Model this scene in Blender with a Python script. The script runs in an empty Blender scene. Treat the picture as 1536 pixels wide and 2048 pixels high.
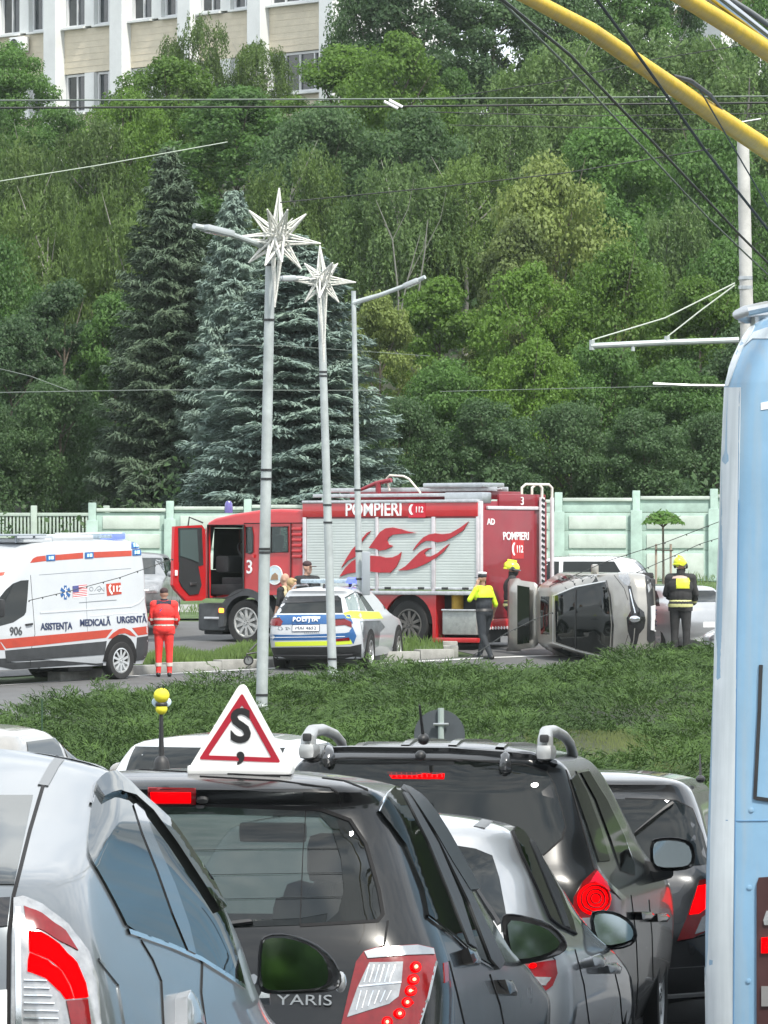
import bpy, bmesh, math, random
import numpy as np
from mathutils import Vector, Matrix, Euler
from mathutils.bvhtree import BVHTree
from mathutils.geometry import delaunay_2d_cdt, interpolate_bezier

# ---------------------------------------------------------------- camera, sky, sun, exposure
F = 10000.0          # focal length in photo pixels (1536 x 2048)
HZ = 1100.0          # photo row of the horizon
CAMZ = 2.0           # eye height
scn = bpy.context.scene
COL = scn.collection
cam_d = bpy.data.cameras.new('camera')
cam = bpy.data.objects.new('camera', cam_d)
COL.objects.link(cam)
cam.location = (0, 0, CAMZ)
cam.rotation_euler = (math.radians(90), 0, 0)
cam_d.sensor_fit = 'VERTICAL'
cam_d.sensor_height = 36.0
cam_d.sensor_width = 27.0
cam_d.lens = 36.0 * F / 2048.0
cam_d.shift_y = (HZ - 1024.0) / 2048.0
cam_d.clip_start = 0.5
cam_d.clip_end = 3000.0
scn.camera = cam

SUN_EL, SUN_AZ = math.radians(54), math.radians(148)   # azimuth measured clockwise from +Y (view direction)
world = bpy.data.worlds.new('World')
scn.world = world
world.use_nodes = True
nt = world.node_tree
nt.nodes.clear()
wo = nt.nodes.new('ShaderNodeOutputWorld')
bg = nt.nodes.new('ShaderNodeBackground')
sky = nt.nodes.new('ShaderNodeTexSky')
sky.sky_type = 'NISHITA'
sky.sun_disc = False
sky.sun_elevation = SUN_EL
sky.sun_rotation = SUN_AZ
sky.air_density = 1.0
sky.dust_density = 2.5
sky.ozone_density = 1.0
# thin broken cloud spread evenly over the whole sky
tc = nt.nodes.new('ShaderNodeTexCoord')
mp = nt.nodes.new('ShaderNodeMapping'); mp.inputs['Scale'].default_value = (1.6, 1.6, 3.4)
nz = nt.nodes.new('ShaderNodeTexNoise'); nz.inputs['Scale'].default_value = 2.2; nz.inputs['Detail'].default_value = 7; nz.inputs['Roughness'].default_value = 0.55
cr = nt.nodes.new('ShaderNodeValToRGB'); cr.color_ramp.elements[0].position = 0.22; cr.color_ramp.elements[1].position = 0.52
mx = nt.nodes.new('ShaderNodeMix'); mx.data_type = 'RGBA'
nz2 = nt.nodes.new('ShaderNodeTexNoise'); nz2.inputs['Scale'].default_value = 5.5; nz2.inputs['Detail'].default_value = 6
cr2 = nt.nodes.new('ShaderNodeValToRGB'); cr2.color_ramp.elements[0].position = 0.38; cr2.color_ramp.elements[1].position = 0.62
cr2.color_ramp.elements[0].color = (.52, .58, .66, 1); cr2.color_ramp.elements[1].color = (1, 1, 1, 1)
mc = nt.nodes.new('ShaderNodeMix'); mc.data_type = 'RGBA'; mc.blend_type = 'MULTIPLY'; mc.inputs[0].default_value = 1.0
mc.inputs[7].default_value = (12.6, 12.9, 13.1, 1)
nt.links.new(mp.outputs[0], nz2.inputs['Vector']); nt.links.new(nz2.outputs['Fac'], cr2.inputs['Fac']); nt.links.new(cr2.outputs['Color'], mc.inputs[6]); nt.links.new(mc.outputs[2], mx.inputs[7])
nt.links.new(tc.outputs['Generated'], mp.inputs['Vector'])
nt.links.new(mp.outputs[0], nz.inputs['Vector'])
nt.links.new(nz.outputs['Fac'], cr.inputs['Fac'])
cr.color_ramp.elements[0].color = (.62, .62, .62, 1)
nt.links.new(cr.outputs['Color'], mx.inputs[0])
nt.links.new(sky.outputs[0], mx.inputs[6])
nt.links.new(mx.outputs[2], bg.inputs['Color'])
bg.inputs['Strength'].default_value = 0.115
nt.links.new(bg.outputs[0], wo.inputs['Surface'])

sun_d = bpy.data.lights.new('sun', 'SUN')
sun_d.energy = 3.8
sun_d.angle = math.radians(5.0)
sun_d.color = (1.0, 0.95, 0.86)
sun = bpy.data.objects.new('sun', sun_d)
COL.objects.link(sun)
sdir = Vector((math.sin(SUN_AZ) * math.cos(SUN_EL), math.cos(SUN_AZ) * math.cos(SUN_EL), math.sin(SUN_EL)))
sun.rotation_euler = sdir.to_track_quat('Z', 'Y').to_euler()
sun.location = sdir * 60

scn.view_settings.view_transform = 'Standard'
scn.view_settings.look = 'None'
scn.view_settings.gamma = 1.0
scn.view_settings.use_curve_mapping = False
scn.view_settings.exposure = 0.55
scn.render.engine = 'CYCLES'
try:
    scn.cycles.max_bounces = 8
    scn.cycles.transparent_max_bounces = 12
    scn.cycles.sample_clamp_indirect = 6.0
except Exception:
    pass

rnd = random.Random(7)
rng = np.random.default_rng(7)

# ---------------------------------------------------------------- helpers
def P(px, py, d):
    """the world point that stands d metres ahead, seen at photo pixel (px, py)"""
    return Vector(((px - 768.0) * d / F, d, CAMZ + (HZ - py) * d / F))

def cam_ray(px, py):
    return Vector((0, 0, CAMZ)), Vector(((px - 768.0) / F, 1.0, (HZ - py) / F)).normalized()

def lerp(a, b, t):
    return a + (b - a) * t

def pchip(xs, ys):
    """monotone cubic through (xs, ys); returns a function"""
    xs = np.asarray(xs, float); ys = np.asarray(ys, float)
    h = np.diff(xs); dl = np.diff(ys) / h
    m = np.zeros(len(xs))
    m[0], m[-1] = dl[0], dl[-1]
    for i in range(1, len(xs) - 1):
        if dl[i - 1] * dl[i] > 0:
            w1, w2 = 2 * h[i] + h[i - 1], h[i] + 2 * h[i - 1]
            m[i] = (w1 + w2) / (w1 / dl[i - 1] + w2 / dl[i])
    def f(x):
        x = min(max(x, xs[0]), xs[-1])
        i = min(int(np.searchsorted(xs, x, side='right')) - 1, len(xs) - 2)
        t = (x - xs[i]) / h[i]
        return float((1 + 2 * t) * (1 - t) ** 2 * ys[i] + t * (1 - t) ** 2 * h[i] * m[i] + t * t * (3 - 2 * t) * ys[i + 1] + t * t * (t - 1) * h[i] * m[i + 1])
    return f

# ---- materials
MATS = {}
def mat(name, col, rough=0.6, metal=0.0, var=0.0, vscale=6.0, coat=0.0, bump=0.0, bscale=40.0, spec=0.5, emit=None, estr=0.0, dirt=0.0, alt=None):
    if name in MATS:
        return MATS[name]
    m = bpy.data.materials.new(name)
    m.use_nodes = True
    t = m.node_tree
    b = t.nodes['Principled BSDF']
    b.inputs['Base Color'].default_value = (*col, 1)
    b.inputs['Roughness'].default_value = rough
    b.inputs['Metallic'].default_value = metal
    b.inputs['Specular IOR Level'].default_value = spec
    if coat:
        b.inputs['Coat Weight'].default_value = coat
        b.inputs['Coat Roughness'].default_value = 0.03
    if emit:
        b.inputs['Emission Color'].default_value = (*emit, 1)
        b.inputs['Emission Strength'].default_value = estr
    if var or bump or dirt:
        tc = t.nodes.new('ShaderNodeTexCoord')
    if var:
        n = t.nodes.new('ShaderNodeTexNoise'); n.inputs['Scale'].default_value = vscale; n.inputs['Detail'].default_value = 6; n.inputs['Roughness'].default_value = 0.65
        r = t.nodes.new('ShaderNodeValToRGB')
        a = alt if alt else tuple(c * (1 - var) for c in col)
        bb = tuple(min(1, c * (1 + var * 0.6)) for c in col)
        r.color_ramp.elements[0].position = 0.32; r.color_ramp.elements[1].position = 0.68
        r.color_ramp.elements[0].color = (*a, 1); r.color_ramp.elements[1].color = (*bb, 1)
        t.links.new(tc.outputs['Object'], n.inputs['Vector'])
        t.links.new(n.outputs['Fac'], r.inputs['Fac'])
        t.links.new(r.outputs['Color'], b.inputs['Base Color'])
        rr = t.nodes.new('ShaderNodeMapRange')
        rr.inputs['To Min'].default_value = max(0.0, rough * 0.8); rr.inputs['To Max'].default_value = min(1, rough * 1.25)
        t.links.new(n.outputs['Fac'], rr.inputs['Value'])
        t.links.new(rr.outputs[0], b.inputs['Roughness'])
    if bump:
        n2 = t.nodes.new('ShaderNodeTexNoise'); n2.inputs['Scale'].default_value = bscale; n2.inputs['Detail'].default_value = 5
        bp = t.nodes.new('ShaderNodeBump'); bp.inputs['Strength'].default_value = bump; bp.inputs['Distance'].default_value = 0.01
        t.links.new(tc.outputs['Object'], n2.inputs['Vector'])
        t.links.new(n2.outputs['Fac'], bp.inputs['Height'])
        t.links.new(bp.outputs[0], b.inputs['Normal'])
    MATS[name] = m
    return m

def leaf_mat(name, col, var=0.35, trans=0.48, rough=0.55):
    """leaves: hue differs from tree to tree and from clump to clump, some light comes through"""
    if name in MATS:
        return MATS[name]
    m = bpy.data.materials.new(name); m.use_nodes = True
    t = m.node_tree
    b = t.nodes['Principled BSDF']
    out = t.nodes['Material Output']
    tc = t.nodes.new('ShaderNodeTexCoord')
    n = t.nodes.new('ShaderNodeTexNoise'); n.inputs['Scale'].default_value = 0.9; n.inputs['Detail'].default_value = 5; n.inputs['Roughness'].default_value = 0.7
    oi = t.nodes.new('ShaderNodeObjectInfo')
    ad = t.nodes.new('ShaderNodeMath'); ad.operation = 'ADD'
    ml = t.nodes.new('ShaderNodeMath'); ml.operation = 'MULTIPLY_ADD'; ml.inputs[1].default_value = 0.30; ml.inputs[2].default_value = -0.15
    r = t.nodes.new('ShaderNodeValToRGB')
    r.color_ramp.elements[0].position = 0.25; r.color_ramp.elements[1].position = 0.75
    c0 = tuple(c * (1 - var) for c in col)
    c1 = (min(1, col[0] * (1 + var * 1.2)), min(1, col[1] * (1 + var * 0.9)), col[2] * (1 + var * 0.2))
    r.color_ramp.elements[0].color = (*c0, 1); r.color_ramp.elements[1].color = (*c1, 1)
    t.links.new(tc.outputs['Object'], n.inputs['Vector'])
    t.links.new(oi.outputs['Random'], ml.inputs[0])
    t.links.new(n.outputs['Fac'], ad.inputs[0]); t.links.new(ml.outputs[0], ad.inputs[1])
    t.links.new(ad.outputs[0], r.inputs['Fac'])
    t.links.new(r.outputs['Color'], b.inputs['Base Color'])
    b.inputs['Roughness'].default_value = rough
    b.inputs['Specular IOR Level'].default_value = 0.35
    tr = t.nodes.new('ShaderNodeBsdfTranslucent')
    t.links.new(r.outputs['Color'], tr.inputs['Color'])
    ms = t.nodes.new('ShaderNodeMixShader'); ms.inputs[0].default_value = trans
    t.links.new(b.outputs[0], ms.inputs[1]); t.links.new(tr.outputs[0], ms.inputs[2])
    t.links.new(ms.outputs[0], out.inputs['Surface'])
    MATS[name] = m
    return m

def glass_mat(name, tint, clear, rough=0.02, dark=(0.01, 0.012, 0.012), refl=0.85):
    """window glass: lets some tinted light through and reflects more at a slant"""
    if name in MATS:
        return MATS[name]
    m = bpy.data.materials.new(name); m.use_nodes = True
    t = m.node_tree
    t.nodes.clear()
    out = t.nodes.new('ShaderNodeOutputMaterial')
    tp = t.nodes.new('ShaderNodeBsdfTransparent'); tp.inputs['Color'].default_value = (*tint, 1)
    df = t.nodes.new('ShaderNodeBsdfDiffuse'); df.inputs['Color'].default_value = (*dark, 1)
    m1 = t.nodes.new('ShaderNodeMixShader'); m1.inputs[0].default_value = clear
    gl = t.nodes.new('ShaderNodeBsdfGlossy'); gl.inputs['Roughness'].default_value = rough; gl.inputs['Color'].default_value = (refl, refl * 1.03, refl * 1.03, 1)
    fr = t.nodes.new('ShaderNodeFresnel'); fr.inputs['IOR'].default_value = 1.5
    m2 = t.nodes.new('ShaderNodeMixShader')
    t.links.new(df.outputs[0], m1.inputs[1]); t.links.new(tp.outputs[0], m1.inputs[2])
    t.links.new(fr.outputs[0], m2.inputs[0])
    t.links.new(m1.outputs[0], m2.inputs[1]); t.links.new(gl.outputs[0], m2.inputs[2])
    t.links.new(m2.outputs[0], out.inputs['Surface'])
    MATS[name] = m
    return m

# ---- mesh builder
class MB:
    def __init__(self):
        self.v = []; self.f = []; self.m = []
    def add(self, vs, fs, mi=0):
        o = len(self.v)
        self.v.extend(tuple(x) for x in vs)
        self.f.extend(tuple(i + o for i in f) for f in fs)
        self.m.extend([mi] * len(fs))
        return self
    def box(self, c, s, R=None, mi=0, taper=1.0):
        hx, hy, hz = s[0] / 2, s[1] / 2, s[2] / 2
        vs = []
        for z in (-1, 1):
            k = taper if z > 0 else 1.0
            for x, y in ((-1, -1), (1, -1), (1, 1), (-1, 1)):
                p = Vector((x * hx * k, y * hy * k, z * hz))
                if R is not None: p = R @ p
                vs.append(p + Vector(c))
        return self.add(vs, [(3, 2, 1, 0), (4, 5, 6, 7), (0, 1, 5, 4), (1, 2, 6, 5), (2, 3, 7, 6), (3, 0, 4, 7)], mi)
    def bbox(self, c, s, b=0.02, R=None, mi=0):
        """box with chamfered edges"""
        hx, hy, hz = s[0] / 2, s[1] / 2, s[2] / 2
        b = min(b, hx * .9, hy * .9, hz * .9)
        bm = bmesh.new()
        bmesh.ops.create_cube(bm, size=1.0)
        for v in bm.verts: v.co = Vector((v.co.x * s[0], v.co.y * s[1], v.co.z * s[2]))
        bmesh.ops.bevel(bm, geom=list(bm.edges), offset=b, segments=2, profile=0.6, affect='EDGES')
        return self.bm(bm, c, R, mi)
    def bm(self, bm, c=(0, 0, 0), R=None, mi=0):
        bm.verts.ensure_lookup_table()
        vs = [(R @ v.co if R is not None else v.co) + Vector(c) for v in bm.verts]
        for i, v in enumerate(bm.verts): v.index = i
        fs = [tuple(v.index for v in f.verts) for f in bm.faces]
        bm.free()
        return self.add(vs, fs, mi)
    def cyl(self, a, b, r0, r1=None, n=12, mi=0, caps=True):
        a, b = Vector(a), Vector(b)
        r1 = r0 if r1 is None else r1
        q = (b - a).to_track_quat('Z', 'Y')
        vs = []
        for p, r in ((a, r0), (b, r1)):
            for k in range(n):
                t = 2 * math.pi * k / n
                vs.append(p + q @ Vector((r * math.cos(t), r * math.sin(t), 0)))
        fs = [(k, (k + 1) % n, n + (k + 1) % n, n + k) for k in range(n)]
        if caps: fs += [tuple(range(n - 1, -1, -1)), tuple(range(n, 2 * n))]
        return self.add(vs, fs, mi)
    def tube(self, pts, r, n=8, mi=0, caps=True, closed=False):
        pts = [Vector(p) for p in pts]
        rs = r if hasattr(r, '__len__') else [r] * len(pts)
        N = len(pts); vs = []; up = None
        for i, p in enumerate(pts):
            if closed: d = pts[(i + 1) % N] - pts[i - 1]
            else: d = pts[min(i + 1, N - 1)] - pts[max(i - 1, 0)]
            d = d.normalized() if d.length > 1e-9 else Vector((0, 0, 1))
            if up is None:
                up = Vector((0, 0, 1)) if abs(d.z) < 0.9 else Vector((0, 1, 0))
            x = d.cross(up)
            if x.length < 1e-6: x = d.cross(Vector((1, 0, 0)))
            x.normalize(); y = x.cross(d).normalized(); up = y
            for k in range(n):
                t = 2 * math.pi * k / n
                vs.append(p + x * (rs[i] * math.cos(t)) + y * (rs[i] * math.sin(t)))
        fs = []
        for i in range(N if closed else N - 1):
            j = (i + 1) % N
            for k in range(n):
                fs.append((i * n + k, i * n + (k + 1) % n, j * n + (k + 1) % n, j * n + k))
        if caps and not closed:
            fs += [tuple(range(n - 1, -1, -1)), tuple(range((N - 1) * n, N * n))]
        return self.add(vs, fs, mi)
    def sphere(self, c, r, nu=12, nv=8, R=None, mi=0):
        rx, ry, rz = r if hasattr(r, '__len__') else (r, r, r)
        vs = []; c = Vector(c)
        for j in range(1, nv):
            a = math.pi * j / nv
            for i in range(nu):
                t = 2 * math.pi * i / nu
                p = Vector((rx * math.sin(a) * math.cos(t), ry * math.sin(a) * math.sin(t), rz * math.cos(a)))
                vs.append(c + (R @ p if R is not None else p))
        t_, b_ = Vector((0, 0, rz)), Vector((0, 0, -rz))
        vs.append(c + (R @ t_ if R is not None else t_)); vs.append(c + (R @ b_ if R is not None else b_))
        T, B = len(vs) - 2, len(vs) - 1
        fs = []
        for j in range(nv - 2):
            for i in range(nu):
                fs.append((j * nu + i, (j + 1) * nu + i, (j + 1) * nu + (i + 1) % nu, j * nu + (i + 1) % nu))
        for i in range(nu):
            fs.append((T, i, (i + 1) % nu)); fs.append((B, (nv - 2) * nu + (i + 1) % nu, (nv - 2) * nu + i))
        return self.add(vs, fs, mi)
    def lathe(self, prof, c, axis='Z', n=24, mi=0):
        """prof: (radius, height) list turned about an axis through c"""
        c = Vector(c); vs = []
        for r, h in prof:
            for k in range(n):
                t = 2 * math.pi * k / n
                a, b = r * math.cos(t), r * math.sin(t)
                p = Vector((a, b, h)) if axis == 'Z' else (Vector((h, a, b)) if axis == 'X' else Vector((b, h, a)))
                vs.append(c + p)
        fs = []
        for i in range(len(prof) - 1):
            for k in range(n):
                fs.append((i * n + k, i * n + (k + 1) % n, (i + 1) * n + (k + 1) % n, (i + 1) * n + k))
        return self.add(vs, fs, mi)
    def prism(self, poly, a, b, frame=None, mi=0):
        """2-D polygon extruded from depth a to b; frame maps (u, v, w) to a point"""
        if frame is None: frame = lambda u, v, w: Vector((u, v, w))
        n = len(poly)
        vs = [frame(u, v, a) for u, v in poly] + [frame(u, v, b) for u, v in poly]
        # cap by triangulation (handles concave outlines)
        r = delaunay_2d_cdt([Vector(p) for p in poly], [], [list(range(n))], 1, 1e-7)
        fs = []
        if len(r[0]) == n:
            idx = [o[0] for o in r[3]]
            for f in r[2]:
                g = tuple(idx[i] for i in f)
                fs.append(g); fs.append(tuple(n + i for i in reversed(g)))
        else:
            fs += [tuple(range(n)), tuple(range(2 * n - 1, n - 1, -1))]
        fs += [(i, n + i, n + (i + 1) % n, (i + 1) % n) for i in range(n)]
        return self.add(vs, fs, mi)
    def build(self, name, m, parent=None, smooth=True, angle=35, label=None):
        me = bpy.data.meshes.new(name)
        me.from_pydata([tuple(v) for v in self.v], [], self.f)
        ms = m if isinstance(m, (list, tuple)) else [m]
        for x in ms: me.materials.append(x)
        if len(ms) > 1: me.polygons.foreach_set('material_index', self.m)
        bm = bmesh.new(); bm.from_mesh(me)
        bmesh.ops.recalc_face_normals(bm, faces=bm.faces)
        bm.to_mesh(me); bm.free()
        if smooth:
            me.polygons.foreach_set('use_smooth', [True] * len(me.polygons))
            me.set_sharp_from_angle(angle=math.radians(angle))
        me.update()
        return link(name, me, parent, label)

def link(name, data, parent=None, label=None):
    o = bpy.data.objects.new(name, data)
    COL.objects.link(o)
    if parent is not None: o.parent = parent
    if label: o['label'] = label
    return o

def tag(o, label=None, cat=None, group=None, kind=None):
    if label: o['label'] = label
    if cat: o['category'] = cat
    if group: o['group'] = group
    if kind: o['kind'] = kind
    return o

def thing(name, label, cat, M=None, group=None, loc=None, rotz=0.0):
    o = bpy.data.objects.new(name, None)
    o.empty_display_size = 0.3
    COL.objects.link(o)
    if M is not None: o.matrix_world = M
    elif loc is not None:
        o.location = loc; o.rotation_euler = (0, 0, rotz)
    return tag(o, label, cat, group)

def copy_tree(o, parent=None):
    c = o.copy(); COL.objects.link(c)
    if parent is not None: c.parent = parent
    for ch in list(o.children): copy_tree(ch, c)
    return c

def np_mesh(name, verts, faces, m, parent=None, smooth=False):
    """fast mesh from numpy arrays, all faces with the same corner count"""
    me = bpy.data.meshes.new(name)
    nf, k = faces.shape
    me.vertices.add(len(verts)); me.loops.add(nf * k); me.polygons.add(nf)
    me.vertices.foreach_set('co', verts.astype(np.float32).ravel())
    me.loops.foreach_set('vertex_index', faces.astype(np.int32).ravel())
    me.polygons.foreach_set('loop_start', np.arange(0, nf * k, k, dtype=np.int32))
    if smooth: me.polygons.foreach_set('use_smooth', np.ones(nf, dtype=bool))
    me.update(calc_edges=True)
    me.materials.append(m)
    return me

def text(name, s, size, m, parent, origin, xdir, ydir, extrude=0.004, align='CENTER', bold=0.0, shear=0.0, spacing=1.0, squash=1.0):
    """lettering as a thin mesh; origin/xdir/ydir in the parent's own coordinates"""
    cu = bpy.data.curves.new(name, 'FONT')
    cu.body = s; cu.size = size; cu.extrude = extrude; cu.align_x = align; cu.align_y = 'CENTER'
    cu.offset = bold; cu.shear = shear; cu.space_character = spacing; cu.resolution_u = 4
    tmp = bpy.data.objects.new(name + '_tmp', cu)
    COL.objects.link(tmp)
    me = bpy.data.meshes.new_from_object(tmp.evaluated_get(bpy.context.evaluated_depsgraph_get()))
    bpy.data.objects.remove(tmp)
    bpy.data.curves.remove(cu)
    x = Vector(xdir).normalized(); y = Vector(ydir).normalized(); z = x.cross(y).normalized()
    M = Matrix((x, y, z)).transposed().to_4x4(); M.translation = Vector(origin)
    me.transform(Matrix.Diagonal((squash, 1, 1, 1)))
    me.transform(M)
    me.materials.clear(); me.materials.append(m)
    return link(name, me, parent)

# ---- shells and what is laid on them
def perim(yr, yf, w, rr, rf, bowr, bowf, ns=12, na=6, ne=5, taper_r=0.0, taper_f=0.0):
    """plan outline (closed, counter-clockwise) of a car at one height"""
    rr = min(rr, w * 0.95, (yf - yr) * 0.45); rf = min(rf, w * 0.95, (yf - yr) * 0.45)
    L = yf - yr
    def wx(y):
        t = (y - yr) / max(L, 1e-6)
        k = 1.0
        if taper_r: k -= taper_r * max(0.0, 1 - t / 0.45) ** 2
        if taper_f: k -= taper_f * max(0.0, (t - 0.55) / 0.45) ** 2
        return k
    half = []
    wr, wf = w * wx(yr), w * wx(yf)
    for i in range(ne):                                # rear edge from the middle to the corner
        x = (wr - rr) * i / ne
        half.append((x, yr + bowr * (x / w) ** 2))
    y0 = yr + bowr * ((wr - rr) / w) ** 2
    for i in range(na + 1):
        a = -math.pi / 2 + (math.pi / 2) * i / na
        half.append((wr - rr + rr * math.cos(a), y0 + rr + rr * math.sin(a)))
    ys, ye = y0 + rr, yf - bowf * ((wf - rf) / w) ** 2 - rf
    for i in range(1, ns):
        y = lerp(ys, ye, i / ns)
        half.append((w * wx(y), y))
    for i in range(na + 1):
        a = (math.pi / 2) * i / na
        half.append((wf - rf + rf * math.cos(a), ye + rf * math.sin(a)))
    for i in range(ne - 1, -1, -1):
        x = (wf - rf) * i / ne
        half.append((x, yf - bowf * (x / w) ** 2))
    full = half + [(-x, y) for x, y in reversed(half[1:-1])]
    return full

def slice_shell(rows, crown=0.07, nlev=30, cap=9, ns=14, roof_round=0.5, closed=True, soft=0):
    """car body from horizontal slices. rows: dicts z, yr, yf, w, rr, rf, br, bf, tr, tf (missing ones repeat)"""
    keys = ('yr', 'yf', 'w', 'rr', 'rf', 'br', 'bf', 'tr', 'tf')
    full = []; last = dict(rr=.15, rf=.3, br=.1, bf=.2, tr=.0, tf=.0)
    for r in rows:
        last = {**last, **r}; full.append(dict(last))
    zs = [r['z'] for r in full]
    fn = {k: pchip(zs, [r[k] for r in full]) for k in keys}
    lev = sorted(set([round(z, 4) for z in np.linspace(zs[0], zs[-1], nlev)] + [round(z, 4) for z in zs]))
    V = []; Fc = []
    n = None
    for z in lev:
        p = perim(fn['yr'](z), fn['yf'](z), fn['w'](z), fn['rr'](z), fn['rf'](z), fn['br'](z), fn['bf'](z), ns=ns, taper_r=fn['tr'](z), taper_f=fn['tf'](z))
        n = len(p)
        V.extend((x, y, z) for x, y in p)
    for i in range(len(lev) - 1):
        for k in range(n):
            Fc.append((i * n + k, i * n + (k + 1) % n, (i + 1) * n + (k + 1) % n, (i + 1) * n + k))
    # roof: the last outline shrinks and rises like a flat dome
    top = V[-n:]
    w = fn['w'](zs[-1]); yr, yf = fn['yr'](zs[-1]), fn['yf'](zs[-1]); yc = (yr + yf) / 2
    base = len(V) - n
    for j in range(1, cap + 1):
        t = j / cap
        s = 1 - t
        h = crown * (1 - s ** 2.4) if roof_round else crown * t
        for x, y, z in top:
            # inset by the same distance all round: a spine stays in the middle
            ly = (yf - yr) / 2; sy = max(0.0, ly - w * t * 0.999) / ly
            V.append((x * max(s, 1e-3), yc + (y - yc) * max(sy, 1e-3), z + h))
        for k in range(n):
            a = base + (j - 1) * n; b = base + j * n
            Fc.append((a + k, a + (k + 1) % n, b + (k + 1) % n, b + k))
    if closed:
        Fc.append(tuple(range(n - 1, -1, -1)))
    mb = MB(); mb.add(V, Fc)
    bm = bmesh.new()
    vs = [bm.verts.new(v) for v in V]
    for f in Fc:
        try: bm.faces.new([vs[i] for i in f])
        except ValueError: pass
    bmesh.ops.remove_doubles(bm, verts=bm.verts, dist=0.0015)
    for _ in range(soft): bmesh.ops.smooth_vert(bm, verts=[v for v in bm.verts if v.co.z > rows[0]['z'] + .02], factor=.5, use_axis_x=True, use_axis_y=True, use_axis_z=True)
    bmesh.ops.recalc_face_normals(bm, faces=bm.faces)
    return bm

def bm_obj(name, bm, m, parent, smooth=True, angle=40, label=None):
    me = bpy.data.meshes.new(name)
    bm.to_mesh(me)
    ms = m if isinstance(m, (list, tuple)) else [m]
    for x in ms: me.materials.append(x)
    if smooth:
        me.polygons.foreach_set('use_smooth', [True] * len(me.polygons))
        me.set_sharp_from_angle(angle=math.radians(angle))
    return link(name, me, parent, label)

def boolean_cut(me_obj, cutters):
    """difference with closed cutter bmeshes (local coordinates); the result replaces the mesh"""
    tmp = []
    for bmc in cutters:
        cm = bpy.data.meshes.new('cut'); bmesh.ops.recalc_face_normals(bmc, faces=bmc.faces); bmc.to_mesh(cm); bmc.free()
        co = bpy.data.objects.new('cut', cm); COL.objects.link(co)
        co.parent = me_obj.parent
        md = me_obj.modifiers.new('cut', 'BOOLEAN'); md.operation = 'DIFFERENCE'; md.object = co; md.solver = 'EXACT'
        tmp.append(co)
    dg = bpy.context.evaluated_depsgraph_get(); dg.update()
    new = bpy.data.meshes.new_from_object(me_obj.evaluated_get(dg))
    me_obj.modifiers.clear()
    old = me_obj.data; me_obj.data = new; new.name = old.name
    for co in tmp: bpy.data.objects.remove(co)
    new.polygons.foreach_set('use_smooth', [True] * len(new.polygons))
    new.set_sharp_from_angle(angle=math.radians(40))

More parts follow.
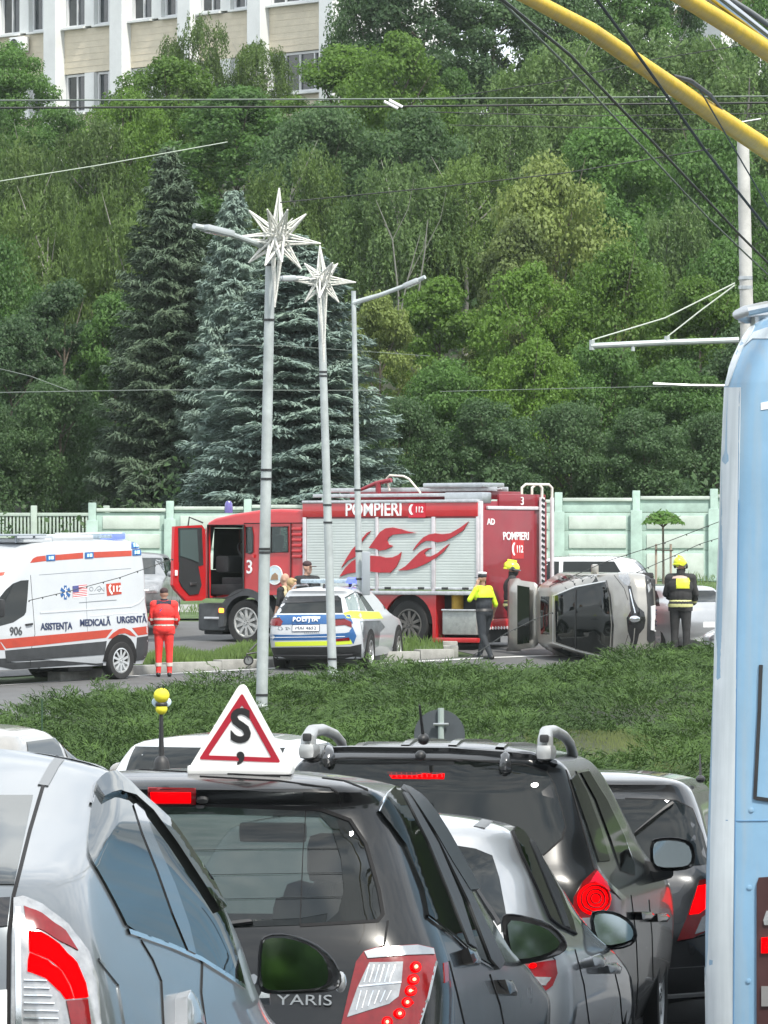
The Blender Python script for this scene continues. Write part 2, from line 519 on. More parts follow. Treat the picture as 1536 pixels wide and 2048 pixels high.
class Surf:
    """a shell one can lay patches on; rays are given in photo pixels ('cam') or along a local axis"""
    def __init__(self, bm, M):
        bm = bm.copy(); bmesh.ops.triangulate(bm, faces=bm.faces)
        bm.normal_update()
        self.bvh = BVHTree.FromBMesh(bm); bm.free()
        self.M = M; self.Mi = M.inverted(); self.R = self.Mi.to_3x3()
        self.last = None
    def ray(self, u, v, mode):
        if mode == 'cam':
            o, d = cam_ray(u, v)
            return self.Mi @ o, (self.R @ d).normalized()
        if mode == 'right': return Vector((6, u, v)), Vector((-1, 0, 0))
        if mode == 'left': return Vector((-6, u, v)), Vector((1, 0, 0))
        if mode == 'rear': return Vector((u, -6, v)), Vector((0, 1, 0))
        if mode == 'front': return Vector((u, 14, v)), Vector((0, -1, 0))
        if mode == 'top': return Vector((u, v, 8)), Vector((0, 0, -1))
    def hit(self, u, v, mode):
        o, d = self.ray(u, v, mode)
        h, nrm, i, dist = self.bvh.ray_cast(o, d)
        self.missed = h is None
        if h is None:
            ref = self.last if self.last is not None else o + d * 5
            q = o + d * max(0.0, (ref - o).dot(d))
            h, nrm, i, dist = self.bvh.find_nearest(q)
        if nrm.dot(d) > 0: nrm = -nrm
        self.last = h
        return h, nrm
    def patch(self, name, poly, m, parent, mode='cam', off=0.004, step=None, label=None, thick=0.012, smooth_poly=0, dome=0.0):
        """outline poly laid on the surface as a thin raised panel"""
        pts = [Vector(p) for p in poly]
        for _ in range(smooth_poly):
            q = []
            for i in range(len(pts)):
                a, b = pts[i], pts[(i + 1) % len(pts)]
                q += [a * .75 + b * .25, a * .25 + b * .75]
            pts = q
        xs = [p.x for p in pts]; ys = [p.y for p in pts]
        w, h = max(xs) - min(xs), max(ys) - min(ys)
        if step is None: step = max(min(w, h) / 7, max(w, h) / 26)
        # resample the outline
        out = []
        for i in range(len(pts)):
            a, b = pts[i], pts[(i + 1) % len(pts)]
            k = max(1, int(math.ceil((b - a).length / step)))
            for j in range(k): out.append(a.lerp(b, j / k))
        n = len(out)
        cen = Vector((sum(p.x for p in out) / n, sum(p.y for p in out) / n))
        for i in range(n):                      # draw in points that would fall beside the surface
            self.hit(out[i].x, out[i].y, mode)
            if self.missed:
                for t in range(1, 61):
                    q = out[i].lerp(cen, t / 80)
                    self.hit(q.x, q.y, mode)
                    if not self.missed:
                        out[i] = out[i].lerp(cen, min(1, (t + .6) / 80)); break
        inner = []
        def inside(p):
            c = False; j = n - 1
            for i in range(n):
                a, b = out[i], out[j]
                if (a.y > p.y) != (b.y > p.y) and p.x < (b.x - a.x) * (p.y - a.y) / (b.y - a.y) + a.x: c = not c
                j = i
            return c
        y = min(ys) + step * .5
        while y < max(ys):
            x = min(xs) + step * .5
            while x < max(xs):
                p = Vector((x, y))
                if inside(p) and min((p - q).length for q in out) > step * .45: inner.append(p)
                x += step
            y += step
        r = delaunay_2d_cdt(out + inner, [], [list(range(n))], 1, 1e-7)
        V2, tris = r[0], r[2]
        self.last = None
        cx, cy = sum(p.x for p in out) / n, sum(p.y for p in out) / n
        h, _ = self.hit(cx, cy, mode); self.last = h
        top = []; bot = []
        for p in V2:
            self.last = h
            hp, nn = self.hit(p.x, p.y, mode)
            e = 0.0
            if dome:
                dmin = min((p - q).length for q in out) / (0.5 * min(w, h_ if False else max(ys) - min(ys)) + 1e-9)
                e = dome * (1 - (1 - min(1, dmin)) ** 2)
            top.append(hp + nn * (off + e)); bot.append(hp - nn * thick)
        edges = {}
        for t in tris:
            for i in range(len(t)):
                a, b = t[i], t[(i + 1) % len(t)]
                edges[(a, b)] = edges.get((a, b), 0) + 1
        bd = [(a, b) for (a, b) in edges if (b, a) not in edges]
        nv = len(top)
        used = {}
        V = list(top); Fs = [tuple(t) for t in tris]
        for a, b in bd:
            for q in (a, b):
                if q not in used: used[q] = len(V); V.append(bot[q])
            Fs.append((b, a, used[a], used[b]))
        mb = MB(); mb.add(V, Fs)
        return mb.build(name, m, parent, smooth=True, angle=50, label=label)
    def strip(self, name, pts, width, m, parent, mode='cam', off=0.003, step=6.0, thick=0.004, closed=False, label=None, round_=False):
        """a narrow raised band along a polyline on the surface (seams, mouldings, seals)"""
        pts = [Vector(p) for p in pts]
        if closed: pts = pts + [pts[0]]
        out = []
        for i in range(len(pts) - 1):
            k = max(1, int(math.ceil((pts[i + 1] - pts[i]).length / step)))
            for j in range(k): out.append(pts[i].lerp(pts[i + 1], j / k))
        out.append(pts[-1])
        hs = []; self.last = None
        for p in out:
            q = self.hit(p.x, p.y, mode)
            if not self.missed: hs.append(q)
        if len(hs) < 2: hs = [self.hit(p.x, p.y, mode) for p in out]
        V = []; Fs = []
        for i, (h, nn) in enumerate(hs):
            t = (hs[min(i + 1, len(hs) - 1)][0] - hs[max(i - 1, 0)][0])
            t = t.normalized() if t.length > 1e-7 else Vector((1, 0, 0))
            s = t.cross(nn).normalized() * (width / 2)
            V += [h + s - nn * thick, h + s * .8 + nn * off, h - s * .8 + nn * off, h - s - nn * thick]
        for i in range(len(hs) - 1):
            for k in range(3):
                Fs.append((i * 4 + k, i * 4 + k + 1, (i + 1) * 4 + k + 1, (i + 1) * 4 + k))
        mb = MB(); mb.add(V, Fs)
        return mb.build(name, m, parent, smooth=True, angle=60, label=label)
    def frustum(self, poly, d0, d1):
        """closed cutter along camera rays between two distances (local coordinates)"""
        bm = bmesh.new()
        A = []; B = []
        for u, v in poly:
            o, d = cam_ray(u, v)
            k = 1.0 / d.y
            A.append(bm.verts.new(self.Mi @ (o + d * (d0 * k)))); B.append(bm.verts.new(self.Mi @ (o + d * (d1 * k))))
        n = len(poly)
        bm.faces.new(A); bm.faces.new(list(reversed(B)))
        for i in range(n): bm.faces.new((A[i], B[i], B[(i + 1) % n], A[(i + 1) % n]))
        return bm

def prism_bm(poly, a, b, frame):
    bm = bmesh.new()
    A = [bm.verts.new(frame(u, v, a)) for u, v in poly]; B = [bm.verts.new(frame(u, v, b)) for u, v in poly]
    n = len(poly)
    bm.faces.new(A); bm.faces.new(list(reversed(B)))
    for i in range(n): bm.faces.new((A[i], B[i], B[(i + 1) % n], A[(i + 1) % n]))
    return bm

def car_matrix(x, y, z, yaw_right_deg, pitch_deg=0.0, roll_deg=0.0):
    return Matrix.Translation((x, y, z)) @ Euler((math.radians(pitch_deg), math.radians(roll_deg), -math.radians(yaw_right_deg)), 'XYZ').to_matrix().to_4x4()

# ---- common materials
M_rubber = mat('tyre rubber', (0.018, 0.018, 0.019), 0.85, var=0.25, vscale=20)
M_blk = mat('black plastic', (0.022, 0.023, 0.025), 0.5, var=0.2, vscale=15)
M_blkgl = mat('gloss black', (0.008, 0.008, 0.009), 0.12, coat=0.6)
M_seam = mat('panel gap', (0.006, 0.006, 0.007), 0.9)
M_chrome = mat('chrome', (0.72, 0.74, 0.76), 0.12, 1.0)
M_steel = mat('brushed steel', (0.50, 0.52, 0.53), 0.35, 1.0, var=0.15)
M_alu = mat('aluminium', (0.58, 0.59, 0.60), 0.42, 0.85, var=0.2, vscale=9)
M_white = mat('white paint', (0.68, 0.69, 0.69), 0.35, coat=0.4, var=0.05, vscale=3)
M_wtext = mat('white lettering', (0.80, 0.80, 0.80), 0.5)
M_frit = glass_mat('dark window border', (0.25, 0.29, 0.28), 0.42, refl=.5)
M_sideglass = glass_mat('shaded side glass', (0.10, 0.12, 0.12), 0.35, refl=0.42)  # copy of the car glass with reflection dimmed, standing for dark surroundings
M_winglass = glass_mat('dark car glass', (0.10, 0.12, 0.12), 0.35)
M_mirror = mat('mirror glass', (0.38, 0.42, 0.42), 0.03, 1.0)
M_redlit = mat('lit red lens', (0.20, 0.001, 0.001), 0.8, emit=(1.0, 0.0, 0.0015), estr=1.3, spec=.0)
M_redlens = mat('red lens', (0.17, 0.004, 0.006), 0.16, coat=0.35, var=0.25, vscale=30)
M_clear = mat('clear lens', (0.34, 0.35, 0.36), 0.15, 0.5, coat=0.7, var=0.25, vscale=30)
M_bluelit = mat('lit blue lens', (0.03, 0.04, 0.9), 0.2, emit=(0.07, 0.10, 1.0), estr=2.5)
M_bluelens = mat('blue lens', (0.03, 0.08, 0.45), 0.15, coat=0.6)
M_amber = mat('lit amber lens', (0.9, 0.25, 0.02), 0.2, emit=(1.0, 0.30, 0.03), estr=2.5)
# ---------------------------------------------------------------- terrain
_ty = pchip([-80, 0, 5, 10.75, 30, 36, 40, 48, 62, 80, 88, 93, 97, 99, 101, 103, 105, 110, 130, 136, 150, 222, 260, 420],
            [.55, .5, .42, .12, -1.03, -.80, -.77, -.75, -.72, -.62, -.56, -.47, -.36, -.27, -.13, 0, .03, .2, 1.2, 1.5, 3.6, 20.0, 23.5, 25])
def T(x, y):
    z = _ty(y)
    z += 0.72 * math.exp(-((x - 6.9) / 2.2) ** 2 / 2 - ((y - 86) / 5.5) ** 2 / 2)
    z += 0.12 * math.exp(-((x - 1.0) / 3.0) ** 2 / 2 - ((y - 76) / 7.0) ** 2 / 2)
    if y > 138:
        k = min(1, (y - 138) / 30)
        z += k * (0.7 * math.sin(x * .16 + 1.0) + .5 * math.sin(x * .31 + y * .12))
    return z

M_soil = mat('dark soil and undergrowth', (0.030, 0.036, 0.020), 0.95, var=0.5, vscale=0.8, bump=0.6, bscale=9)
M_grass = mat('short grass', (0.062, 0.105, 0.030), 0.95, var=0.45, vscale=1.6, bump=0.7, bscale=25)
M_asph = mat('asphalt', (0.088, 0.090, 0.092), 0.9, var=0.22, vscale=1.2, bump=0.25, bscale=60)
M_kerb = mat('concrete kerb', (0.30, 0.30, 0.28), 0.9, var=0.25, vscale=5, bump=0.3)
M_line = mat('white road paint', (0.62, 0.63, 0.62), 0.7, var=0.18, vscale=4)

def sheet(name, us, curve_a, curve_b, nv, lift, m, kind='structure'):
    """strip of ground between two curves (x -> y), following the terrain"""
    V = []; Fs = []
    for u in us:
        ya, yb = curve_a(u), curve_b(u)
        for j in range(nv + 1):
            y = lerp(ya, yb, j / nv)
            V.append((u, y, T(u, y) + lift))
    for i in range(len(us) - 1):
        for j in range(nv):
            a = i * (nv + 1) + j
            Fs.append((a, a + nv + 1, a + nv + 2, a + 1))
    mb = MB(); mb.add(V, Fs)
    o = mb.build(name, m, None, smooth=True, angle=80)
    if kind: o['kind'] = kind
    return o

xs = sorted(set(list(np.linspace(-160, -20, 15)) + list(np.linspace(-20, 20, 41)) + list(np.linspace(20, 160, 15))))
ys = sorted(set(list(np.linspace(-80, 0, 9)) + list(np.linspace(0, 60, 31)) + list(np.linspace(60, 112, 53)) + list(np.linspace(112, 250, 56)) + [300, 360, 420]))
V = [(x, y, T(x, y) - 0.02) for x in xs for y in ys]
ny = len(ys)
Fs = [(i * ny + j, (i + 1) * ny + j, (i + 1) * ny + j + 1, i * ny + j + 1) for i in range(len(xs) - 1) for j in range(ny - 1)]
mb = MB(); mb.add(V, Fs, 0)
g = mb.build('ground', [M_grass, M_soil], None, smooth=True, angle=80)
for p in g.data.polygons:
    p.material_index = 1 if (p.center.y > 131 or 44 < p.center.y < 92) else 0
g['kind'] = 'structure'

Yw = pchip([-30, -7.1, -4.9, -2.3, 0.1, 3.4, 8, 30], [80, 92.0, 95.4, 97.9, 99.4, 100.9, 101.6, 97])   # white edge line of the ring road
Yn = pchip([-30, -8, -5.6, -4.5, -3, 0, 4, 8, 30], [40, 58, 71, 83, 88, 90.5, 92.5, 93.2, 90])                              # its near edge, where the junipers begin
us = list(np.linspace(-30, 30, 61))
sheet('street', list(np.linspace(-14, 16, 16)), lambda x: -70.0, lambda x: 44.0, 60, 0.0, M_asph)
sheet('ring_road', us, Yn, lambda x: Yw(x) + 0.42, 10, 0.0, M_asph)
sheet('edge_line', us, lambda x: Yw(x) - 0.09, lambda x: Yw(x) + 0.09, 1, 0.006, M_line)
sheet('worn_line', list(np.linspace(-9, 6, 31)), lambda x: Yw(x) - 3.1, lambda x: Yw(x) - 3.0, 1, 0.006, mat('worn road paint', (0.16, 0.16, 0.16), 0.9, var=0.4, vscale=3))
sheet('far_road', us, lambda x: max(Yw(x) + 0.42, 96.5) if x > 1.6 else Yw(x) + 3.4, lambda x: 114.0, 12, 0.003, M_asph)
sheet('far_verge', us, lambda x: 114.6, lambda x: 117.0, 3, 0.03, M_grass)
sheet('far_pavement', us, lambda x: 117.2, lambda x: 120.0, 3, 0.02, mat('grey pavement', (0.24, 0.24, 0.23), 0.9, var=0.2, vscale=3))
# raised traffic island with its own kerb stones
ISX = (-6.2, 1.35)
isl = sheet('traffic_island', list(np.linspace(ISX[0], ISX[1], 24)), lambda x: Yw(x) + 0.72, lambda x: Yw(x) + 3.1, 5, 0.10, M_grass)
kb = None
x = ISX[0]; k = 0
kerb_root = tag(thing('island_kerb', 'low grey concrete kerb round the grass traffic island', 'kerb', loc=(0, 0, 0)), kind='structure')
while x < ISX[1] - .1:
    x2 = min(x + 0.98, ISX[1])
    a = Vector((x + .006, Yw(x) + .57, 0)); b = Vector((x2 - .006, Yw(x2) + .57, 0))
    mid = (a + b) / 2; mid.z = T(mid.x, mid.y) + 0.055
    mb = MB(); R = Matrix.Rotation(math.atan2(b.y - a.y, b.x - a.x), 3, 'Z')
    mb.bbox((0, 0, 0), ((b - a).length, 0.30, 0.24 + rnd.uniform(-.006, .006)), 0.02)
    o = mb.build('kerb_stone', M_kerb, kerb_root); o.matrix_local = Matrix.Translation(mid) @ R.to_4x4()
    x = x2
for j in range(3):
    mb = MB(); mb.bbox((0, 0, 0), (0.30, 0.92, 0.24), 0.02)
    y = Yw(ISX[1]) + 1.2 + j * .95
    o = mb.build('kerb_stone', M_kerb, kerb_root); o.location = (ISX[1], y, T(ISX[1], y) + .055)

# ---------------------------------------------------------------- office building on the hill
M_bwhite = mat('white render', (0.64, 0.66, 0.65), 0.85, var=0.10, vscale=0.7)
M_beige = mat('beige brick cladding', (0.60, 0.54, 0.42), 0.9, var=0.10, vscale=2.2, bump=0.4, bscale=30)
M_wframe = mat('window frame white', (0.62, 0.63, 0.63), 0.6)
M_far_glass = mat('building glass', (0.035, 0.042, 0.048), 0.08, coat=0.3, var=0.5, vscale=0.8)
BM = Matrix.Translation(((112 - 768) * 226 / F, 226, 0)) @ Matrix.Rotation(-math.pi / 4, 4, 'Z')
bld = thing('office_building', 'white office block with beige panels and dark windows on top of the wooded hill', 'building', M=BM)
XL0, XL1, BZ0, BZ1 = -13.4, 18.3, 15.0, 38.0
PITCH, STOREY, Z_SILL = 4.46, 3.86, 25.55
mb = MB(); mb.box(((XL0 + XL1) / 2, 3.4, (BZ0 + BZ1) / 2), (XL1 - XL0, 6.0, BZ1 - BZ0)); mb.build('wall', M_bwhite, bld, smooth=False)
mb = MB(); mb.box(((XL0 + XL1) / 2, 3.3, BZ1 + .3), (XL1 - XL0 + .7, 7.0, .6)); mb.build('roof', M_bwhite, bld, smooth=False)
sills = [Z_SILL + STOREY * k for k in range(-2, 4)]
pil_x = [PITCH * k for k in range(-3, 5)]
for px_ in pil_x:
    mb = MB(); mb.bbox((px_, 0.05, (BZ0 + BZ1) / 2), (0.84, 0.90, BZ1 - BZ0), .03); mb.build('pilaster', M_bwhite, bld, smooth=False)
M_course = mat('mortar course', (0.56, 0.50, 0.39), 0.95)
def win(x0, x1, z0, z1, panes):
    w, h = x1 - x0, z1 - z0; cx, cz = (x0 + x1) / 2, (z0 + z1) / 2
    fr = MB()
    for (c, s) in (((cx, .30, z0 + .05), (w, .12, .10)), ((cx, .30, z1 - .05), (w, .12, .10)), ((x0 + .05, .30, cz), (.10, .12, h - .20)), ((x1 - .05, .30, cz), (.10, .12, h - .20))):
        fr.box(c, s)
    for k in range(1, panes):
        fr.box((x0 + w * k / panes, .30, cz), (.07, .11, h - .20))
    f = fr.build('window', M_wframe, bld, smooth=False)
    g = MB(); g.box((cx, .345, cz), (w - .18, .03, h - .18)); g.build('pane', M_far_glass, f, smooth=False)
    s = MB(); s.box((cx, .12, z0 - .06), (w + .10, .46, .09)); s.build('sill', M_bwhite, f, smooth=False)
for bi in range(len(pil_x) - 1):
    xa, xb = pil_x[bi] + .42, pil_x[bi + 1] - .42
    for zi, zs in enumerate(sills):
        if zs > BZ1 - 3: continue
        # beige panel under the sill
        mb = MB(); mb.box(((xa + xb) / 2, .27, zs - 1.10), (xb - xa, .26, 1.98))
        sp = mb.build('spandrel', M_beige, bld, smooth=False)
        mc = MB()
        for q in range(1, 7):
            mc.box(((xa + xb) / 2, .136, zs - 1.10 - .99 + q * .283), (xb - xa - .02, .012, .018))
        mc.build('mortar_course', M_course, sp, smooth=False)
        if bi < len(pil_x) - 2:
            pw = .62; mid = (xa + xb) / 2
            mb = MB(); mb.box((mid, .20, zs + .86), (pw, .36, 1.76)); mb.build('pier', M_bwhite, bld, smooth=False)
            win(xa + .02, mid - pw / 2 - .02, zs, zs + 1.74, 2); win(mid + pw / 2 + .02, xb - .02, zs, zs + 1.74, 2)
        else:
            win(xa + .02, xb - .02, zs, zs + 1.74, 4)
# air conditioner hung under a window
acr = thing('air_conditioner', 'white air conditioner box under a left window of the office block', 'air conditioner', M=BM @ Matrix.Translation((-2.35, -.12, 25.0)))
mb = MB(); mb.bbox((0, -.05, 0), (.95, .36, .68), .03); mb.build('case', M_white, acr)
mb = MB(); mb.cyl((-.16, -.235, 0), (-.16, -.25, 0), .26, n=20); mb.build('fan_grille', M_blk, acr)
mb = MB(); mb.box((-.35, .18, -.36), (.05, .40, .05)); mb.box((.35, .18, -.36), (.05, .40, .05)); mb.build('bracket', M_steel, acr, smooth=False)

# small house glimpsed through the leaves at the upper right
hs = P(1436, 60, 232); hz = T(hs.x, 232)
house = thing('hillside_house', 'white gabled house glimpsed through willow leaves on the right hilltop', 'house', loc=(hs.x, 232, hz), rotz=.3)
mb = MB(); mb.box((0, 0, (hs.z - hz + 1) / 2), (2.0, 6, hs.z - hz + 1)); mb.build('wall', M_bwhite, house, smooth=False)
mb = MB(); mb.prism([(-1.3, hs.z - hz + .95), (1.3, hs.z - hz + .95), (0, hs.z - hz + 1.9)], -3.2, 3.2, lambda u, v, w: Vector((u, w, v))); mb.build('roof', mat('brown roof sheet', (.16, .08, .05), .7), house, smooth=False)
mb = MB(); mb.box((.3, -3.03, hs.z - hz - .5), (1.1, .1, 1.5)); w_ = mb.build('window', M_wframe, house, smooth=False)
mb = MB(); mb.box((.3, -3.09, hs.z - hz - .5), (.9, .03, 1.3)); mb.build('pane', M_far_glass, w_, smooth=False)

# ---------------------------------------------------------------- fences
M_mint = mat('mint green paint', (0.36, 0.48, 0.43), 0.8, var=0.26, vscale=1.7, bump=0.2)
M_mintlt = mat('faded pale mint paint', (0.46, 0.52, 0.475), 0.85, var=0.22, vscale=1.3, bump=0.35, bscale=22)
def panel_fence():
    f = thing('concrete_fence', 'tall mint green concrete panel fence behind the fire engine and the crash', 'fence', loc=(0, 130, 0))
    d = 130.0; pitch = 2.02
    x0 = (1117 - 768) * d / F
    k0, k1 = -6, 4
    for k in range(k0, k1 + 1):
        x = x0 + pitch * k; z0 = T(x, d)
        top = 3.34 + 0.045 * k - z0
        mb = MB(); mb.bbox((x, 0, z0 + (top + .16) / 2 - .15), (.20, .20, top + .46), .015)
        mb.build('post', M_mint, f)
        mb = MB(); mb.bbox((x, -.115, z0 + top * .42), (.30, .05, top * .84), .012); mb.build('pilaster_strip', M_mint, f)
        if k == k1: break
        xm = x + pitch / 2; w = pitch - .21
        hs_ = [0.0, .80, 1.30, 1.78, top]
        names = []
        for q in range(3):
            za, zb = z0 + hs_[q], z0 + hs_[q + 1] - .008
            mb = MB(); mb.bbox((xm, .02, (za + zb) / 2), (w, .06, zb - za), .008); pn = mb.build('panel', M_mint, f)
            mb = MB()
            if zb - za > .3: mb.bbox((xm, -.018, (za + zb) / 2 - .02), (w - .32, .045, zb - za - .13), .02); mb.build('raised_field', M_mintlt, pn)
        za, zb = z0 + hs_[3], z0 + top
        mb = MB(); mb.bbox((xm, .02, (za + zb) / 2 - .03), (w, .06, zb - za - .07), .008); mb.build('panel', M_mint, f)
        mb = MB(); mb.bbox((xm, .0, zb - .03), (w, .15, .09), .02); mb.build('coping', M_mintlt, f)
    return f
panel_fence()
M_slat = mat('pale grey green slat', (0.40, 0.48, 0.42), 0.8, var=0.18, vscale=3)
def slat_fence():
    d = 135.0; f = thing('slatted_fence', 'pale slatted concrete fence between posts above the ambulance', 'fence', loc=(0, d, 0))
    xa = (68 - 768) * d / F; pitch = 145 * d / F
    zt = P(0, 1026, d).z; zb = T(xa, d)
    base = MB()
    for k in range(-1, 3):
        x = xa + pitch * k
        mb = MB(); mb.bbox((x, 0, (zt + .10 + zb) / 2), (.17, .17, zt + .10 - zb + .2), .02); mb.build('post', M_slat, f)
        if k == 2: break
        xm = x + pitch / 2
        mb = MB(); mb.bbox((xm, 0, zt - .04), (pitch - .18, .10, .09), .012); mb.build('rail', M_slat, f)
        mb = MB(); mb.bbox((xm, 0, zt - .66), (pitch - .18, .10, .09), .012); mb.build('rail', M_slat, f)
        mb = MB(); mb.bbox((xm, 0.02, (zt - .72 + zb) / 2), (pitch - .18, .09, zt - .72 - zb), .012); mb.build('base_panel', M_mintlt, f)
        n = 18
        sl = MB(); sl.bbox((0, 0, 0), (.052, .05, .525), .008)
        first = None
        for q in range(n):
            xx = x + .10 + (pitch - .20) * (q + .5) / n
            if first is None: first = sl.build('slat', M_slat, f); o = first
            else: o = first.copy(); COL.objects.link(o)
            o.location = (xx, 0, zt - .35); o.rotation_euler = (0, rnd.uniform(-.012, .012), 0)
slat_fence()
# ---------------------------------------------------------------- trees and plants
M_bark = mat('bark', (0.10, 0.085, 0.065), 0.95, var=0.4, vscale=6, bump=0.8, bscale=14)
M_barkpale = mat('pale bark', (0.30, 0.29, 0.26), 0.9, var=0.4, vscale=4, bump=0.6, bscale=12)
ML = {
    'bright': leaf_mat('bright maple leaves', (0.1023, 0.2012, 0.0375)),
    'mid': leaf_mat('mid green leaves', (0.0907, 0.1944, 0.0518)),
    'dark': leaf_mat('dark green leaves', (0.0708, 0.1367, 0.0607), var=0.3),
    'willow': leaf_mat('grey green willow leaves', (0.1210, 0.2117, 0.0734), trans=.42),
    'olive': leaf_mat('olive willow leaves', (0.1080, 0.1858, 0.0540), trans=.42),
    'yellow': leaf_mat('yellow green linden leaves', (0.1604, 0.2257, 0.0737), var=.35, trans=.42),
    'spruce': leaf_mat('dark spruce needles', (0.0778, 0.1218, 0.0829), trans=.06, rough=.8),
    'blue': leaf_mat('blue spruce needles', (0.1944, 0.2786, 0.2592), var=.35, trans=.06, rough=.8),
    'juniper': leaf_mat('juniper sprays', (0.068, 0.138, 0.036), var=.55, trans=.2, rough=.8),
    'lawn': leaf_mat('grass blades', (0.075, 0.135, 0.036), var=.4, trans=.2),
    'dry': leaf_mat('brownish sprays', (0.085, 0.075, 0.030), var=.4, trans=.15),
}

def unit(v):
    return v / np.maximum(np.linalg.norm(v, axis=1, keepdims=True), 1e-9)

def leaf_quads(c, nrm, size, aspect=0.55, axis=None):
    """one rhombic, slightly creased leaf per centre"""
    n = len(c)
    nrm = unit(nrm)
    if axis is None:
        axis = unit(rng.normal(size=(n, 3)))
    u = axis - nrm * np.sum(axis * nrm, axis=1, keepdims=True); u = unit(u)
    v = np.cross(nrm, u)
    s = size[:, None]
    bend = nrm * s * 0.16
    P0 = c - u * s * .5 - bend; P1 = c + v * s * .5 * aspect; P2 = c + u * s * .5 - bend; P3 = c - v * s * .5 * aspect
    V = np.stack([P0, P1, P2, P3], axis=1).reshape(-1, 3)
    Fq = np.arange(4 * n).reshape(n, 4)
    return V, Fq

def limb_mb(h, r, crown, nl, seed, lean=0.0):
    rr = random.Random(seed)
    mb = MB()
    top = Vector((lean, 0, h * .82))
    pts = [Vector((0, 0, -.4)), Vector((0.05 * r, 0, .1)), Vector((lean * .3, rr.uniform(-.1, .1), h * .3)), Vector((lean * .7, rr.uniform(-.15, .15), h * .58)), top]
    mb.tube(pts, [r * 1.35, r * 1.05, r * .8, r * .5, r * .12], n=9)
    for k in range(nl):
        t = rr.uniform(.28, .72); a = rr.uniform(0, 6.283)
        b = Vector((lean * t, 0, h * t)); L = crown * rr.uniform(.5, .85)
        d = Vector((math.cos(a), math.sin(a), rr.uniform(.5, 1.1)))
        m = b + d * L * .5; m.z += .1
        mb.tube([b, m, b + d * L + Vector((0, 0, L * .15))], [r * .4 * (1 - t * .4), r * .25, r * .05], n=6)
    return mb

def crown_deciduous(H, Rr, z0, nclump, nleaf, leaf, seed, flat=1.0):
    global rng
    rng = np.random.default_rng(seed)
    ctr = []
    for i in range(nclump):
        a = rng.uniform(0, 2 * math.pi); t = rng.uniform(0.0, 1.0) ** .9
        z = z0 + (H - z0) * t
        prof = (math.sin(math.pi * min(1, (t * .86 + .13))) ** .6)
        r = Rr * prof * (rng.uniform(.55, 1.0) if rng.random() < .8 else rng.uniform(.1, .5))
        ctr.append((r * math.cos(a), r * math.sin(a), z, rng.uniform(.5, 1.05) * Rr * .30))
    ctr = np.array(ctr)
    w = ctr[:, 3] ** 2; w /= w.sum()
    idx = rng.choice(nclump, nleaf, p=w)
    d = unit(rng.normal(size=(nleaf, 3))); d[:, 2] = d[:, 2] * .8 + .15
    rad = ctr[idx, 3] * rng.uniform(.35, 1.1, nleaf) ** .6
    c = ctr[idx, :3] + d * rad[:, None] * np.array([1, 1, .72 * flat])
    nrm = d * .7 + rng.normal(size=(nleaf, 3)) * .5 + np.array([0, 0, .55])
    return leaf_quads(c, nrm, leaf * rng.uniform(.6, 1.35, nleaf), .68)

def crown_willow(H, Rr, z0, nstr, per, leaf, seed):
    global rng
    rng = np.random.default_rng(seed)
    C = []; N = []; A = []
    nb = 60
    knots = []
    for i in range(nb):
        a = rng.uniform(0, 6.283); t = rng.uniform(.12, 1)
        r = Rr * (1 - (t - .35) ** 2 * 1.6) ** .5 * rng.uniform(.3, 1.0) if abs(t - .35) < .78 else Rr * .2
        knots.append((r * math.cos(a), r * math.sin(a), z0 + (H - z0) * t))
    knots = np.array(knots)
    for i in range(nstr):
        k = knots[rng.integers(nb)]
        off = rng.normal(size=3) * np.array([.45, .45, .35]) * Rr * .25
        p = k + off
        out = np.array([p[0], p[1], 0]); out = out / (np.linalg.norm(out) + 1e-6)
        L = rng.uniform(.7, 2.3) * H / 11
        n = int(per * rng.uniform(.6, 1.2))
        tt = np.linspace(0, 1, n)
        line = p + np.outer(np.sin(tt * 1.4) * .35 * L, out) + np.outer(-tt ** 1.3 * L + .12 * L * np.sin(tt * 3.1), [0, 0, 1])
        line += rng.normal(size=(n, 3)) * .07
        C.append(line); A.append(np.tile([0, 0, -1.0], (n, 1)) + rng.normal(size=(n, 3)) * .55)
        N.append(np.tile(out, (n, 1)) + rng.normal(size=(n, 3)) * .7 + np.array([0, 0, .35]))
    C = np.concatenate(C); A = np.concatenate(A); N = np.concatenate(N)
    return leaf_quads(C, N, leaf * rng.uniform(.7, 1.4, len(C)), .36, unit(A))

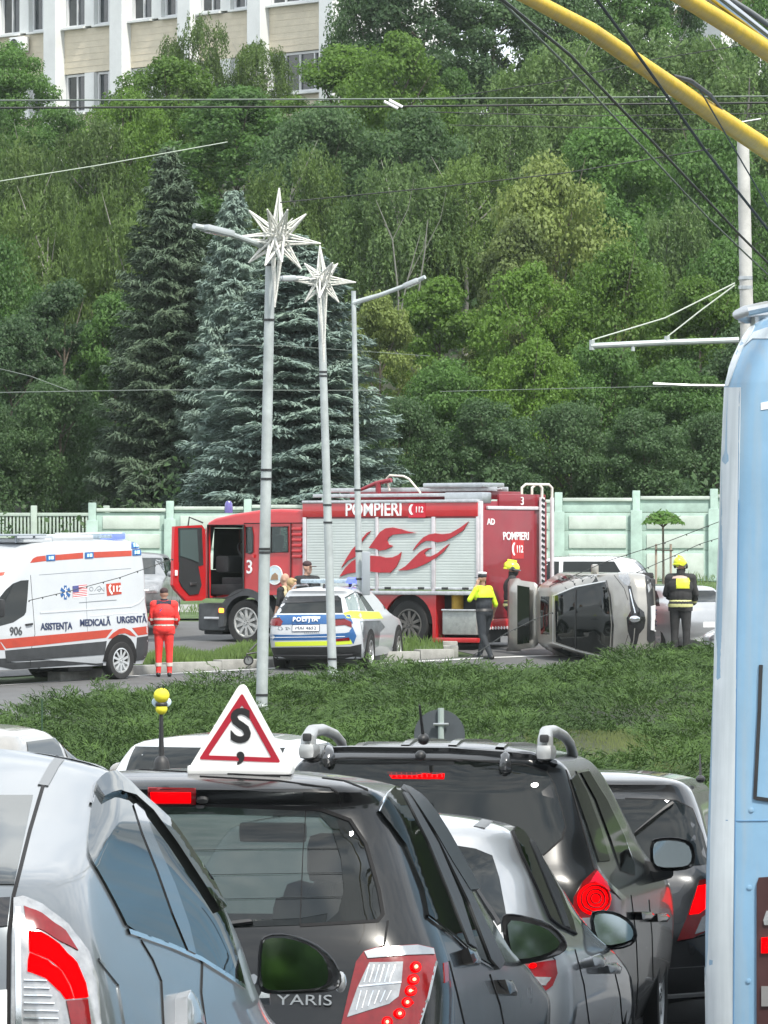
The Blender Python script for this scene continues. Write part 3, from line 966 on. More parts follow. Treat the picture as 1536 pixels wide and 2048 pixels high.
def crown_spruce(H, Rr, seed, dens=2.6, needle=.27):
    global rng
    rng = np.random.default_rng(seed)
    C = []; N = []; A = []
    z = .5
    while z < H - .15:
        t = z / H
        L0 = Rr * (1 - t) ** .56 * (1 if t > .06 else .8)
        nb = max(4, int((9 - 4 * t)))
        a0 = rng.uniform(0, 6.283)
        for b in range(nb):
            a = a0 + 6.283 * b / nb + rng.uniform(-.25, .25)
            L = L0 * rng.uniform(.72, 1.14)
            if L < .12: L = .12
            ns = max(4, int(L * 13 * dens))
            s = np.linspace(.12, 1, ns)
            dirv = np.array([math.cos(a), math.sin(a), 0]); side = np.array([-math.sin(a), math.cos(a), 0])
            droop = -.30 * s * L + .22 * L * s ** 2.2
            pts = np.outer(s * L, dirv) + np.outer(droop + z, [0, 0, 1])
            for q in range(6):
                m = len(s)
                sp = rng.uniform(-1, 1, m) * (.50 * (1 - s * .55)) * min(L, 2.2)
                cc = pts + np.outer(sp, side) + rng.normal(size=(m, 3)) * .05
                cc[:, 2] -= np.abs(sp) * .30
                C.append(cc)
                ax = np.outer(np.ones(m), dirv) * .9 + np.outer(np.sign(sp) * .8, side) + rng.normal(size=(m, 3)) * .3
                ax[:, 2] -= .15
                A.append(ax); N.append(np.tile([0, 0, 1.0], (m, 1)) + np.outer(np.ones(m) * .35, dirv) + rng.normal(size=(m, 3)) * .45)
        z += rng.uniform(.26, .40) * (1 - .35 * t)
    C = np.concatenate(C); A = np.concatenate(A); N = np.concatenate(N)
    # leader
    return leaf_quads(C, N, needle * rng.uniform(.7, 1.4, len(C)), .20, unit(A))

BASE = {}
def base_tree(kind):
    """(crown mesh, trunk mesh, height, radius) at natural size, made once per kind"""
    if kind in BASE: return BASE[kind]
    sp, v = kind.rsplit('_', 1); v = int(v)
    if sp in ('bright', 'mid', 'dark', 'yellow'):
        H, Rr = (10.0, 3.9) if v == 1 else ((10.5, 3.4) if v == 2 else (9.0, 4.4))
        Vv, Fq = crown_deciduous(H - .35, Rr, 1.4, 105 if v != 3 else 125, 25000, .205, 40 + v * 7 + len(sp))
        tr = limb_mb(H, .22, Rr, 7, v + 3); bark = M_bark
    elif sp in ('willow', 'olive'):
        H, Rr = (11.0, 3.9) if v == 1 else (11.0, 3.3)
        Vv, Fq = crown_willow(H - .5, Rr, 2.2, 1500, 18, .235, 90 + v * 3 + len(sp))
        tr = limb_mb(H, .20, Rr, 8, v + 13, lean=.4); bark = M_barkpale
    else:
        H, Rr = 14.0, 3.3
        Vv, Fq = crown_spruce(H, Rr, 130 + v + len(sp))
        tr = MB(); tr.tube([(0, 0, -.4), (0, 0, 5), (0, 0, 10), (0, 0, H - .1)], [.24, .18, .10, .015], n=8); bark = M_bark
    crown = np_mesh(sp + '_crown', Vv, Fq, ML[sp])
    t = tr.build('trunk', bark, None); tm = t.data; bpy.data.objects.remove(t)
    BASE[kind] = (crown, tm, H, Rr)
    return BASE[kind]

KIND_NAME = {'bright': ('maple_tree', 'bright green broadleaf tree'), 'mid': ('broadleaf_tree', 'mid green broadleaf tree'), 'dark': ('dark_tree', 'dark green broadleaf tree'),
             'yellow': ('linden_tree', 'yellow green linden tree'), 'willow': ('willow_tree', 'grey green willow tree'), 'olive': ('birch_tree', 'olive green drooping birch tree'),
             'spruce': ('spruce_tree', 'dark grey spruce tree'), 'blue': ('blue_spruce_tree', 'blue spruce tree')}
def tree(kind, px, py_top, halfw, d, where, rot=None, base_z=None, label=None):
    crown, trunk, H, Rr = base_tree(kind)
    sp = kind.rsplit('_', 1)[0]
    top = P(px, py_top, d)
    z0 = T(top.x, d) if base_z is None else base_z
    h = max(2.0, top.z - z0)
    sz = h / H
    sx = (halfw * d / F) / Rr
    nm, lb = KIND_NAME[sp]
    t = thing(nm, label or (lb + ' ' + where), 'tree', loc=(top.x, d, z0), rotz=rnd.uniform(0, 6.28) if rot is None else rot,
              group='spruces in front of the wood' if sp in ('spruce', 'blue') else 'trees on the wooded hillside')
    c = link('crown', crown, t); c.scale = (sx, sx, sz)
    k = link('trunk', trunk, t); k.scale = (sx * .8, sx * .8, sz)
    return t

# (kind, column, top row, half width, distance, where)
TREES = [
    ('mid_1', 25, 85, 95, 203, 'at the left end of the office block'),
    ('mid_3', -60, 180, 110, 196, 'cut off by the picture edge left of the office block'),
    ('mid_3', 118, 212, 85, 198, 'in front of the white pilaster foot under the lowest office windows'),
    ('olive_1', 385, 25, 85, 207, 'rising highest in front of the beige panels'),
    ('olive_2', 510, 75, 75, 208, 'right of the tallest birch against the office wall'),
    ('bright_1', 335, 118, 135, 194, 'below the office windows, left of the bigger maple'),
    ('bright_3', 250, 190, 105, 187, 'under the lowest office windows'),
    ('bright_2', 680, 95, 125, 192, 'under the right corner of the office block'),
    ('bright_1', 790, 70, 130, 186, 'with the broadest crown in front of the dark hilltop trees'),
    ('mid_2', 905, 140, 75, 188, 'squeezed between the broad maple and the willow'),
    ('dark_1', 850, -90, 150, 203, 'standing alone on the hilltop right of the office block'),
    ('dark_3', 740, -60, 95, 204, 'touching the right corner of the office block'),
    ('dark_2', 985, -60, 120, 205, 'on the hilltop behind the first yellow pole'),
    ('dark_3', 1120, -60, 120, 206, 'at the top edge left of the second diagonal wire'),
    ('mid_1', 1240, -70, 130, 208, 'at the top edge between the two yellow poles'),
    ('dark_1', 1350, -60, 90, 210, 'at the top edge beside the gabled house'),
    ('mid_3', 1530, -40, 105, 206, 'at the upper right corner under the black hose'),
    ('willow_1', 1120, 85, 165, 186, 'under the first yellow pole, left of its twin'),
    ('willow_2', 1300, 45, 180, 192, 'behind the middle of the first yellow pole'),
    ('willow_1', 1490, 70, 170, 188, 'behind the concrete mast on the far right'),
    ('willow_2', 1010, 190, 120, 178, 'beneath the level wires in the middle of the slope'),
    ('mid_1', 1230, 230, 140, 172, 'below the big willows, left of the concrete mast'),
    ('mid_3', 1430, 250, 140, 170, 'directly behind the top of the concrete mast'),
    ('olive_1', 60, 255, 125, 176, 'crossed by the pale slanting wire on the left'),
    ('olive_2', 190, 235, 95, 181, 'left of the dark maples under the office block'),
    ('mid_2', 470, 175, 140, 182, 'filling the dark dip behind the slanting wire end'),
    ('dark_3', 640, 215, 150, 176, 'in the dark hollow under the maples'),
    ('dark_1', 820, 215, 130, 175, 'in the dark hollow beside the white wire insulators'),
    ('olive_1', 575, 285, 120, 168, 'behind the tip of the taller star ornament'),
    ('willow_1', 790, 320, 135, 166, 'with pale bare stems above the right street lamp arm'),
    ('olive_2', 930, 300, 110, 168, 'left of the yellow linden top'),
    ('yellow_3', 1110, 330, 150, 154, 'the palest crown in the middle of the right slope'),
    ('yellow_2', 1040, 440, 110, 152, 'low and pale below the palest linden'),
    ('mid_2', 1215, 400, 105, 156, 'right of the palest linden crown'),
    ('willow_2', 1330, 390, 110, 160, 'drooping left of the concrete mast'),
    ('mid_1', 1450, 480, 110, 152, 'behind the stay wires of the mast arm'),
    ('olive_2', 245, 370, 110, 158, 'left of the dark spruce tip'),
    ('olive_1', 90, 380, 120, 160, 'on the left slope above the dark broadleaf trees'),
    ('mid_3', -10, 470, 120, 154, 'leaning in from the left edge halfway up the slope'),
    ('dark_2', 130, 560, 120, 148, 'left of the spruces above the slatted fence'),
    ('dark_1', 20, 640, 125, 145, 'low on the left edge above the slatted fence'),
    ('mid_2', 230, 590, 90, 147, 'brownish green between the left slope and the dark spruce'),
    ('dark_3', 120, 760, 120, 142, 'the lowest crown right above the slatted fence'),
    ('dark_3', -50, 800, 110, 141, 'the lowest crown at the left edge of the fence'),
    ('yellow_2', 760, 590, 85, 147, 'right beside the blue spruce under the lamp arm'),
    ('bright_2', 880, 560, 110, 150, 'between the lamp arm and the big bright crowns'),
    ('bright_1', 1060, 530, 125, 148, 'under the palest lindens, left of the mast arm'),
    ('bright_3', 1230, 500, 135, 149, 'above the left end of the mast arm'),
    ('bright_2', 1400, 560, 120, 147, 'behind the right half of the mast arm'),
    ('mid_1', 900, 720, 115, 142, 'above the white shutter end of the fire engine'),
    ('bright_3', 1060, 690, 120, 142, 'above the ladder of the fire engine'),
    ('mid_3', 1200, 680, 125, 143, 'above the mint fence and the small street tree'),
    ('mid_1', 1360, 720, 125, 142, 'above the mint fence beside the blue bus'),
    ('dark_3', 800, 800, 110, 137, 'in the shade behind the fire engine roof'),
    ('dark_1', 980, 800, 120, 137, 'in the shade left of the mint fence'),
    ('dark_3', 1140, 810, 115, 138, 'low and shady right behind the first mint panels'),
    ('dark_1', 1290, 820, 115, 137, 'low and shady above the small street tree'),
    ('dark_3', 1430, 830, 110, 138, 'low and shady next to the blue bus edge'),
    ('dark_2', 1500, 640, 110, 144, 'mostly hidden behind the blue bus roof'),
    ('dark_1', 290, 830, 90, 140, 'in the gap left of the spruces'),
]
for a in TREES: tree(*a)
tree('spruce_1', 338, 285, 180, 139, '', label='tall dark grey spruce left of the blue spruces, tallest of the conifers')
tree('blue_1', 468, 370, 150, 137, '', label='slim blue spruce with its thin tip left of the taller star')
tree('blue_2', 590, 460, 275, 133, '', label='broad blue spruce behind the two star poles and the fire engine')
# pale bare stems that show between the willows
for k, (a, b, c) in enumerate([((752, 400), (785, 480), (797, 590)), ((840, 470), (815, 560), (798, 640)), ((855, 440), (850, 500), (835, 600))]):
    st = thing('bare_birch_stem', ['long pale bare stem leaning left above the lamp arm', 'pale bare stem leaning right above the lamp arm', 'short pale bare stem, rightmost above the lamp arm'][k], 'tree',
               loc=P(c[0], c[1], 160), group='pale bare stems among the willows')
    p0 = P(c[0], c[1], 160); z0 = T(p0.x, 160)
    mb = MB(); pts = [Vector((p0.x, 160, z0)), p0, P(b[0], b[1], 160), P(a[0], a[1], 160)]
    mb.tube([q - p0 for q in pts], [.036, .030, .024, .010], n=7); mb.build('trunk', mat('dim pale bark', (.17, .175, .15), .9, var=.3), st)
    mb = MB(); q1 = P(b[0], b[1], 160); mb.tube([q1 - p0, q1 + Vector((.5, 0, 1.0)) - p0, q1 + Vector((.7, 0, 2.0)) - p0], [.014, .010, .004], n=6); mb.build('branch', MATS['dim pale bark'], st)

# undergrowth filling the foot of the wood: nobody could count it
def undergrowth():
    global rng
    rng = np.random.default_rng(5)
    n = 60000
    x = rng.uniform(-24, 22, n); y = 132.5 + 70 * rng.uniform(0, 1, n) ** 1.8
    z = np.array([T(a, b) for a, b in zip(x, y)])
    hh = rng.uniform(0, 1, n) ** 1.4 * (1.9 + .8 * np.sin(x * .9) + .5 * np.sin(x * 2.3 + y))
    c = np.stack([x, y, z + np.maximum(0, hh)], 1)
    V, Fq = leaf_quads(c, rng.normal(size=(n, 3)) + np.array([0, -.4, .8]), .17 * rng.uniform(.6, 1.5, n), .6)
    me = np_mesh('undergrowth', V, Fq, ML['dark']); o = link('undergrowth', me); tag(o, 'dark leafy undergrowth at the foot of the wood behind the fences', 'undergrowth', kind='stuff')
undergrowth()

# ---------------------------------------------------------------- creeping juniper bed in front of the ring road
def bump_field(x, y):
    return (np.sin(x * 1.7 + np.sin(y * .45) * 1.5) * .5 + np.sin(y * .75 + x * .6) * .5 + np.sin(x * 3.1 - y * .9) * .35 + np.sin(x * .6 + y * .21 + 2) * .6) * .5
def juniper():
    """feathery branchlets: each an arching stem with narrow sprays along both sides"""
    global rng
    rng = np.random.default_rng(11)
    n = 42000
    y = 46 + 49 * rng.uniform(0, 1, n) ** .85
    half = y * .083 + .6
    x = rng.uniform(-1, 1, n) * half
    keep = np.array([b < Yn(a) + .15 * math.sin(a * 5) - .1 for a, b in zip(x, y)])
    gap = ((x - 2.85) / .75) ** 2 + ((y - 64.5) / 4.6) ** 2 + .35 * np.sin(x * 5) * np.sin(y * 1.3) < 1      # bare grass between the shrubs
    keep &= ~gap
    x, y = x[keep], y[keep]; n = len(x)
    zb = np.array([T(a, b) for a, b in zip(x, y)])
    edge = np.clip((np.array([Yn(a) for a in x]) - y) / 1.3, .25, 1)
    hgt = (.34 + .36 * bump_field(x, y) + .15 * bump_field(x * 2.3 + 1, y * 1.9)) * edge
    lay = rng.uniform(0, 1, n) ** .4
    e = .15
    gx = (bump_field(x + e, y) - bump_field(x - e, y)) / (2 * e); gy = (bump_field(x, y + e) - bump_field(x, y - e)) / (2 * e)
    th = np.arctan2(-gy, -gx) + rng.normal(size=n) * .75 + .5 * np.sin(x * .8 + y * .3)
    L = (.23 + .09 * (y - 46) / 45) * rng.uniform(.6, 1.4, n)
    d = np.stack([np.cos(th), np.sin(th), rng.uniform(.25, .85, n)], 1); d = unit(d)
    root = np.stack([x, y, zb + np.maximum(.0, hgt * lay) - .05], 1)
    C, N_, A, S_ = [], [], [], []
    side = unit(np.cross(d, np.tile([0, 0, 1.0], (n, 1))))
    upv = np.cross(side, d)
    for j, f in enumerate(np.linspace(.15, 1.0, 8)):
        s = (-1 if j % 2 else 1) * (.34 * (1 - f) + .07)
        c = root + d * (L * f)[:, None] - np.array([0, 0, 1]) * (L * f ** 2 * .22)[:, None] + side * (L * s * .5)[:, None]
        C.append(c + rng.normal(size=(n, 3)) * .012); A.append(unit(d + side * (s * 2.4) + rng.normal(size=(n, 3)) * .22))
        N_.append(unit(upv + rng.normal(size=(n, 3)) * .45)); S_.append(L * (.52 - .18 * f) * rng.uniform(.8, 1.2, n))
    V, Fq = leaf_quads(np.concatenate(C), np.concatenate(N_), np.concatenate(S_), .135, np.concatenate(A))
    me = np_mesh('juniper_bed', V, Fq, ML['juniper'])
    o = link('juniper_bed', me); tag(o, 'low spreading green juniper bed in front of the ring road', 'ground cover', kind='stuff')
juniper()

def grass_tufts(name, label, regions, n, h, m, seed):
    global rng
    rng = np.random.default_rng(seed)
    xs_, ys_ = [], []
    for (x0, x1, fa, fb, w) in regions:
        k = int(n * w); x = rng.uniform(x0, x1, k)
        t = rng.uniform(0, 1, k)
        ya = np.array([fa(a) for a in x]); yb = np.array([fb(a) for a in x])
        xs_.append(x); ys_.append(ya + (yb - ya) * t)
    x = np.concatenate(xs_); y = np.concatenate(ys_); n = len(x)
    hh = h * rng.uniform(.4, 1.3, n) * (0.7 + .5 * np.sin(x * 2.1 + 1) ** 2)
    z = np.array([T(a, b) for a, b in zip(x, y)]) + .08
    c = np.stack([x, y, z + hh * .45], 1)
    ax = np.stack([rng.normal(size=n) * .28, rng.normal(size=n) * .28, np.ones(n)], 1)
    V, Fq = leaf_quads(c, np.stack([rng.normal(size=n) * .6, -np.ones(n), np.ones(n) * .2], 1), hh, .10, unit(ax))
    o = link(name, np_mesh(name, V, Fq, m)); tag(o, label, 'grass', kind='stuff')
grass_tufts('island_grass', 'uneven tall grass on the traffic island by the fire engine', [(-6.0, -0.2, lambda x: Yw(x) + .8, lambda x: Yw(x) + 3.0, .8), (-.2, 1.2, lambda x: Yw(x) + .8, lambda x: Yw(x) + 3.0, .05),
            (-4.5, -2.6, lambda x: Yw(x) + 1.0, lambda x: Yw(x) + 2.6, .35)], 9000, .25, ML['lawn'], 21)
grass_tufts('verge_grass', 'short verge grass along the foot of the mint fence', [(-12, 12, lambda x: 120.5, lambda x: 129.6, .7), (-12, 12, lambda x: 114.6, lambda x: 117, .3)], 9000, .20, ML['lawn'], 22)
grass_tufts('gap_grass', 'pale mown grass patch between the junipers behind the cars', [(1.9, 3.8, lambda x: 59, lambda x: 70, 1.0)], 9000, .07, leaf_mat('pale mown grass', (.125, .165, .055), var=.35, trans=.2), 23)

# ---------------------------------------------------------------- young street tree with two stakes
def young_tree():
    d = 118.0; b = P(1326, 1150, d); z0 = T(b.x, d)
    t = thing('young_street_tree', 'small young tree with an umbrella crown tied to two stakes by the mint fence', 'tree', loc=(b.x, d, z0))
    top = P(0, 1012, d).z - z0; fork = P(0, 1052, d).z - z0
    mb = MB(); mb.tube([(0, 0, -.2), (.01, 0, fork * .5), (0, 0, fork)], [.035, .028, .024], n=8)
    for a in range(7):
        t_ = a * .9; mb.tube([(0, 0, fork - .03), (.22 * math.cos(t_), .22 * math.sin(t_), fork + .16), (.42 * math.cos(t_), .42 * math.sin(t_), fork + .24)], [.018, .012, .005], n=5)
    mb.build('trunk', M_bark, t)
    global rng
    rng = np.random.default_rng(31)
    n = 420
    a = rng.uniform(0, 6.283, n); r = np.sqrt(rng.uniform(0, 1, n)) * .50
    z = fork + .10 + (1 - (r / .52) ** 2) * (top - fork - .12) * rng.uniform(.35, 1, n) - .05
    c = np.stack([r * np.cos(a), r * np.sin(a), z], 1)
    V, Fq = leaf_quads(c, np.stack([np.cos(a) * .7, np.sin(a) * .7, np.ones(n)], 1) + rng.normal(size=(n, 3)) * .4, .15 * rng.uniform(.6, 1.3, n), .42)
    link('crown', np_mesh('young_crown', V, Fq, ML['mid']), t)
    for sx in (-.17, .19):
        mb = MB(); mb.tube([(sx, 0, -.2), (sx * .96, 0, P(0, 1088, d).z - z0)], .028, n=8)
        mb.build('stake', mat('weathered wood stake', (.30, .24, .19), .9, var=.3), t)
    mb = MB(); mb.tube([(-.19, -.03, P(0, 1100, d).z - z0), (.24, -.03, P(0, 1100, d).z - z0 - .01)], .018, n=6); mb.build('tie_bar', M_bark, t)
young_tree()
# ---------------------------------------------------------------- the queue of cars
def paint(name, col, metal=0.0, rough=0.28, coat=1.0, var=0.10, vscale=1.6):
    return mat(name, col, rough, metal, coat=coat, var=var, vscale=vscale)
M_pblack = paint('black car paint', (0.006, 0.007, 0.008), 0.0, .25, coat=.55)
M_pblack.node_tree.nodes['Principled BSDF'].inputs['Specular IOR Level'].default_value = .3
M_pblack.node_tree.nodes['Principled BSDF'].inputs['Coat Weight'].default_value = .4
M_pgrey = paint('blue grey metallic paint', (0.165, 0.182, 0.195), 0.62, .30, coat=.55)
M_psilver = paint('silver metallic paint', (0.42, 0.43, 0.44), 0.7, .30)
M_pdark = paint('dark grey metallic paint', (0.045, 0.047, 0.050), 0.5, .25)
M_pwhite = paint('white car paint', (0.50, 0.515, 0.53), 0.0, .25)
M_seat = mat('grey seat cloth', (0.035, 0.038, 0.040), 0.9, var=.2)
M_clearglass = glass_mat('rear window glass', (0.40, 0.47, 0.45), 0.74, dark=(0.02, 0.024, 0.024))
M_plate = mat('white number plate', (0.75, 0.76, 0.76), 0.45)

def wheel(parent, x, y, r, w, side, rim=M_alu, spokes=9, hub=None):
    """tyre with tread shoulders, dished rim, spokes and hub; side = +1 right, -1 left"""
    wh = MB()
    prof = [(r * .64, -w * .42), (r * .80, -w * .50), (r * .94, -w * .48), (r, -w * .34), (r, w * .34), (r * .94, w * .48), (r * .80, w * .50), (r * .64, w * .42), (r * .60, w * .2), (r * .60, -w * .2), (r * .64, -w * .42)]
    wh.lathe(prof, (0, 0, 0), 'X', 32)
    t = wh.build('wheel', M_rubber, parent); t.location = (x, y, r)
    m = MB(); s = side
    m.lathe([(r * .655, s * w * .30), (r * .655, s * w * .43), (r * .60, s * w * .45), (r * .57, s * w * .34), (r * .55, s * w * .18), (0.001, s * w * .16)], (0, 0, 0), 'X', 32)
    m.build('rim', rim, t)
    sp = MB()
    for k in range(spokes):
        a = 2 * math.pi * k / spokes
        c, q = math.cos(a), math.sin(a)
        R = Matrix.Rotation(a, 3, 'X')
        sp.box(R @ Vector((s * w * .36, 0, r * .34)), (w * .10, r * .12, r * .46), R)
    sp.cyl((s * w * .28, 0, 0), (s * w * .44, 0, 0), r * .14, r * .12, n=16)
    sp.build('spokes', hub or rim, t)
    dk = MB()
    for k in range(5):
        a = 2 * math.pi * (k + .5) / 5
        dk.cyl((s * w * .40, r * .085 * math.cos(a), r * .085 * math.sin(a)), (s * w * .455, r * .085 * math.cos(a), r * .085 * math.sin(a)), r * .022, n=6)
    dk.build('wheel_nut', M_blk, t)
    return t

def cam_mirror(root, outline, glass, d, depth, mshell, name='side_mirror', extra=None):
    """door mirror: rounded shell swelling away from us, glass set in its face; outline as seen from here, placed at distance d"""
    Mi = root.matrix_world.inverted()
    pts = [Vector(p) for p in outline]
    for _ in range(1):
        q = []
        for i in range(len(pts)):
            a, b = pts[i], pts[(i + 1) % len(pts)]
            q += [a * .75 + b * .25, a * .25 + b * .75]
        pts = q
    c = sum(pts, Vector((0, 0))) / len(pts)
    n = len(pts); V = []; Fs = []
    lay = [(0.0, .90, .004), (0.0, .97, 0), (.018, 1.0, 0), (.30, .96, 0), (.62, .82, 0), (.88, .55, 0), (1.0, .12, 0)]
    for t, s, inn in lay:
        for p in pts:
            q = c + (p - c) * s
            w = P(q.x, q.y, d); w.y += depth * t + inn
            V.append(Mi @ w)
    for i in range(len(lay) - 1):
        for k in range(n): Fs.append((i * n + k, i * n + (k + 1) % n, (i + 1) * n + (k + 1) % n, (i + 1) * n + k))
    Fs.append(tuple(range(n))); Fs.append(tuple(range((len(lay) - 1) * n, len(lay) * n)))
    mb = MB(); mb.add(V, Fs); sh = mb.build(name, mshell, root)
    g = [Vector(p) for p in glass]
    for _ in range(1):
        q = []
        for i in range(len(g)):
            a, b = g[i], g[(i + 1) % len(g)]
            q += [a * .75 + b * .25, a * .25 + b * .75]
        g = q
    mb = MB()
    gy = sum(p.y for p in g) / len(g)
    A = [Mi @ (P(p.x, p.y, d) + Vector((0, -.014 + (gy - p.y) * d / F * .17, 0))) for p in g]; B = [Mi @ (P(p.x, p.y, d) + Vector((0, .03, 0))) for p in g]
    k = len(g)
    mb.add(A + B, [tuple(range(k))] + [(i, (i + 1) % k, k + (i + 1) % k, k + i) for i in range(k)])
    gl = mb.build('mirror_glass', M_mirror, sh, angle=20)
    return sh

def pt_in(root, px, py, d):
    return root.matrix_world.inverted() @ P(px, py, d)

def ell(cx, cy, rx, ry, n=16):
    return [(cx + rx * math.cos(2 * math.pi * k / n), cy + ry * math.sin(2 * math.pi * k / n)) for k in range(n)]

def under(root, L, w, wb0, wb1, r, tw=.20):
    for y in (wb0, wb1):
        for s in (-1, 1): wheel(root, s * (w - tw * .55), y, r, tw, s)
    mb = MB(); mb.bbox((0, L / 2, .26), (w * 1.8, L - .25, .16), .04); mb.build('underbody', M_blk, root)

# ---------- 1: blue grey hatchback nearest on the left
def blue_grey_hatch():
    M = car_matrix(-1.485, 10.75, .12, 9.0, -3.4)
    r = thing('blue_grey_hatchback', 'blue grey metallic hatchback nearest to us with its tall brake light lit red', 'car', M=M)
    rows = [dict(z=.24, yr=.16, yf=4.30, w=.80, rr=.16, rf=.5, br=.10, bf=.3), dict(z=.45, yr=.02, yf=4.44, w=.862), dict(z=.60, yr=.0, yf=4.36, w=.874, tf=.08),
            dict(z=.70, yr=.02, yf=3.80, w=.872, rf=.4, tf=.20), dict(z=.80, yr=.04, yf=3.12, w=.866, tf=.22), dict(z=.88, yr=.05, yf=2.92, w=.852, tf=.20), dict(z=1.00, yr=.07, yf=2.74, w=.820, tf=.13),
            dict(z=1.10, yr=.10, yf=2.60, w=.782, rr=.18, tf=.08), dict(z=1.17, yr=.16, yf=2.50, w=.748, rr=.22), dict(z=1.23, yr=.40, yf=2.40, w=.715, br=.14), dict(z=1.31, yr=.78, yf=2.24, w=.668, rr=.26, tf=.04),
            dict(z=1.38, yr=1.08, yf=2.04, w=.612), dict(z=1.43, yr=1.30, yf=1.94, w=.565), dict(z=1.452, yr=1.40, yf=1.88, w=.52)]
    bm = slice_shell(rows, crown=.045, nlev=70, ns=22, soft=5)
    S = Surf(bm, M)
    bm_obj('body', bm, M_pgrey, r)
    S.patch('rear_window', [(-60, 1592), (66, 1592), (28, 1770), (-60, 1770)], M_winglass, r, off=.003)
    S.patch('tail_panel', [(-60, 1800), (20, 1796), (15, 1852), (-60, 1862)], M_blkgl, r)
    S.strip('hatch_gap', [(86, 1572), (60, 1660), (27, 1792), (18, 1870), (16, 2060)], .010, M_seam, r)
    S.strip('roof_ditch', [(132, 1502), (108, 1532), (86, 1572)], .030, mat('grey rubber strip', (.16, .17, .18), .6), r)
    S.patch('number_plate', [(-60, 1985), (14, 1980), (14, 2060), (-60, 2060)], M_plate, r, off=.006)
    lamp = S.patch('tail_lamp', [(26, 1801), (44, 1797), (82, 1813), (132, 1852), (172, 1906), (190, 1962), (196, 2062), (22, 2062), (24, 1900)], M_clear, r, off=.010, step=9)
    S.patch('lamp_tip', [(46, 1818), (80, 1832), (125, 1866), (150, 1905), (112, 1884), (78, 1862), (52, 1858)], M_redlens, lamp, off=.013, thick=.002)
    S.patch('brake_light', [(56, 1866), (80, 1869), (114, 1893), (146, 1930), (163, 1970), (168, 1997), (146, 1999), (138, 1972), (122, 1944), (96, 1920), (57, 1905)], M_redlit, lamp, off=.016, thick=.004)
    S.patch('brake_light', [(57, 1909), (94, 1924), (118, 1947), (133, 1973), (142, 1999), (128, 2000), (112, 1978), (90, 1958), (55, 1944)], M_redlit, lamp, off=.016, thick=.004)
    S.patch('red_lens', [(128, 2004), (168, 2001), (176, 2062), (140, 2062)], M_redlens, lamp, off=.014, thick=.003)
    for k in range(6):
        y = 1962 + k * 15
        S.strip('reflector_rib', [(48, y), (92 + k * 5 if k < 4 else 115, y + 2)], .004, M_chrome, lamp, off=.016)
    S.strip('lamp_edge', [(26, 1801), (44, 1797), (82, 1813), (132, 1852), (172, 1906), (190, 1962), (196, 2062)], .010, M_seam, r, off=.006)
    S.strip('lamp_bezel', [(34, 1820), (36, 1900), (38, 2062)], .016, M_chrome, lamp, off=.014)
    gl = S.patch('side_glass', [(182, 1610), (189, 1574), (206, 1556), (236, 1549), (270, 1560), (312, 1602), (362, 1664), (410, 1748), (440, 1812), (455, 1852), (476, 1930), (486, 1972), (440, 1942), (400, 1917), (340, 1890), (255, 1862), (235, 1820), (200, 1755), (176, 1716), (174, 1680)], M_winglass, r, off=.006, step=8, smooth_poly=1)
    S.patch('door_pillar', [(262, 1613), (276, 1606), (304, 1680), (344, 1770), (372, 1850), (386, 1910), (370, 1902), (340, 1830), (310, 1745), (280, 1670)], M_blkgl, r, off=.009, thick=.003, step=7)
    S.patch('wind_deflector', [(188, 1578), (206, 1558), (236, 1551), (268, 1562), (310, 1604), (360, 1666), (408, 1750), (442, 1818), (430, 1826), (392, 1766), (342, 1690), (296, 1628), (262, 1598), (232, 1590), (204, 1604)], glass_mat('smoked deflector', (.14, .2, .2), .35), r, off=.018, thick=.002, step=9)
    S.strip('window_trim', [(255, 1864), (340, 1893), (400, 1919), (440, 1944), (486, 1974)], .016, M_chrome, r, off=.006)
    S.strip('window_trim', [(182, 1610), (189, 1574), (206, 1556), (236, 1549), (270, 1560), (312, 1602), (362, 1664), (410, 1748), (440, 1812), (476, 1930), (486, 1972)], .012, M_blkgl, r, off=.006)
    S.strip('door_gap', [(282, 1882), (305, 1920), (322, 1962), (327, 2060)], .007, M_seam, r)
    S.strip('door_gap', [(404, 1924), (402, 1985), (412, 2060)], .007, M_seam, r)
    S.patch('door_handle', [(350, 2000), (358, 1985), (372, 2004), (384, 2034), (388, 2062), (350, 2062)], M_psilver, r, off=.03, thick=.03, dome=.01)
    S.strip('body_crease', [(196, 1920), (235, 1968), (250, 2060)], .010, M_pgrey, r, off=.004)
    cam_mirror(r, [(516, 1888), (530, 1868), (575, 1866), (628, 1884), (664, 1912), (682, 1945), (684, 1970), (664, 1984), (610, 1988), (540, 1990), (514, 1980)], [(524, 1890), (534, 1876), (578, 1876), (626, 1893), (652, 1920), (658, 1950), (650, 1972), (606, 1978), (540, 1980), (522, 1968)], 13.2, .16, M_blkgl)
    mb = MB(); mb.tube([pt_in(r, 497, 1965, 13.28), pt_in(r, 515, 1985, 13.30), pt_in(r, 540, 1985, 13.30)], [.03, .03, .035], n=8); mb.build('mirror_arm', M_pgrey, r)
    mb = MB(); mb.sphere(pt_in(r, 681, 1964, 13.23), (.016, .03, .028)); mb.build('indicator', M_clear, r)
    under(r, 4.46, .875, .86, 3.56, .315)
    return r
blue_grey_hatch()

# ---------- 2: black learner hatchback
def person_head(parent, loc, m_skin, m_hair, s=1.0):
    mb = MB(); mb.sphere(loc, (.075 * s, .095 * s, .115 * s), 14, 10); return mb

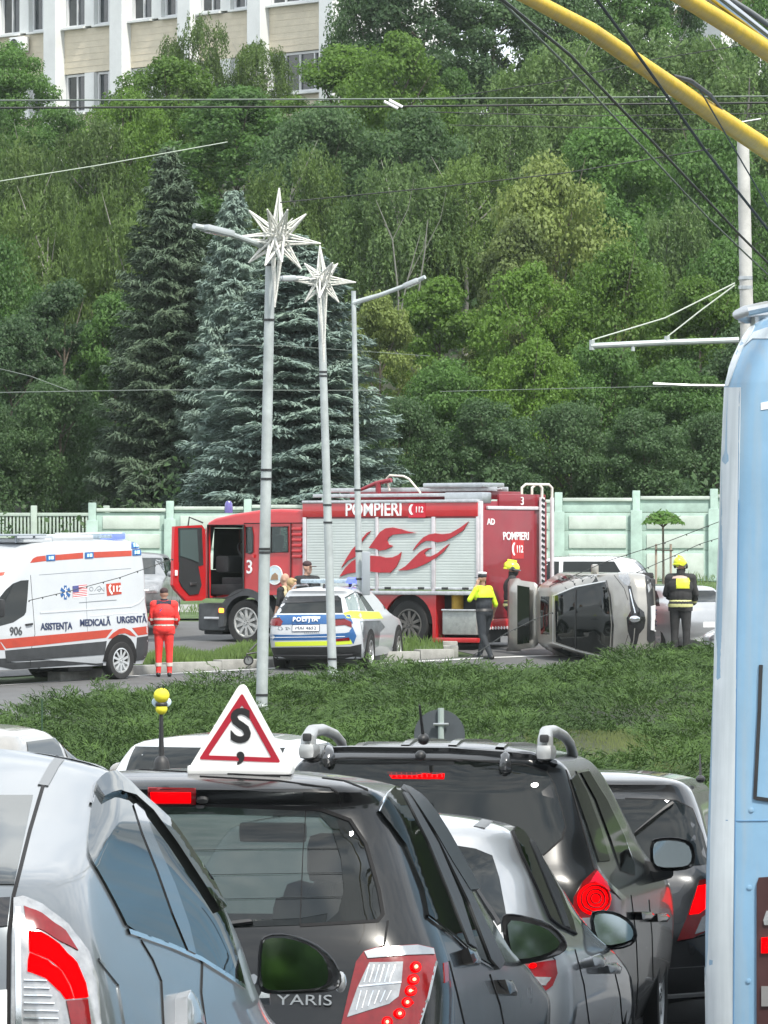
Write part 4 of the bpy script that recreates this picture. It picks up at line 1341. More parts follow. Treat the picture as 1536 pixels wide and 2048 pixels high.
def black_hatch():
    M = car_matrix(-.675, 15.6, -.17, 8.0, -2.7)
    r = thing('black_hatchback', 'glossy black small hatchback carrying a triangular learner sign and a bee on its aerial', 'car', M=M)
    rows = [dict(z=.22, yr=.14, yf=3.70, w=.77, rr=.20, rf=.45, br=.10, bf=.28), dict(z=.42, yr=.02, yf=3.86, w=.836), dict(z=.62, yr=.0, yf=3.86, w=.848),
            dict(z=.76, yr=.03, yf=3.45, w=.848, rf=.4, tf=.06), dict(z=.86, yr=.05, yf=2.86, w=.836, tf=.08), dict(z=.95, yr=.08, yf=2.62, w=.806, rr=.22, tf=.08), dict(z=1.04, yr=.13, yf=2.46, w=.766), dict(z=1.16, yr=.20, yf=2.26, w=.716, rr=.2, tf=.05),
            dict(z=1.29, yr=.28, yf=2.05, w=.662), dict(z=1.375, yr=.30, yf=1.90, w=.618), dict(z=1.42, yr=.24, yf=1.80, w=.578, rr=.16), dict(z=1.442, yr=.27, yf=1.72, w=.54)]
    bm = slice_shell(rows, crown=.05, nlev=60, ns=20, soft=3)
    S = Surf(bm, M)
    b = bm_obj('body', bm, M_pblack, r)
    # hollow body, then the rear window and the windscreen are cut open
    so = b.modifiers.new('thick', 'SOLIDIFY'); so.thickness = .045; so.offset = -1
    dg = bpy.context.evaluated_depsgraph_get(); dg.update()
    nm = bpy.data.meshes.new_from_object(b.evaluated_get(dg)); b.modifiers.clear(); b.data = nm
    rw = [(-10, 1640), (30, 1616), (120, 1611), (420, 1610), (640, 1618), (700, 1640), (732, 1688), (758, 1780), (766, 1828), (755, 1842), (600, 1851), (300, 1862), (0, 1866), (-40, 1840), (-30, 1740)]
    c1 = S.frustum(rw, 15.2, 16.4)
    fs = [(-.52, 1.36), (.52, 1.36), (.64, .97), (-.64, .97)]
    c2 = prism_bm(fs, 1.5, 3.0, lambda u, v, w: Vector((u, w, v)))
    boolean_cut(b, [c1, c2])
    b.data.materials.clear(); b.data.materials.append(M_pblack)
    S.patch('rear_window', rw, M_clearglass, r, off=-.008, thick=.004)
    ws = S.patch('windscreen', fs, M_clearglass, r, mode='front', off=-.010, thick=.004)
    S.strip('window_seal', rw[2:11], .014, M_seam, r, off=.002)
    S.patch('window_border', [(630, 1620), (700, 1641), (731, 1688), (757, 1780), (764, 1826), (752, 1839), (650, 1846), (676, 1824), (688, 1780), (682, 1715), (664, 1658)], M_frit, r, off=-.004, thick=.002, step=14)
    S.patch('window_border', [(250, 1613), (420, 1612), (630, 1619), (660, 1652), (640, 1634), (420, 1628), (250, 1629)], M_frit, r, off=-.004, thick=.002, step=10)
    S.patch('window_border', [(250, 1848), (600, 1836), (655, 1826), (650, 1845), (600, 1849), (250, 1862)], M_frit, r, off=-.004, thick=.002, step=10)
    S.strip('heater_line', [(300, 1700), (680, 1695)], .002, M_frit, r, off=-.003)
    S.strip('heater_line', [(300, 1750), (684, 1744)], .002, M_frit, r, off=-.003)
    S.strip('heater_line', [(300, 1800), (684, 1792)], .002, M_frit, r, off=-.003)
    S.strip('wire_mark', [(612, 1618), (606, 1700), (600, 1848)], .003, M_seam, r, off=-.003)
    S.patch('wiper_arm', [(455, 1846), (500, 1841), (506, 1846), (458, 1852)], M_blk, r, off=.012, thick=.004)
    # spoiler brake light and seams
    S.patch('high_brake_light', [(296, 1576), (392, 1578), (392, 1608), (296, 1608)], M_redlens, r, off=.004)
    S.patch('brake_light', [(302, 1583), (382, 1584), (382, 1603), (304, 1603)], M_redlit, r, off=.009, thick=.004)
    S.patch('washer_nozzle', ell(405, 1597, 12, 5, 10), M_blk, r, off=.012)
    S.patch('wiper_boot', ell(402, 1612, 9, 5, 10), M_blk, r, off=.02)
    S.strip('hatch_gap', [(400, 1553), (560, 1562), (660, 1576), (676, 1586), (682, 1616)], .007, M_seam, r)
    S.strip('hatch_gap', [(776, 1842), (772, 1866), (768, 1892), (730, 1906)], .008, M_seam, r)
    S.strip('hatch_gap', [(250, 1538), (400, 1545), (560, 1553)], .006, M_seam, r)
    # tail lamp
    lamp = S.patch('tail_lamp', [(712, 1925), (728, 1904), (750, 1897), (830, 1892), (862, 1899), (868, 1925), (852, 1995), (832, 2062), (680, 2062), (696, 1990)], M_redlens, r, off=.012, step=9)
    S.patch('lamp_cap', [(728, 1906), (752, 1899), (830, 1894), (860, 1901), (862, 1912), (800, 1914), (735, 1919)], mat('lamp chrome', (.36, .38, .39), .22, .9), lamp, off=.016, thick=.003)
    S.patch('clear_lens', [(738, 1927), (804, 1926), (801, 1962), (795, 1994), (778, 2009), (694, 2036), (714, 1978)], M_clear, lamp, off=.015, thick=.003)
    S.strip('lens_rib', [(718, 1974), (800, 1966)], .006, M_chrome, lamp, off=.018)
    for k in range(6):
        S.strip('reflector_rib', [(742 + k * 10 - 4, 1932), (728 + k * 10, 1966)], .004, M_alu if k % 2 else M_chrome, lamp, off=.017)
        S.strip('reflector_rib', [(722 + k * 12, 1982), (712 + k * 12, 2022 - k * 4)], .004, M_alu if k % 2 else M_chrome, lamp, off=.017)
    for (x, y, rr_) in ((827, 1937, 10.5), (823, 1961, 10.5), (818, 1983, 10.5), (812, 2006, 10.5), (797, 2029, 11), (774, 2046, 11)):
        led = S.patch('brake_led', ell(x, y, rr_, rr_, 14), M_redlit, lamp, off=.017, thick=.004, step=4)
        S.patch('led_core', ell(x, y, 3.4, 3.4, 8), mat('hot red core', (.9, .2, .12), .3, emit=(1, .16, .08), estr=5), lamp, off=.021, thick=.003, step=2)
        S.strip('led_ring', ell(x, y, 6.6, 6.6, 12), .0035, M_redlens, lamp, off=.021, step=3, closed=True)
    S.strip('lamp_edge', [(868, 1925), (852, 1995), (832, 2062)], .012, MATS['lamp chrome'], r, off=.012)
    # right flank
    S.patch('side_glass', [(757, 1625), (772, 1590), (790, 1577), (812, 1590), (856, 1640), (900, 1716), (938, 1784), (962, 1850), (984, 1934), (955, 1918), (905, 1872), (852, 1832), (842, 1780), (806, 1690)], M_sideglass, r, off=.012, step=7)
    S.patch('wind_deflector', [(800, 1579), (828, 1588), (862, 1618), (908, 1690), (948, 1768), (950, 1782), (930, 1784), (896, 1730), (856, 1662), (816, 1602)], mat('smoked plastic', (.012, .013, .014), .45), r, off=.022, thick=.004)
    S.patch('door_pillar', [(800, 1590), (812, 1594), (868, 1690), (915, 1800), (946, 1900), (930, 1890), (895, 1800), (850, 1690)], M_blk, r, off=.017, thick=.003, step=7)
    S.patch('front_pillar', [(846, 1640), (862, 1650), (930, 1780), (1000, 1925), (990, 1940), (972, 1920), (930, 1810)], M_blk, r, off=.019, thick=.003, step=7)
    S.strip('side_trim', [(757, 1625), (772, 1590), (790, 1577), (812, 1588)], .012, M_chrome, r, off=.008)
    S.strip('side_trim', [(852, 1834), (905, 1874), (955, 1920), (984, 1936)], .014, M_blkgl, r, off=.008)
    S.strip('roof_ditch', [(645, 1556), (690, 1562), (735, 1580)], .020, M_seam, r)
    S.strip('door_gap', [(898, 1922), (914, 1985), (932, 2062)], .007, M_seam, r)
    S.strip('door_gap', [(980, 1950), (1000, 2010), (1010, 2062)], .007, M_seam, r)
    S.patch('side_reflector', [(886, 1926), (894, 1924), (896, 1962), (888, 1966)], M_redlens, r, off=.004)
    for (x, y) in ((928, 1918), (1002, 1976)):
        S.patch('door_handle', [(x - 12, y - 16), (x + 4, y - 14), (x + 14, y + 6), (x + 12, y + 16), (x - 2, y + 12)], M_blkgl, r, off=.035, thick=.03, dome=.01)
    cam_mirror(r, [(1002, 1832), (1016, 1826), (1050, 1831), (1096, 1844), (1124, 1866), (1137, 1890), (1128, 1906), (1094, 1920), (1044, 1930), (1020, 1926), (1008, 1884)], [(1014, 1840), (1048, 1843), (1092, 1856), (1112, 1874), (1122, 1890), (1090, 1908), (1044, 1918), (1026, 1912), (1018, 1880)], 18.0, .17, M_blkgl)
    mb = MB(); mb.tube([pt_in(r, 955, 1935, 18.0), pt_in(r, 985, 1936, 18.03), pt_in(r, 1016, 1918, 18.05)], [.07, .05, .04], n=8); mb.build('mirror_arm', M_blk, r)
    text('badge', 'YARIS', .047, mat('dull badge chrome', (.40, .41, .42), .3, .9), r, S.hit(610, 2001, 'cam')[0] + Vector((0, -.006, 0)), (1, 0.03, 0), (0, .12, 1), extrude=.004, squash=1.45)
    S.patch('hatch_garnish', [(120, 1968), (520, 1958), (690, 1950), (690, 1966), (520, 1978), (120, 1990)], M_pblack, r, off=.02, thick=.02)
    # interior seen through the rear window
    for sx in (-.36, .36):
        st = MB(); st.bbox((sx, 1.42, .72), (.50, .16, .66), .06, Matrix.Rotation(-.20, 3, 'X')); st.bbox((sx, 1.62, .42), (.50, .5, .16), .05); s_ = st.build('front_seat', M_seat, r)
        h = MB(); h.bbox((sx, 1.33, 1.19), (.27, .10, .17), .045); h.cyl((sx - .05, 1.34, 1.0), (sx - .05, 1.34, 1.15), .008, n=6); h.cyl((sx + .05, 1.34, 1.0), (sx + .05, 1.34, 1.15), .008, n=6); h.build('headrest', M_seat, s_)
    st = MB(); st.bbox((0, .62, .70), (1.22, .16, .52), .06, Matrix.Rotation(-.18, 3, 'X')); s_ = st.build('rear_seat', M_seat, r)
    for sx in (-.36, .36):
        h = MB(); h.bbox((sx, .56, 1.01), (.25, .09, .14), .04); h.build('headrest', M_seat, s_)
    mb = MB(); mb.bbox((0, 2.35, .80), (1.36, .4, .22), .06); mb.build('dashboard', M_blk, r)
    mb = MB(); ring = [(.36 + .18 * math.cos(a * .2618), 2.05 - .05 * math.sin(a * .2618), .93 + .17 * math.sin(a * .2618)) for a in range(24)]; mb.tube(ring, .014, n=6, closed=True); mb.build('steering_wheel', M_blk, r)
    mb = MB(); mb.bbox((0, 1.98, 1.27), (.24, .03, .07), .015); mb.build('rear_view_mirror', M_blk, r)
    under(r, 3.9, .848, .75, 3.1, .30)
    return r, S
BH, BHS = black_hatch()

# driver of the learner car: a dark head-and-shoulders shape behind the wheel
def driver():
    L = BH.matrix_world
    t = thing('person', 'person in dark clothes driving the learner car, seen through its rear window', 'person', M=L @ Matrix.Translation((.36, 1.62, .50)))
    mb = MB(); mb.sphere((0, .05, .36), (.24, .15, .34), 16, 10); mb.sphere((0, .03, .66), (.07, .08, .10), 12, 8)
    for s in (-1, 1):
        mb.tube([(s * .20, .04, .56), (s * .27, .22, .36), (s * .14, .62, .42)], [.07, .055, .04], n=8)
    mb.sphere((0, .06, .80), (.078, .096, .118), 16, 10)
    mb.build('body', mat('dark jacket', (.02, .022, .026), .9), t)
    mb = MB(); mb.sphere((0, .045, .83), (.086, .10, .105), 14, 9); mb.build('hair', mat('dark hair', (.012, .010, .009), .7), t)
driver()

# ---------- learner sign on the roof
def learner_sign():
    d = 16.15
    o = P(482, 1549, d)
    t = thing('learner_sign', 'white triangular learner sign with red border standing on the black car roof', 'sign', M=Matrix.Translation(o) @ Matrix.Rotation(-.10, 4, 'Z'))
    def q(px, py): return ((px - 482) * d / F, (1552 - py) * d / F)
    fr = lambda u, v, w: Vector((u, w, v))
    def rnd_tri(pts, rad, n=6):
        out = []
        for i in range(3):
            p0, p, p1 = Vector(pts[i - 1]), Vector(pts[i]), Vector(pts[(i + 1) % 3])
            a = (p0 - p).normalized(); b = (p1 - p).normalized()
            for k in range(n + 1):
                s = k / n
                out.append(tuple((p + a * rad) * (1 - s) ** 2 + p * 2 * s * (1 - s) + (p + b * rad) * s * s))
        return out
    A = [q(487, 1362), q(374, 1548), q(588, 1548)]
    mb = MB(); mb.prism(rnd_tri(A, .035), -.035, -.010, fr); bd = mb.build('panel', mat('white sign plastic', (.80, .80, .79), .35, coat=.3), t, smooth=False)
    Rd = [q(487, 1388), q(400, 1521), q(565, 1527)]; Rin = [q(487, 1412), q(419, 1513), q(546, 1517)]
    outer = rnd_tri(Rd, .010, 3); inner = rnd_tri(Rin, .006, 3)
    n = len(outer)
    mb = MB(); V = [Vector((u, -.0375, v)) for u, v in outer] + [Vector((u, -.0375, v)) for u, v in inner] + [Vector((u, -.034, v)) for u, v in outer] + [Vector((u, -.034, v)) for u, v in inner]
    Fs = []
    for k in range(n):
        k2 = (k + 1) % n
        Fs += [(k, k2, n + k2, n + k), (k, 2 * n + k, 2 * n + k2, k2), (n + k, n + k2, 3 * n + k2, 3 * n + k)]
    mb.add(V, Fs); mb.build('red_border', mat('sign red', (.36, .012, .028), .4), bd, smooth=False)
    text('letter', 'S', .150, mat('black lettering', (.012, .012, .013), .6), bd, Vector((q(484, 1468)[0], -.036, q(484, 1468)[1] + .018)), (1, 0, 0), (0, 0, 1), extrude=.002, bold=.004)
    text('letter_comma', ',', .150, MATS['black lettering'], bd, Vector((q(484, 1468)[0], -.036, q(484, 1503)[1] + .020)), (1, 0, 0), (0, 0, 1), extrude=.002, bold=.003)
    mb = MB(); mb.bbox((0, 0, .016), (.338, .11, .030), .010); mb.build('base', mat('white sign plastic', (.80, .80, .79), .35), t)
    mb = MB(); mb.bbox((0, 0, -.006), (.326, .10, .018), .006); mb.build('magnet_foot', M_blk, t)
learner_sign()

def bee_aerial():
    d = 15.95
    o = P(323, 1531, d)
    t = thing('car_aerial', 'black car aerial on the learner car roof topped by a little yellow bee', 'aerial', M=Matrix.Translation(o))
    k = d / F
    mb = MB(); mb.lathe([(.0, .032), (.010, .031), (.020, .022), (.025, .008), (.027, -.012)], (0, 0, 0), 'Z', 16); mb.build('base', M_blk, t)
    mb = MB(); mb.tube([(0, 0, .02), (-.001, 0, 60 * k), (-.001, 0, 108 * k)], [.0095, .0075, .006], n=8); mb.build('rod', M_blk, t)
    Y = mat('yellow foam', (.72, .66, .04), .7)
    bee = MB(); bee.sphere((0, 0, 140 * k), (.0255, .024, .024), 16, 10); bee.sphere((0, 0, 113 * k), (.019, .019, .018), 14, 9); b_ = bee.build('bee_ornament', Y, t)
    w = MB()
    for s in (-1, 1): w.sphere((s * .018, .004, 126 * k), (.013, .005, .015), 10, 7, Matrix.Rotation(s * .5, 3, 'Y'))
    w.build('wing', mat('pale blue foam', (.55, .68, .78), .7), b_)
    w = MB(); w.lathe([(.0185, 119 * k), (.020, 121 * k), (.0195, 124 * k), (.017, 126 * k)], (0, 0, 0), 'Z', 14); w.build('stripe', M_blk, b_)
    w = MB()
    for s in (-1, 1): w.tube([(s * .006, -.012, 154 * k), (s * .010, -.014, 160 * k)], .0022, n=5)
    w.build('feeler', M_blk, b_)
bee_aerial()

# ---------- 3: silver low hatchback
def silver_hatch():
    M = car_matrix(-.18, 19.9, -.43, 7.5, -2.6)
    r = thing('silver_hatchback', 'silver hatchback squeezed between the black learner car and the black SUV', 'car', M=M)
    rows = [dict(z=.20, yr=.14, yf=4.10, w=.80, rr=.24, rf=.45, br=.12, bf=.28), dict(z=.40, yr=.02, yf=4.26, w=.872), dict(z=.60, yr=.0, yf=4.22, w=.892, tf=.04),
            dict(z=.74, yr=.03, yf=3.5, w=.888, rf=.4, tf=.08), dict(z=.83, yr=.06, yf=2.85, w=.852, rr=.26, tf=.10), dict(z=.93, yr=.12, yf=2.62, w=.785, tf=.08), dict(z=1.05, yr=.28, yf=2.38, w=.722, rr=.24, tf=.05),
            dict(z=1.17, yr=.46, yf=2.14, w=.665), dict(z=1.26, yr=.54, yf=1.95, w=.622), dict(z=1.31, yr=.58, yf=1.84, w=.580, rr=.2), dict(z=1.335, yr=.64, yf=1.74, w=.535)]
    bm = slice_shell(rows, crown=.05, nlev=60, ns=20, soft=4); S = Surf(bm, M)
    bm_obj('body', bm, M_psilver, r)
    S.patch('rear_window', [(770, 1700), (900, 1690), (950, 1698), (984, 1712), (998, 1756), (1010, 1820), (1016, 1862), (980, 1868), (770, 1868)], M_winglass, r)
    S.patch('rear_wiper', [(912, 1725), (918, 1728), (1000, 1850), (994, 1854)], M_blk, r, off=.02, thick=.006)
    lamp = S.patch('tail_lamp', [(985, 1936), (1040, 1931), (1108, 1922), (1112, 1948), (1102, 1972), (1086, 1985), (1050, 1982), (990, 1972)], M_redlens, r, off=.010)
    S.patch('clear_lens', [(988, 1953), (1098, 1956), (1088, 1972), (1050, 1970), (990, 1962)], M_clear, lamp, off=.014, thick=.003)
    S.patch('brake_light', ell(1063, 1934, 7, 4.5, 10), M_redlit, lamp, off=.016, thick=.003)
    S.patch('brake_light', ell(1003, 1909, 6, 5, 10), M_redlit, r, off=.010)  # reflected red signal light, painted as a small glowing spot
    S.patch('number_plate', [(940, 1846), (1000, 1843), (1002, 1876), (942, 1882)], M_plate, r, off=.006)
    S.strip('roof_ditch', [(1012, 1619), (982, 1634), (958, 1655)], .055, mat('grey rubber strip', (.16, .17, .18), .6), r)
    S.patch('side_glass', [(1024, 1665), (1032, 1655), (1046, 1664), (1082, 1715), (1122, 1788), (1144, 1842), (1150, 1868), (1118, 1852), (1098, 1836), (1072, 1776), (1040, 1706)], M_sideglass, r, off=.008, step=7)
    S.strip('window_trim', [(1150, 1868), (1118, 1853), (1098, 1837), (1072, 1777), (1040, 1707), (1024, 1665)], .016, M_seam, r, off=.011)
    S.patch('door_pillar', [(1056, 1682), (1065, 1686), (1112, 1782), (1136, 1858), (1126, 1855), (1096, 1782)], M_blk, r, off=.013, thick=.003)
    S.strip('window_trim', [(1024, 1665), (1032, 1655), (1046, 1664), (1082, 1715), (1122, 1788), (1144, 1842), (1150, 1868)], .014, M_seam, r)
    S.strip('body_gap', [(1012, 1852), (1040, 1876), (1090, 1900), (1110, 1920)], .007, M_seam, r)
    for (x, y) in ((1176, 1926), (1208, 1938)):
        S.patch('door_handle', [(x - 15, y - 6), (x + 2, y - 12), (x + 14, y - 2), (x + 10, y + 10), (x - 10, y + 10)], M_psilver, r, off=.05, thick=.03, dome=.012)
    S.strip('door_gap', [(1150, 1900), (1168, 1970), (1180, 2060)], .007, M_seam, r)
    S.strip('door_gap', [(1226, 1930), (1240, 1990), (1246, 2060)], .007, M_seam, r)
    cam_mirror(r, [(1178, 1826), (1200, 1819), (1232, 1823), (1262, 1840), (1277, 1866), (1270, 1888), (1240, 1900), (1200, 1898), (1184, 1880)], [(1186, 1832), (1204, 1826), (1232, 1830), (1258, 1846), (1268, 1866), (1260, 1882), (1206, 1892), (1192, 1870)], 22.3, .17, M_blkgl)
    mb = MB(); mb.tube([pt_in(r, 1160, 1890, 22.34), pt_in(r, 1184, 1905, 22.36), pt_in(r, 1215, 1894, 22.40)], [.05, .045, .04], n=8); mb.build('mirror_arm', M_blk, r)
    under(r, 4.26, .89, .80, 3.45, .315)
silver_hatch()

# ---------- 4: black SUV with roof rails
def black_suv():
    M = car_matrix(.14, 24.6, -.71, 8.0, -2.2)
    r = thing('black_suv', 'big black SUV with grey roof rails, dark rear window and round red brake light', 'car', M=M)
    rows = [dict(z=.26, yr=.14, yf=4.50, w=.86, rr=.24, rf=.45, br=.12, bf=.28), dict(z=.50, yr=.02, yf=4.66, w=.935), dict(z=.75, yr=.0, yf=4.66, w=.955),
            dict(z=.96, yr=.03, yf=4.4, w=.950, rf=.4), dict(z=1.08, yr=.06, yf=3.85, w=.915, rr=.24), dict(z=1.16, yr=.10, yf=3.62, w=.868), dict(z=1.32, yr=.19, yf=3.30, w=.812, rr=.2),
            dict(z=1.50, yr=.30, yf=2.95, w=.750), dict(z=1.62, yr=.36, yf=2.70, w=.700), dict(z=1.675, yr=.33, yf=2.56, w=.655, rr=.18), dict(z=1.70, yr=.37, yf=2.45, w=.61)]
    bm = slice_shell(rows, crown=.07, nlev=60, ns=20, soft=3); S = Surf(bm, M)
    bm_obj('body', bm, M_pblack, r)
    S.patch('rear_window', [(560, 1524), (700, 1516), (900, 1519), (1045, 1530), (1092, 1544), (1108, 1570), (1122, 1620), (1130, 1655), (1124, 1676), (1086, 1710), (900, 1722), (560, 1722)], M_winglass, r)
    S.strip('window_seal', [(560, 1524), (700, 1516), (900, 1519), (1045, 1530), (1092, 1544), (1108, 1570), (1122, 1620), (1130, 1655), (1124, 1676), (1086, 1710)], .016, M_seam, r)
    S.patch('high_brake_light', [(774, 1544), (890, 1545), (888, 1559), (784, 1558)], M_redlit, r, off=.012)
    for k in range(11):
        S.strip('light_rib', [(784 + k * 10, 1546), (785 + k * 10, 1557)], .006, M_redlens, r, off=.016, step=3)
    S.patch('window_hinge', ell(1010, 1533, 13, 19, 16), M_pdark, r, off=.03, thick=.02, dome=.02)
    S.patch('window_hinge', ell(658, 1516, 12, 16, 16), M_pdark, r, off=.03, thick=.02, dome=.02)
    S.strip('spoiler_edge', [(560, 1506), (700, 1500), (900, 1502), (1060, 1513), (1110, 1530)], .035, M_pblack, r, off=.02)
    for x in (-.36, -.12, .12, .36):
        S.strip('roof_rib', [(x, .55), (x, 2.2)], .05, M_pblack, r, mode='top', off=.014, step=.15)
    lamp = S.patch('tail_lamp', [(1189, 1741), (1206, 1758), (1224, 1778), (1246, 1796), (1248, 1846), (1212, 1884), (1160, 1882), (1144, 1836), (1146, 1796), (1164, 1764)], M_redlens, r, off=.014)
    S.patch('brake_light', ell(1184, 1800, 31, 31, 22), M_redlit, lamp, off=.02, thick=.005, dome=.01)
    for rr_ in (25, 17, 9): S.strip('lens_ring', ell(1184, 1800, rr_, rr_, 20), .008, M_redlens, lamp, off=.034, step=5, closed=True)
    S.patch('brake_light', [(1176, 1768), (1190, 1746), (1208, 1768), (1214, 1784), (1186, 1766)], mat('glowing red lens', (.5, .01, .03), .25, emit=(.8, .0, .01), estr=.22), lamp, off=.019, thick=.004)
    S.patch('reverse_lens', [(1150, 1838), (1176, 1836), (1178, 1866), (1160, 1872)], M_clear, lamp, off=.019, thick=.004)
    S.patch('lamp_flank', [(1192, 1743), (1222, 1776), (1248, 1798), (1236, 1800), (1206, 1770)], M_clear, lamp, off=.019, thick=.004)
    S.patch('bumper_reflector', [(1200, 1898), (1234, 1890), (1236, 1922), (1204, 1934)], M_redlens, r, off=.008)
    S.patch('quarter_glass', [(1140, 1560), (1152, 1548), (1172, 1585), (1200, 1660), (1218, 1722), (1196, 1724), (1172, 1650)], M_sideglass, r, off=.008, step=7)
    S.patch('side_glass', [(1160, 1546), (1176, 1544), (1212, 1600), (1245, 1670), (1266, 1728), (1268, 1752), (1240, 1742), (1220, 1680), (1190, 1600)], M_sideglass, r, off=.008, step=7)
    S.strip('window_trim', [(1152, 1545), (1176, 1541), (1212, 1598), (1247, 1670), (1268, 1730)], .016, M_chrome, r, off=.006)
    S.strip('pillar_gap', [(1132, 1540), (1150, 1600), (1175, 1690), (1188, 1738)], .010, M_seam, r)
    S.strip('door_gap', [(1262, 1790), (1272, 1870), (1276, 1960), (1270, 2060)], .008, M_seam, r)
    S.strip('door_gap', [(1298, 1800), (1304, 1870), (1306, 1960)], .008, M_seam, r)
    for (x, y) in ((1276, 1832), (1308, 1836)):
        S.patch('door_handle', [(x - 12, y - 8), (x + 8, y - 9), (x + 16, y - 2), (x + 8, y + 8), (x - 10, y + 8)], M_blkgl, r, off=.05, thick=.03, dome=.012)
    # roof rails: two bars on feet, their rear ends turned down
    M_rail = mat('satin grey rail', (.42, .43, .43), .4, .6, var=.1)
    for s in (-1, 1):
        mb = MB()
        pts = [(s * .60, .46, 1.69), (s * .60, .46, 1.78), (s * .595, .54, 1.815), (s * .595, .9, 1.825), (s * .60, 1.35, 1.80), (s * .605, 1.62, 1.76), (s * .61, 1.72, 1.70)]
        mb.tube(pts, [.042, .040, .034, .029, .027, .026, .03], n=12)
        rl = mb.build('roof_rail', M_rail, r)
        mb = MB(); mb.bbox((s * .60, .50, 1.715), (.085, .22, .08), .03); mb.build('rail_foot', M_rail, rl)
        mb = MB(); mb.bbox((s * .60, .412, 1.785), (.045, .03, .04), .01); mb.build('rail_cap', M_blk, rl)
    mb = MB(); a0 = pt_in(r, 847, 1478, 25.0); mb.sphere(a0, (.03, .05, .03), 12, 8); mb.tube([a0, pt_in(r, 843, 1445, 24.95), pt_in(r, 839, 1410, 24.9)], [.010, .008, .005], n=7); mb.build('aerial', M_blk, r)
    mb = MB(); mb.sphere(pt_in(r, 841, 1511, 24.78), (.028, .03, .026), 12, 8); mb.build('washer_nozzle', M_blk, r)
    cam_mirror(r, [(1300, 1684), (1310, 1676), (1350, 1673), (1382, 1682), (1392, 1706), (1390, 1732), (1366, 1742), (1318, 1742), (1300, 1730)], [(1306, 1690), (1316, 1682), (1350, 1681), (1376, 1688), (1384, 1708), (1380, 1728), (1360, 1734), (1316, 1734), (1306, 1722)], 27.4, .18, M_blkgl)
    mb = MB(); mb.tube([pt_in(r, 1272, 1736, 27.40), pt_in(r, 1300, 1744, 27.44), pt_in(r, 1340, 1738, 27.48)], [.07, .065, .05], n=8); mb.build('mirror_arm', M_blk, r)
    under(r, 4.66, .95, .85, 3.55, .36, .24)
black_suv()

# ---------- 5: dark grey SUV ahead, partly behind the bus
def dark_suv():
    M = car_matrix(1.10, 29.7, -1.0, 8.0, -1.8)
    r = thing('dark_grey_suv', 'dark grey car half hidden by the blue bus with slanted red tail lamp', 'car', M=M)
    rows = [dict(z=.26, yr=.14, yf=4.30, w=.83, rr=.24, rf=.45, br=.12, bf=.28), dict(z=.46, yr=.02, yf=4.48, w=.90), dict(z=.72, yr=.0, yf=4.48, w=.915),
            dict(z=.95, yr=.04, yf=4.2, w=.910, rf=.4), dict(z=1.06, yr=.08, yf=3.65, w=.880, rr=.24), dict(z=1.14, yr=.14, yf=3.42, w=.835), dict(z=1.30, yr=.26, yf=3.10, w=.775, rr=.2),
            dict(z=1.48, yr=.40, yf=2.75, w=.710), dict(z=1.57, yr=.42, yf=2.52, w=.665), dict(z=1.61, yr=.40, yf=2.40, w=.62, rr=.18), dict(z=1.63, yr=.44, yf=2.3, w=.58)]
    bm = slice_shell(rows, crown=.05, nlev=56, ns=20, soft=3); S = Surf(bm, M)
    bm_obj('body', bm, M_pdark, r)
    S.patch('rear_window', [(1060, 1600), (1250, 1598), (1352, 1602), (1384, 1618), (1404, 1668), (1420, 1728), (1330, 1738), (1060, 1740)], M_winglass, r)
    S.strip('window_seal', [(1250, 1598), (1352, 1602), (1384, 1618), (1404, 1668), (1420, 1728)], .018, M_seam, r)
    S.patch('rear_wiper', [(1268, 1672), (1272, 1667), (1342, 1606), (1346, 1610)], M_blk, r, off=.03, thick=.01)
    lamp = S.patch('tail_lamp', [(1398, 1762), (1424, 1757), (1470, 1760), (1480, 1840), (1424, 1856), (1384, 1876), (1354, 1881), (1372, 1838), (1388, 1790)], M_redlens, r, off=.014)
    S.patch('brake_light', [(1394, 1774), (1424, 1768), (1440, 1800), (1418, 1812), (1396, 1828), (1378, 1830), (1388, 1796)], M_redlit, lamp, off=.02, thick=.004)
    S.patch('clear_lens', [(1402, 1836), (1422, 1818), (1450, 1812), (1450, 1848), (1388, 1868)], M_clear, lamp, off=.019, thick=.004)
    S.patch('bumper', [(1060, 1930), (1340, 1936), (1500, 1925), (1500, 2040), (1060, 2050)], M_blk, r, off=.03, thick=.03)
    S.strip('bumper_line', [(1080, 1980), (1340, 1986), (1480, 1975)], .03, M_psilver, r, off=.04)
    S.strip('hatch_gap', [(1350, 1884), (1420, 1868), (1480, 1850)], .010, M_seam, r)
    mb = MB(); a0 = pt_in(r, 1401, 1558, 31.0); mb.sphere(a0, (.03, .05, .025), 10, 7); mb.tube([a0, pt_in(r, 1400, 1508, 31.05)], [.010, .004], n=6); mb.build('aerial', M_blk, r)
    under(r, 4.48, .915, .80, 3.5, .34)
dark_suv()

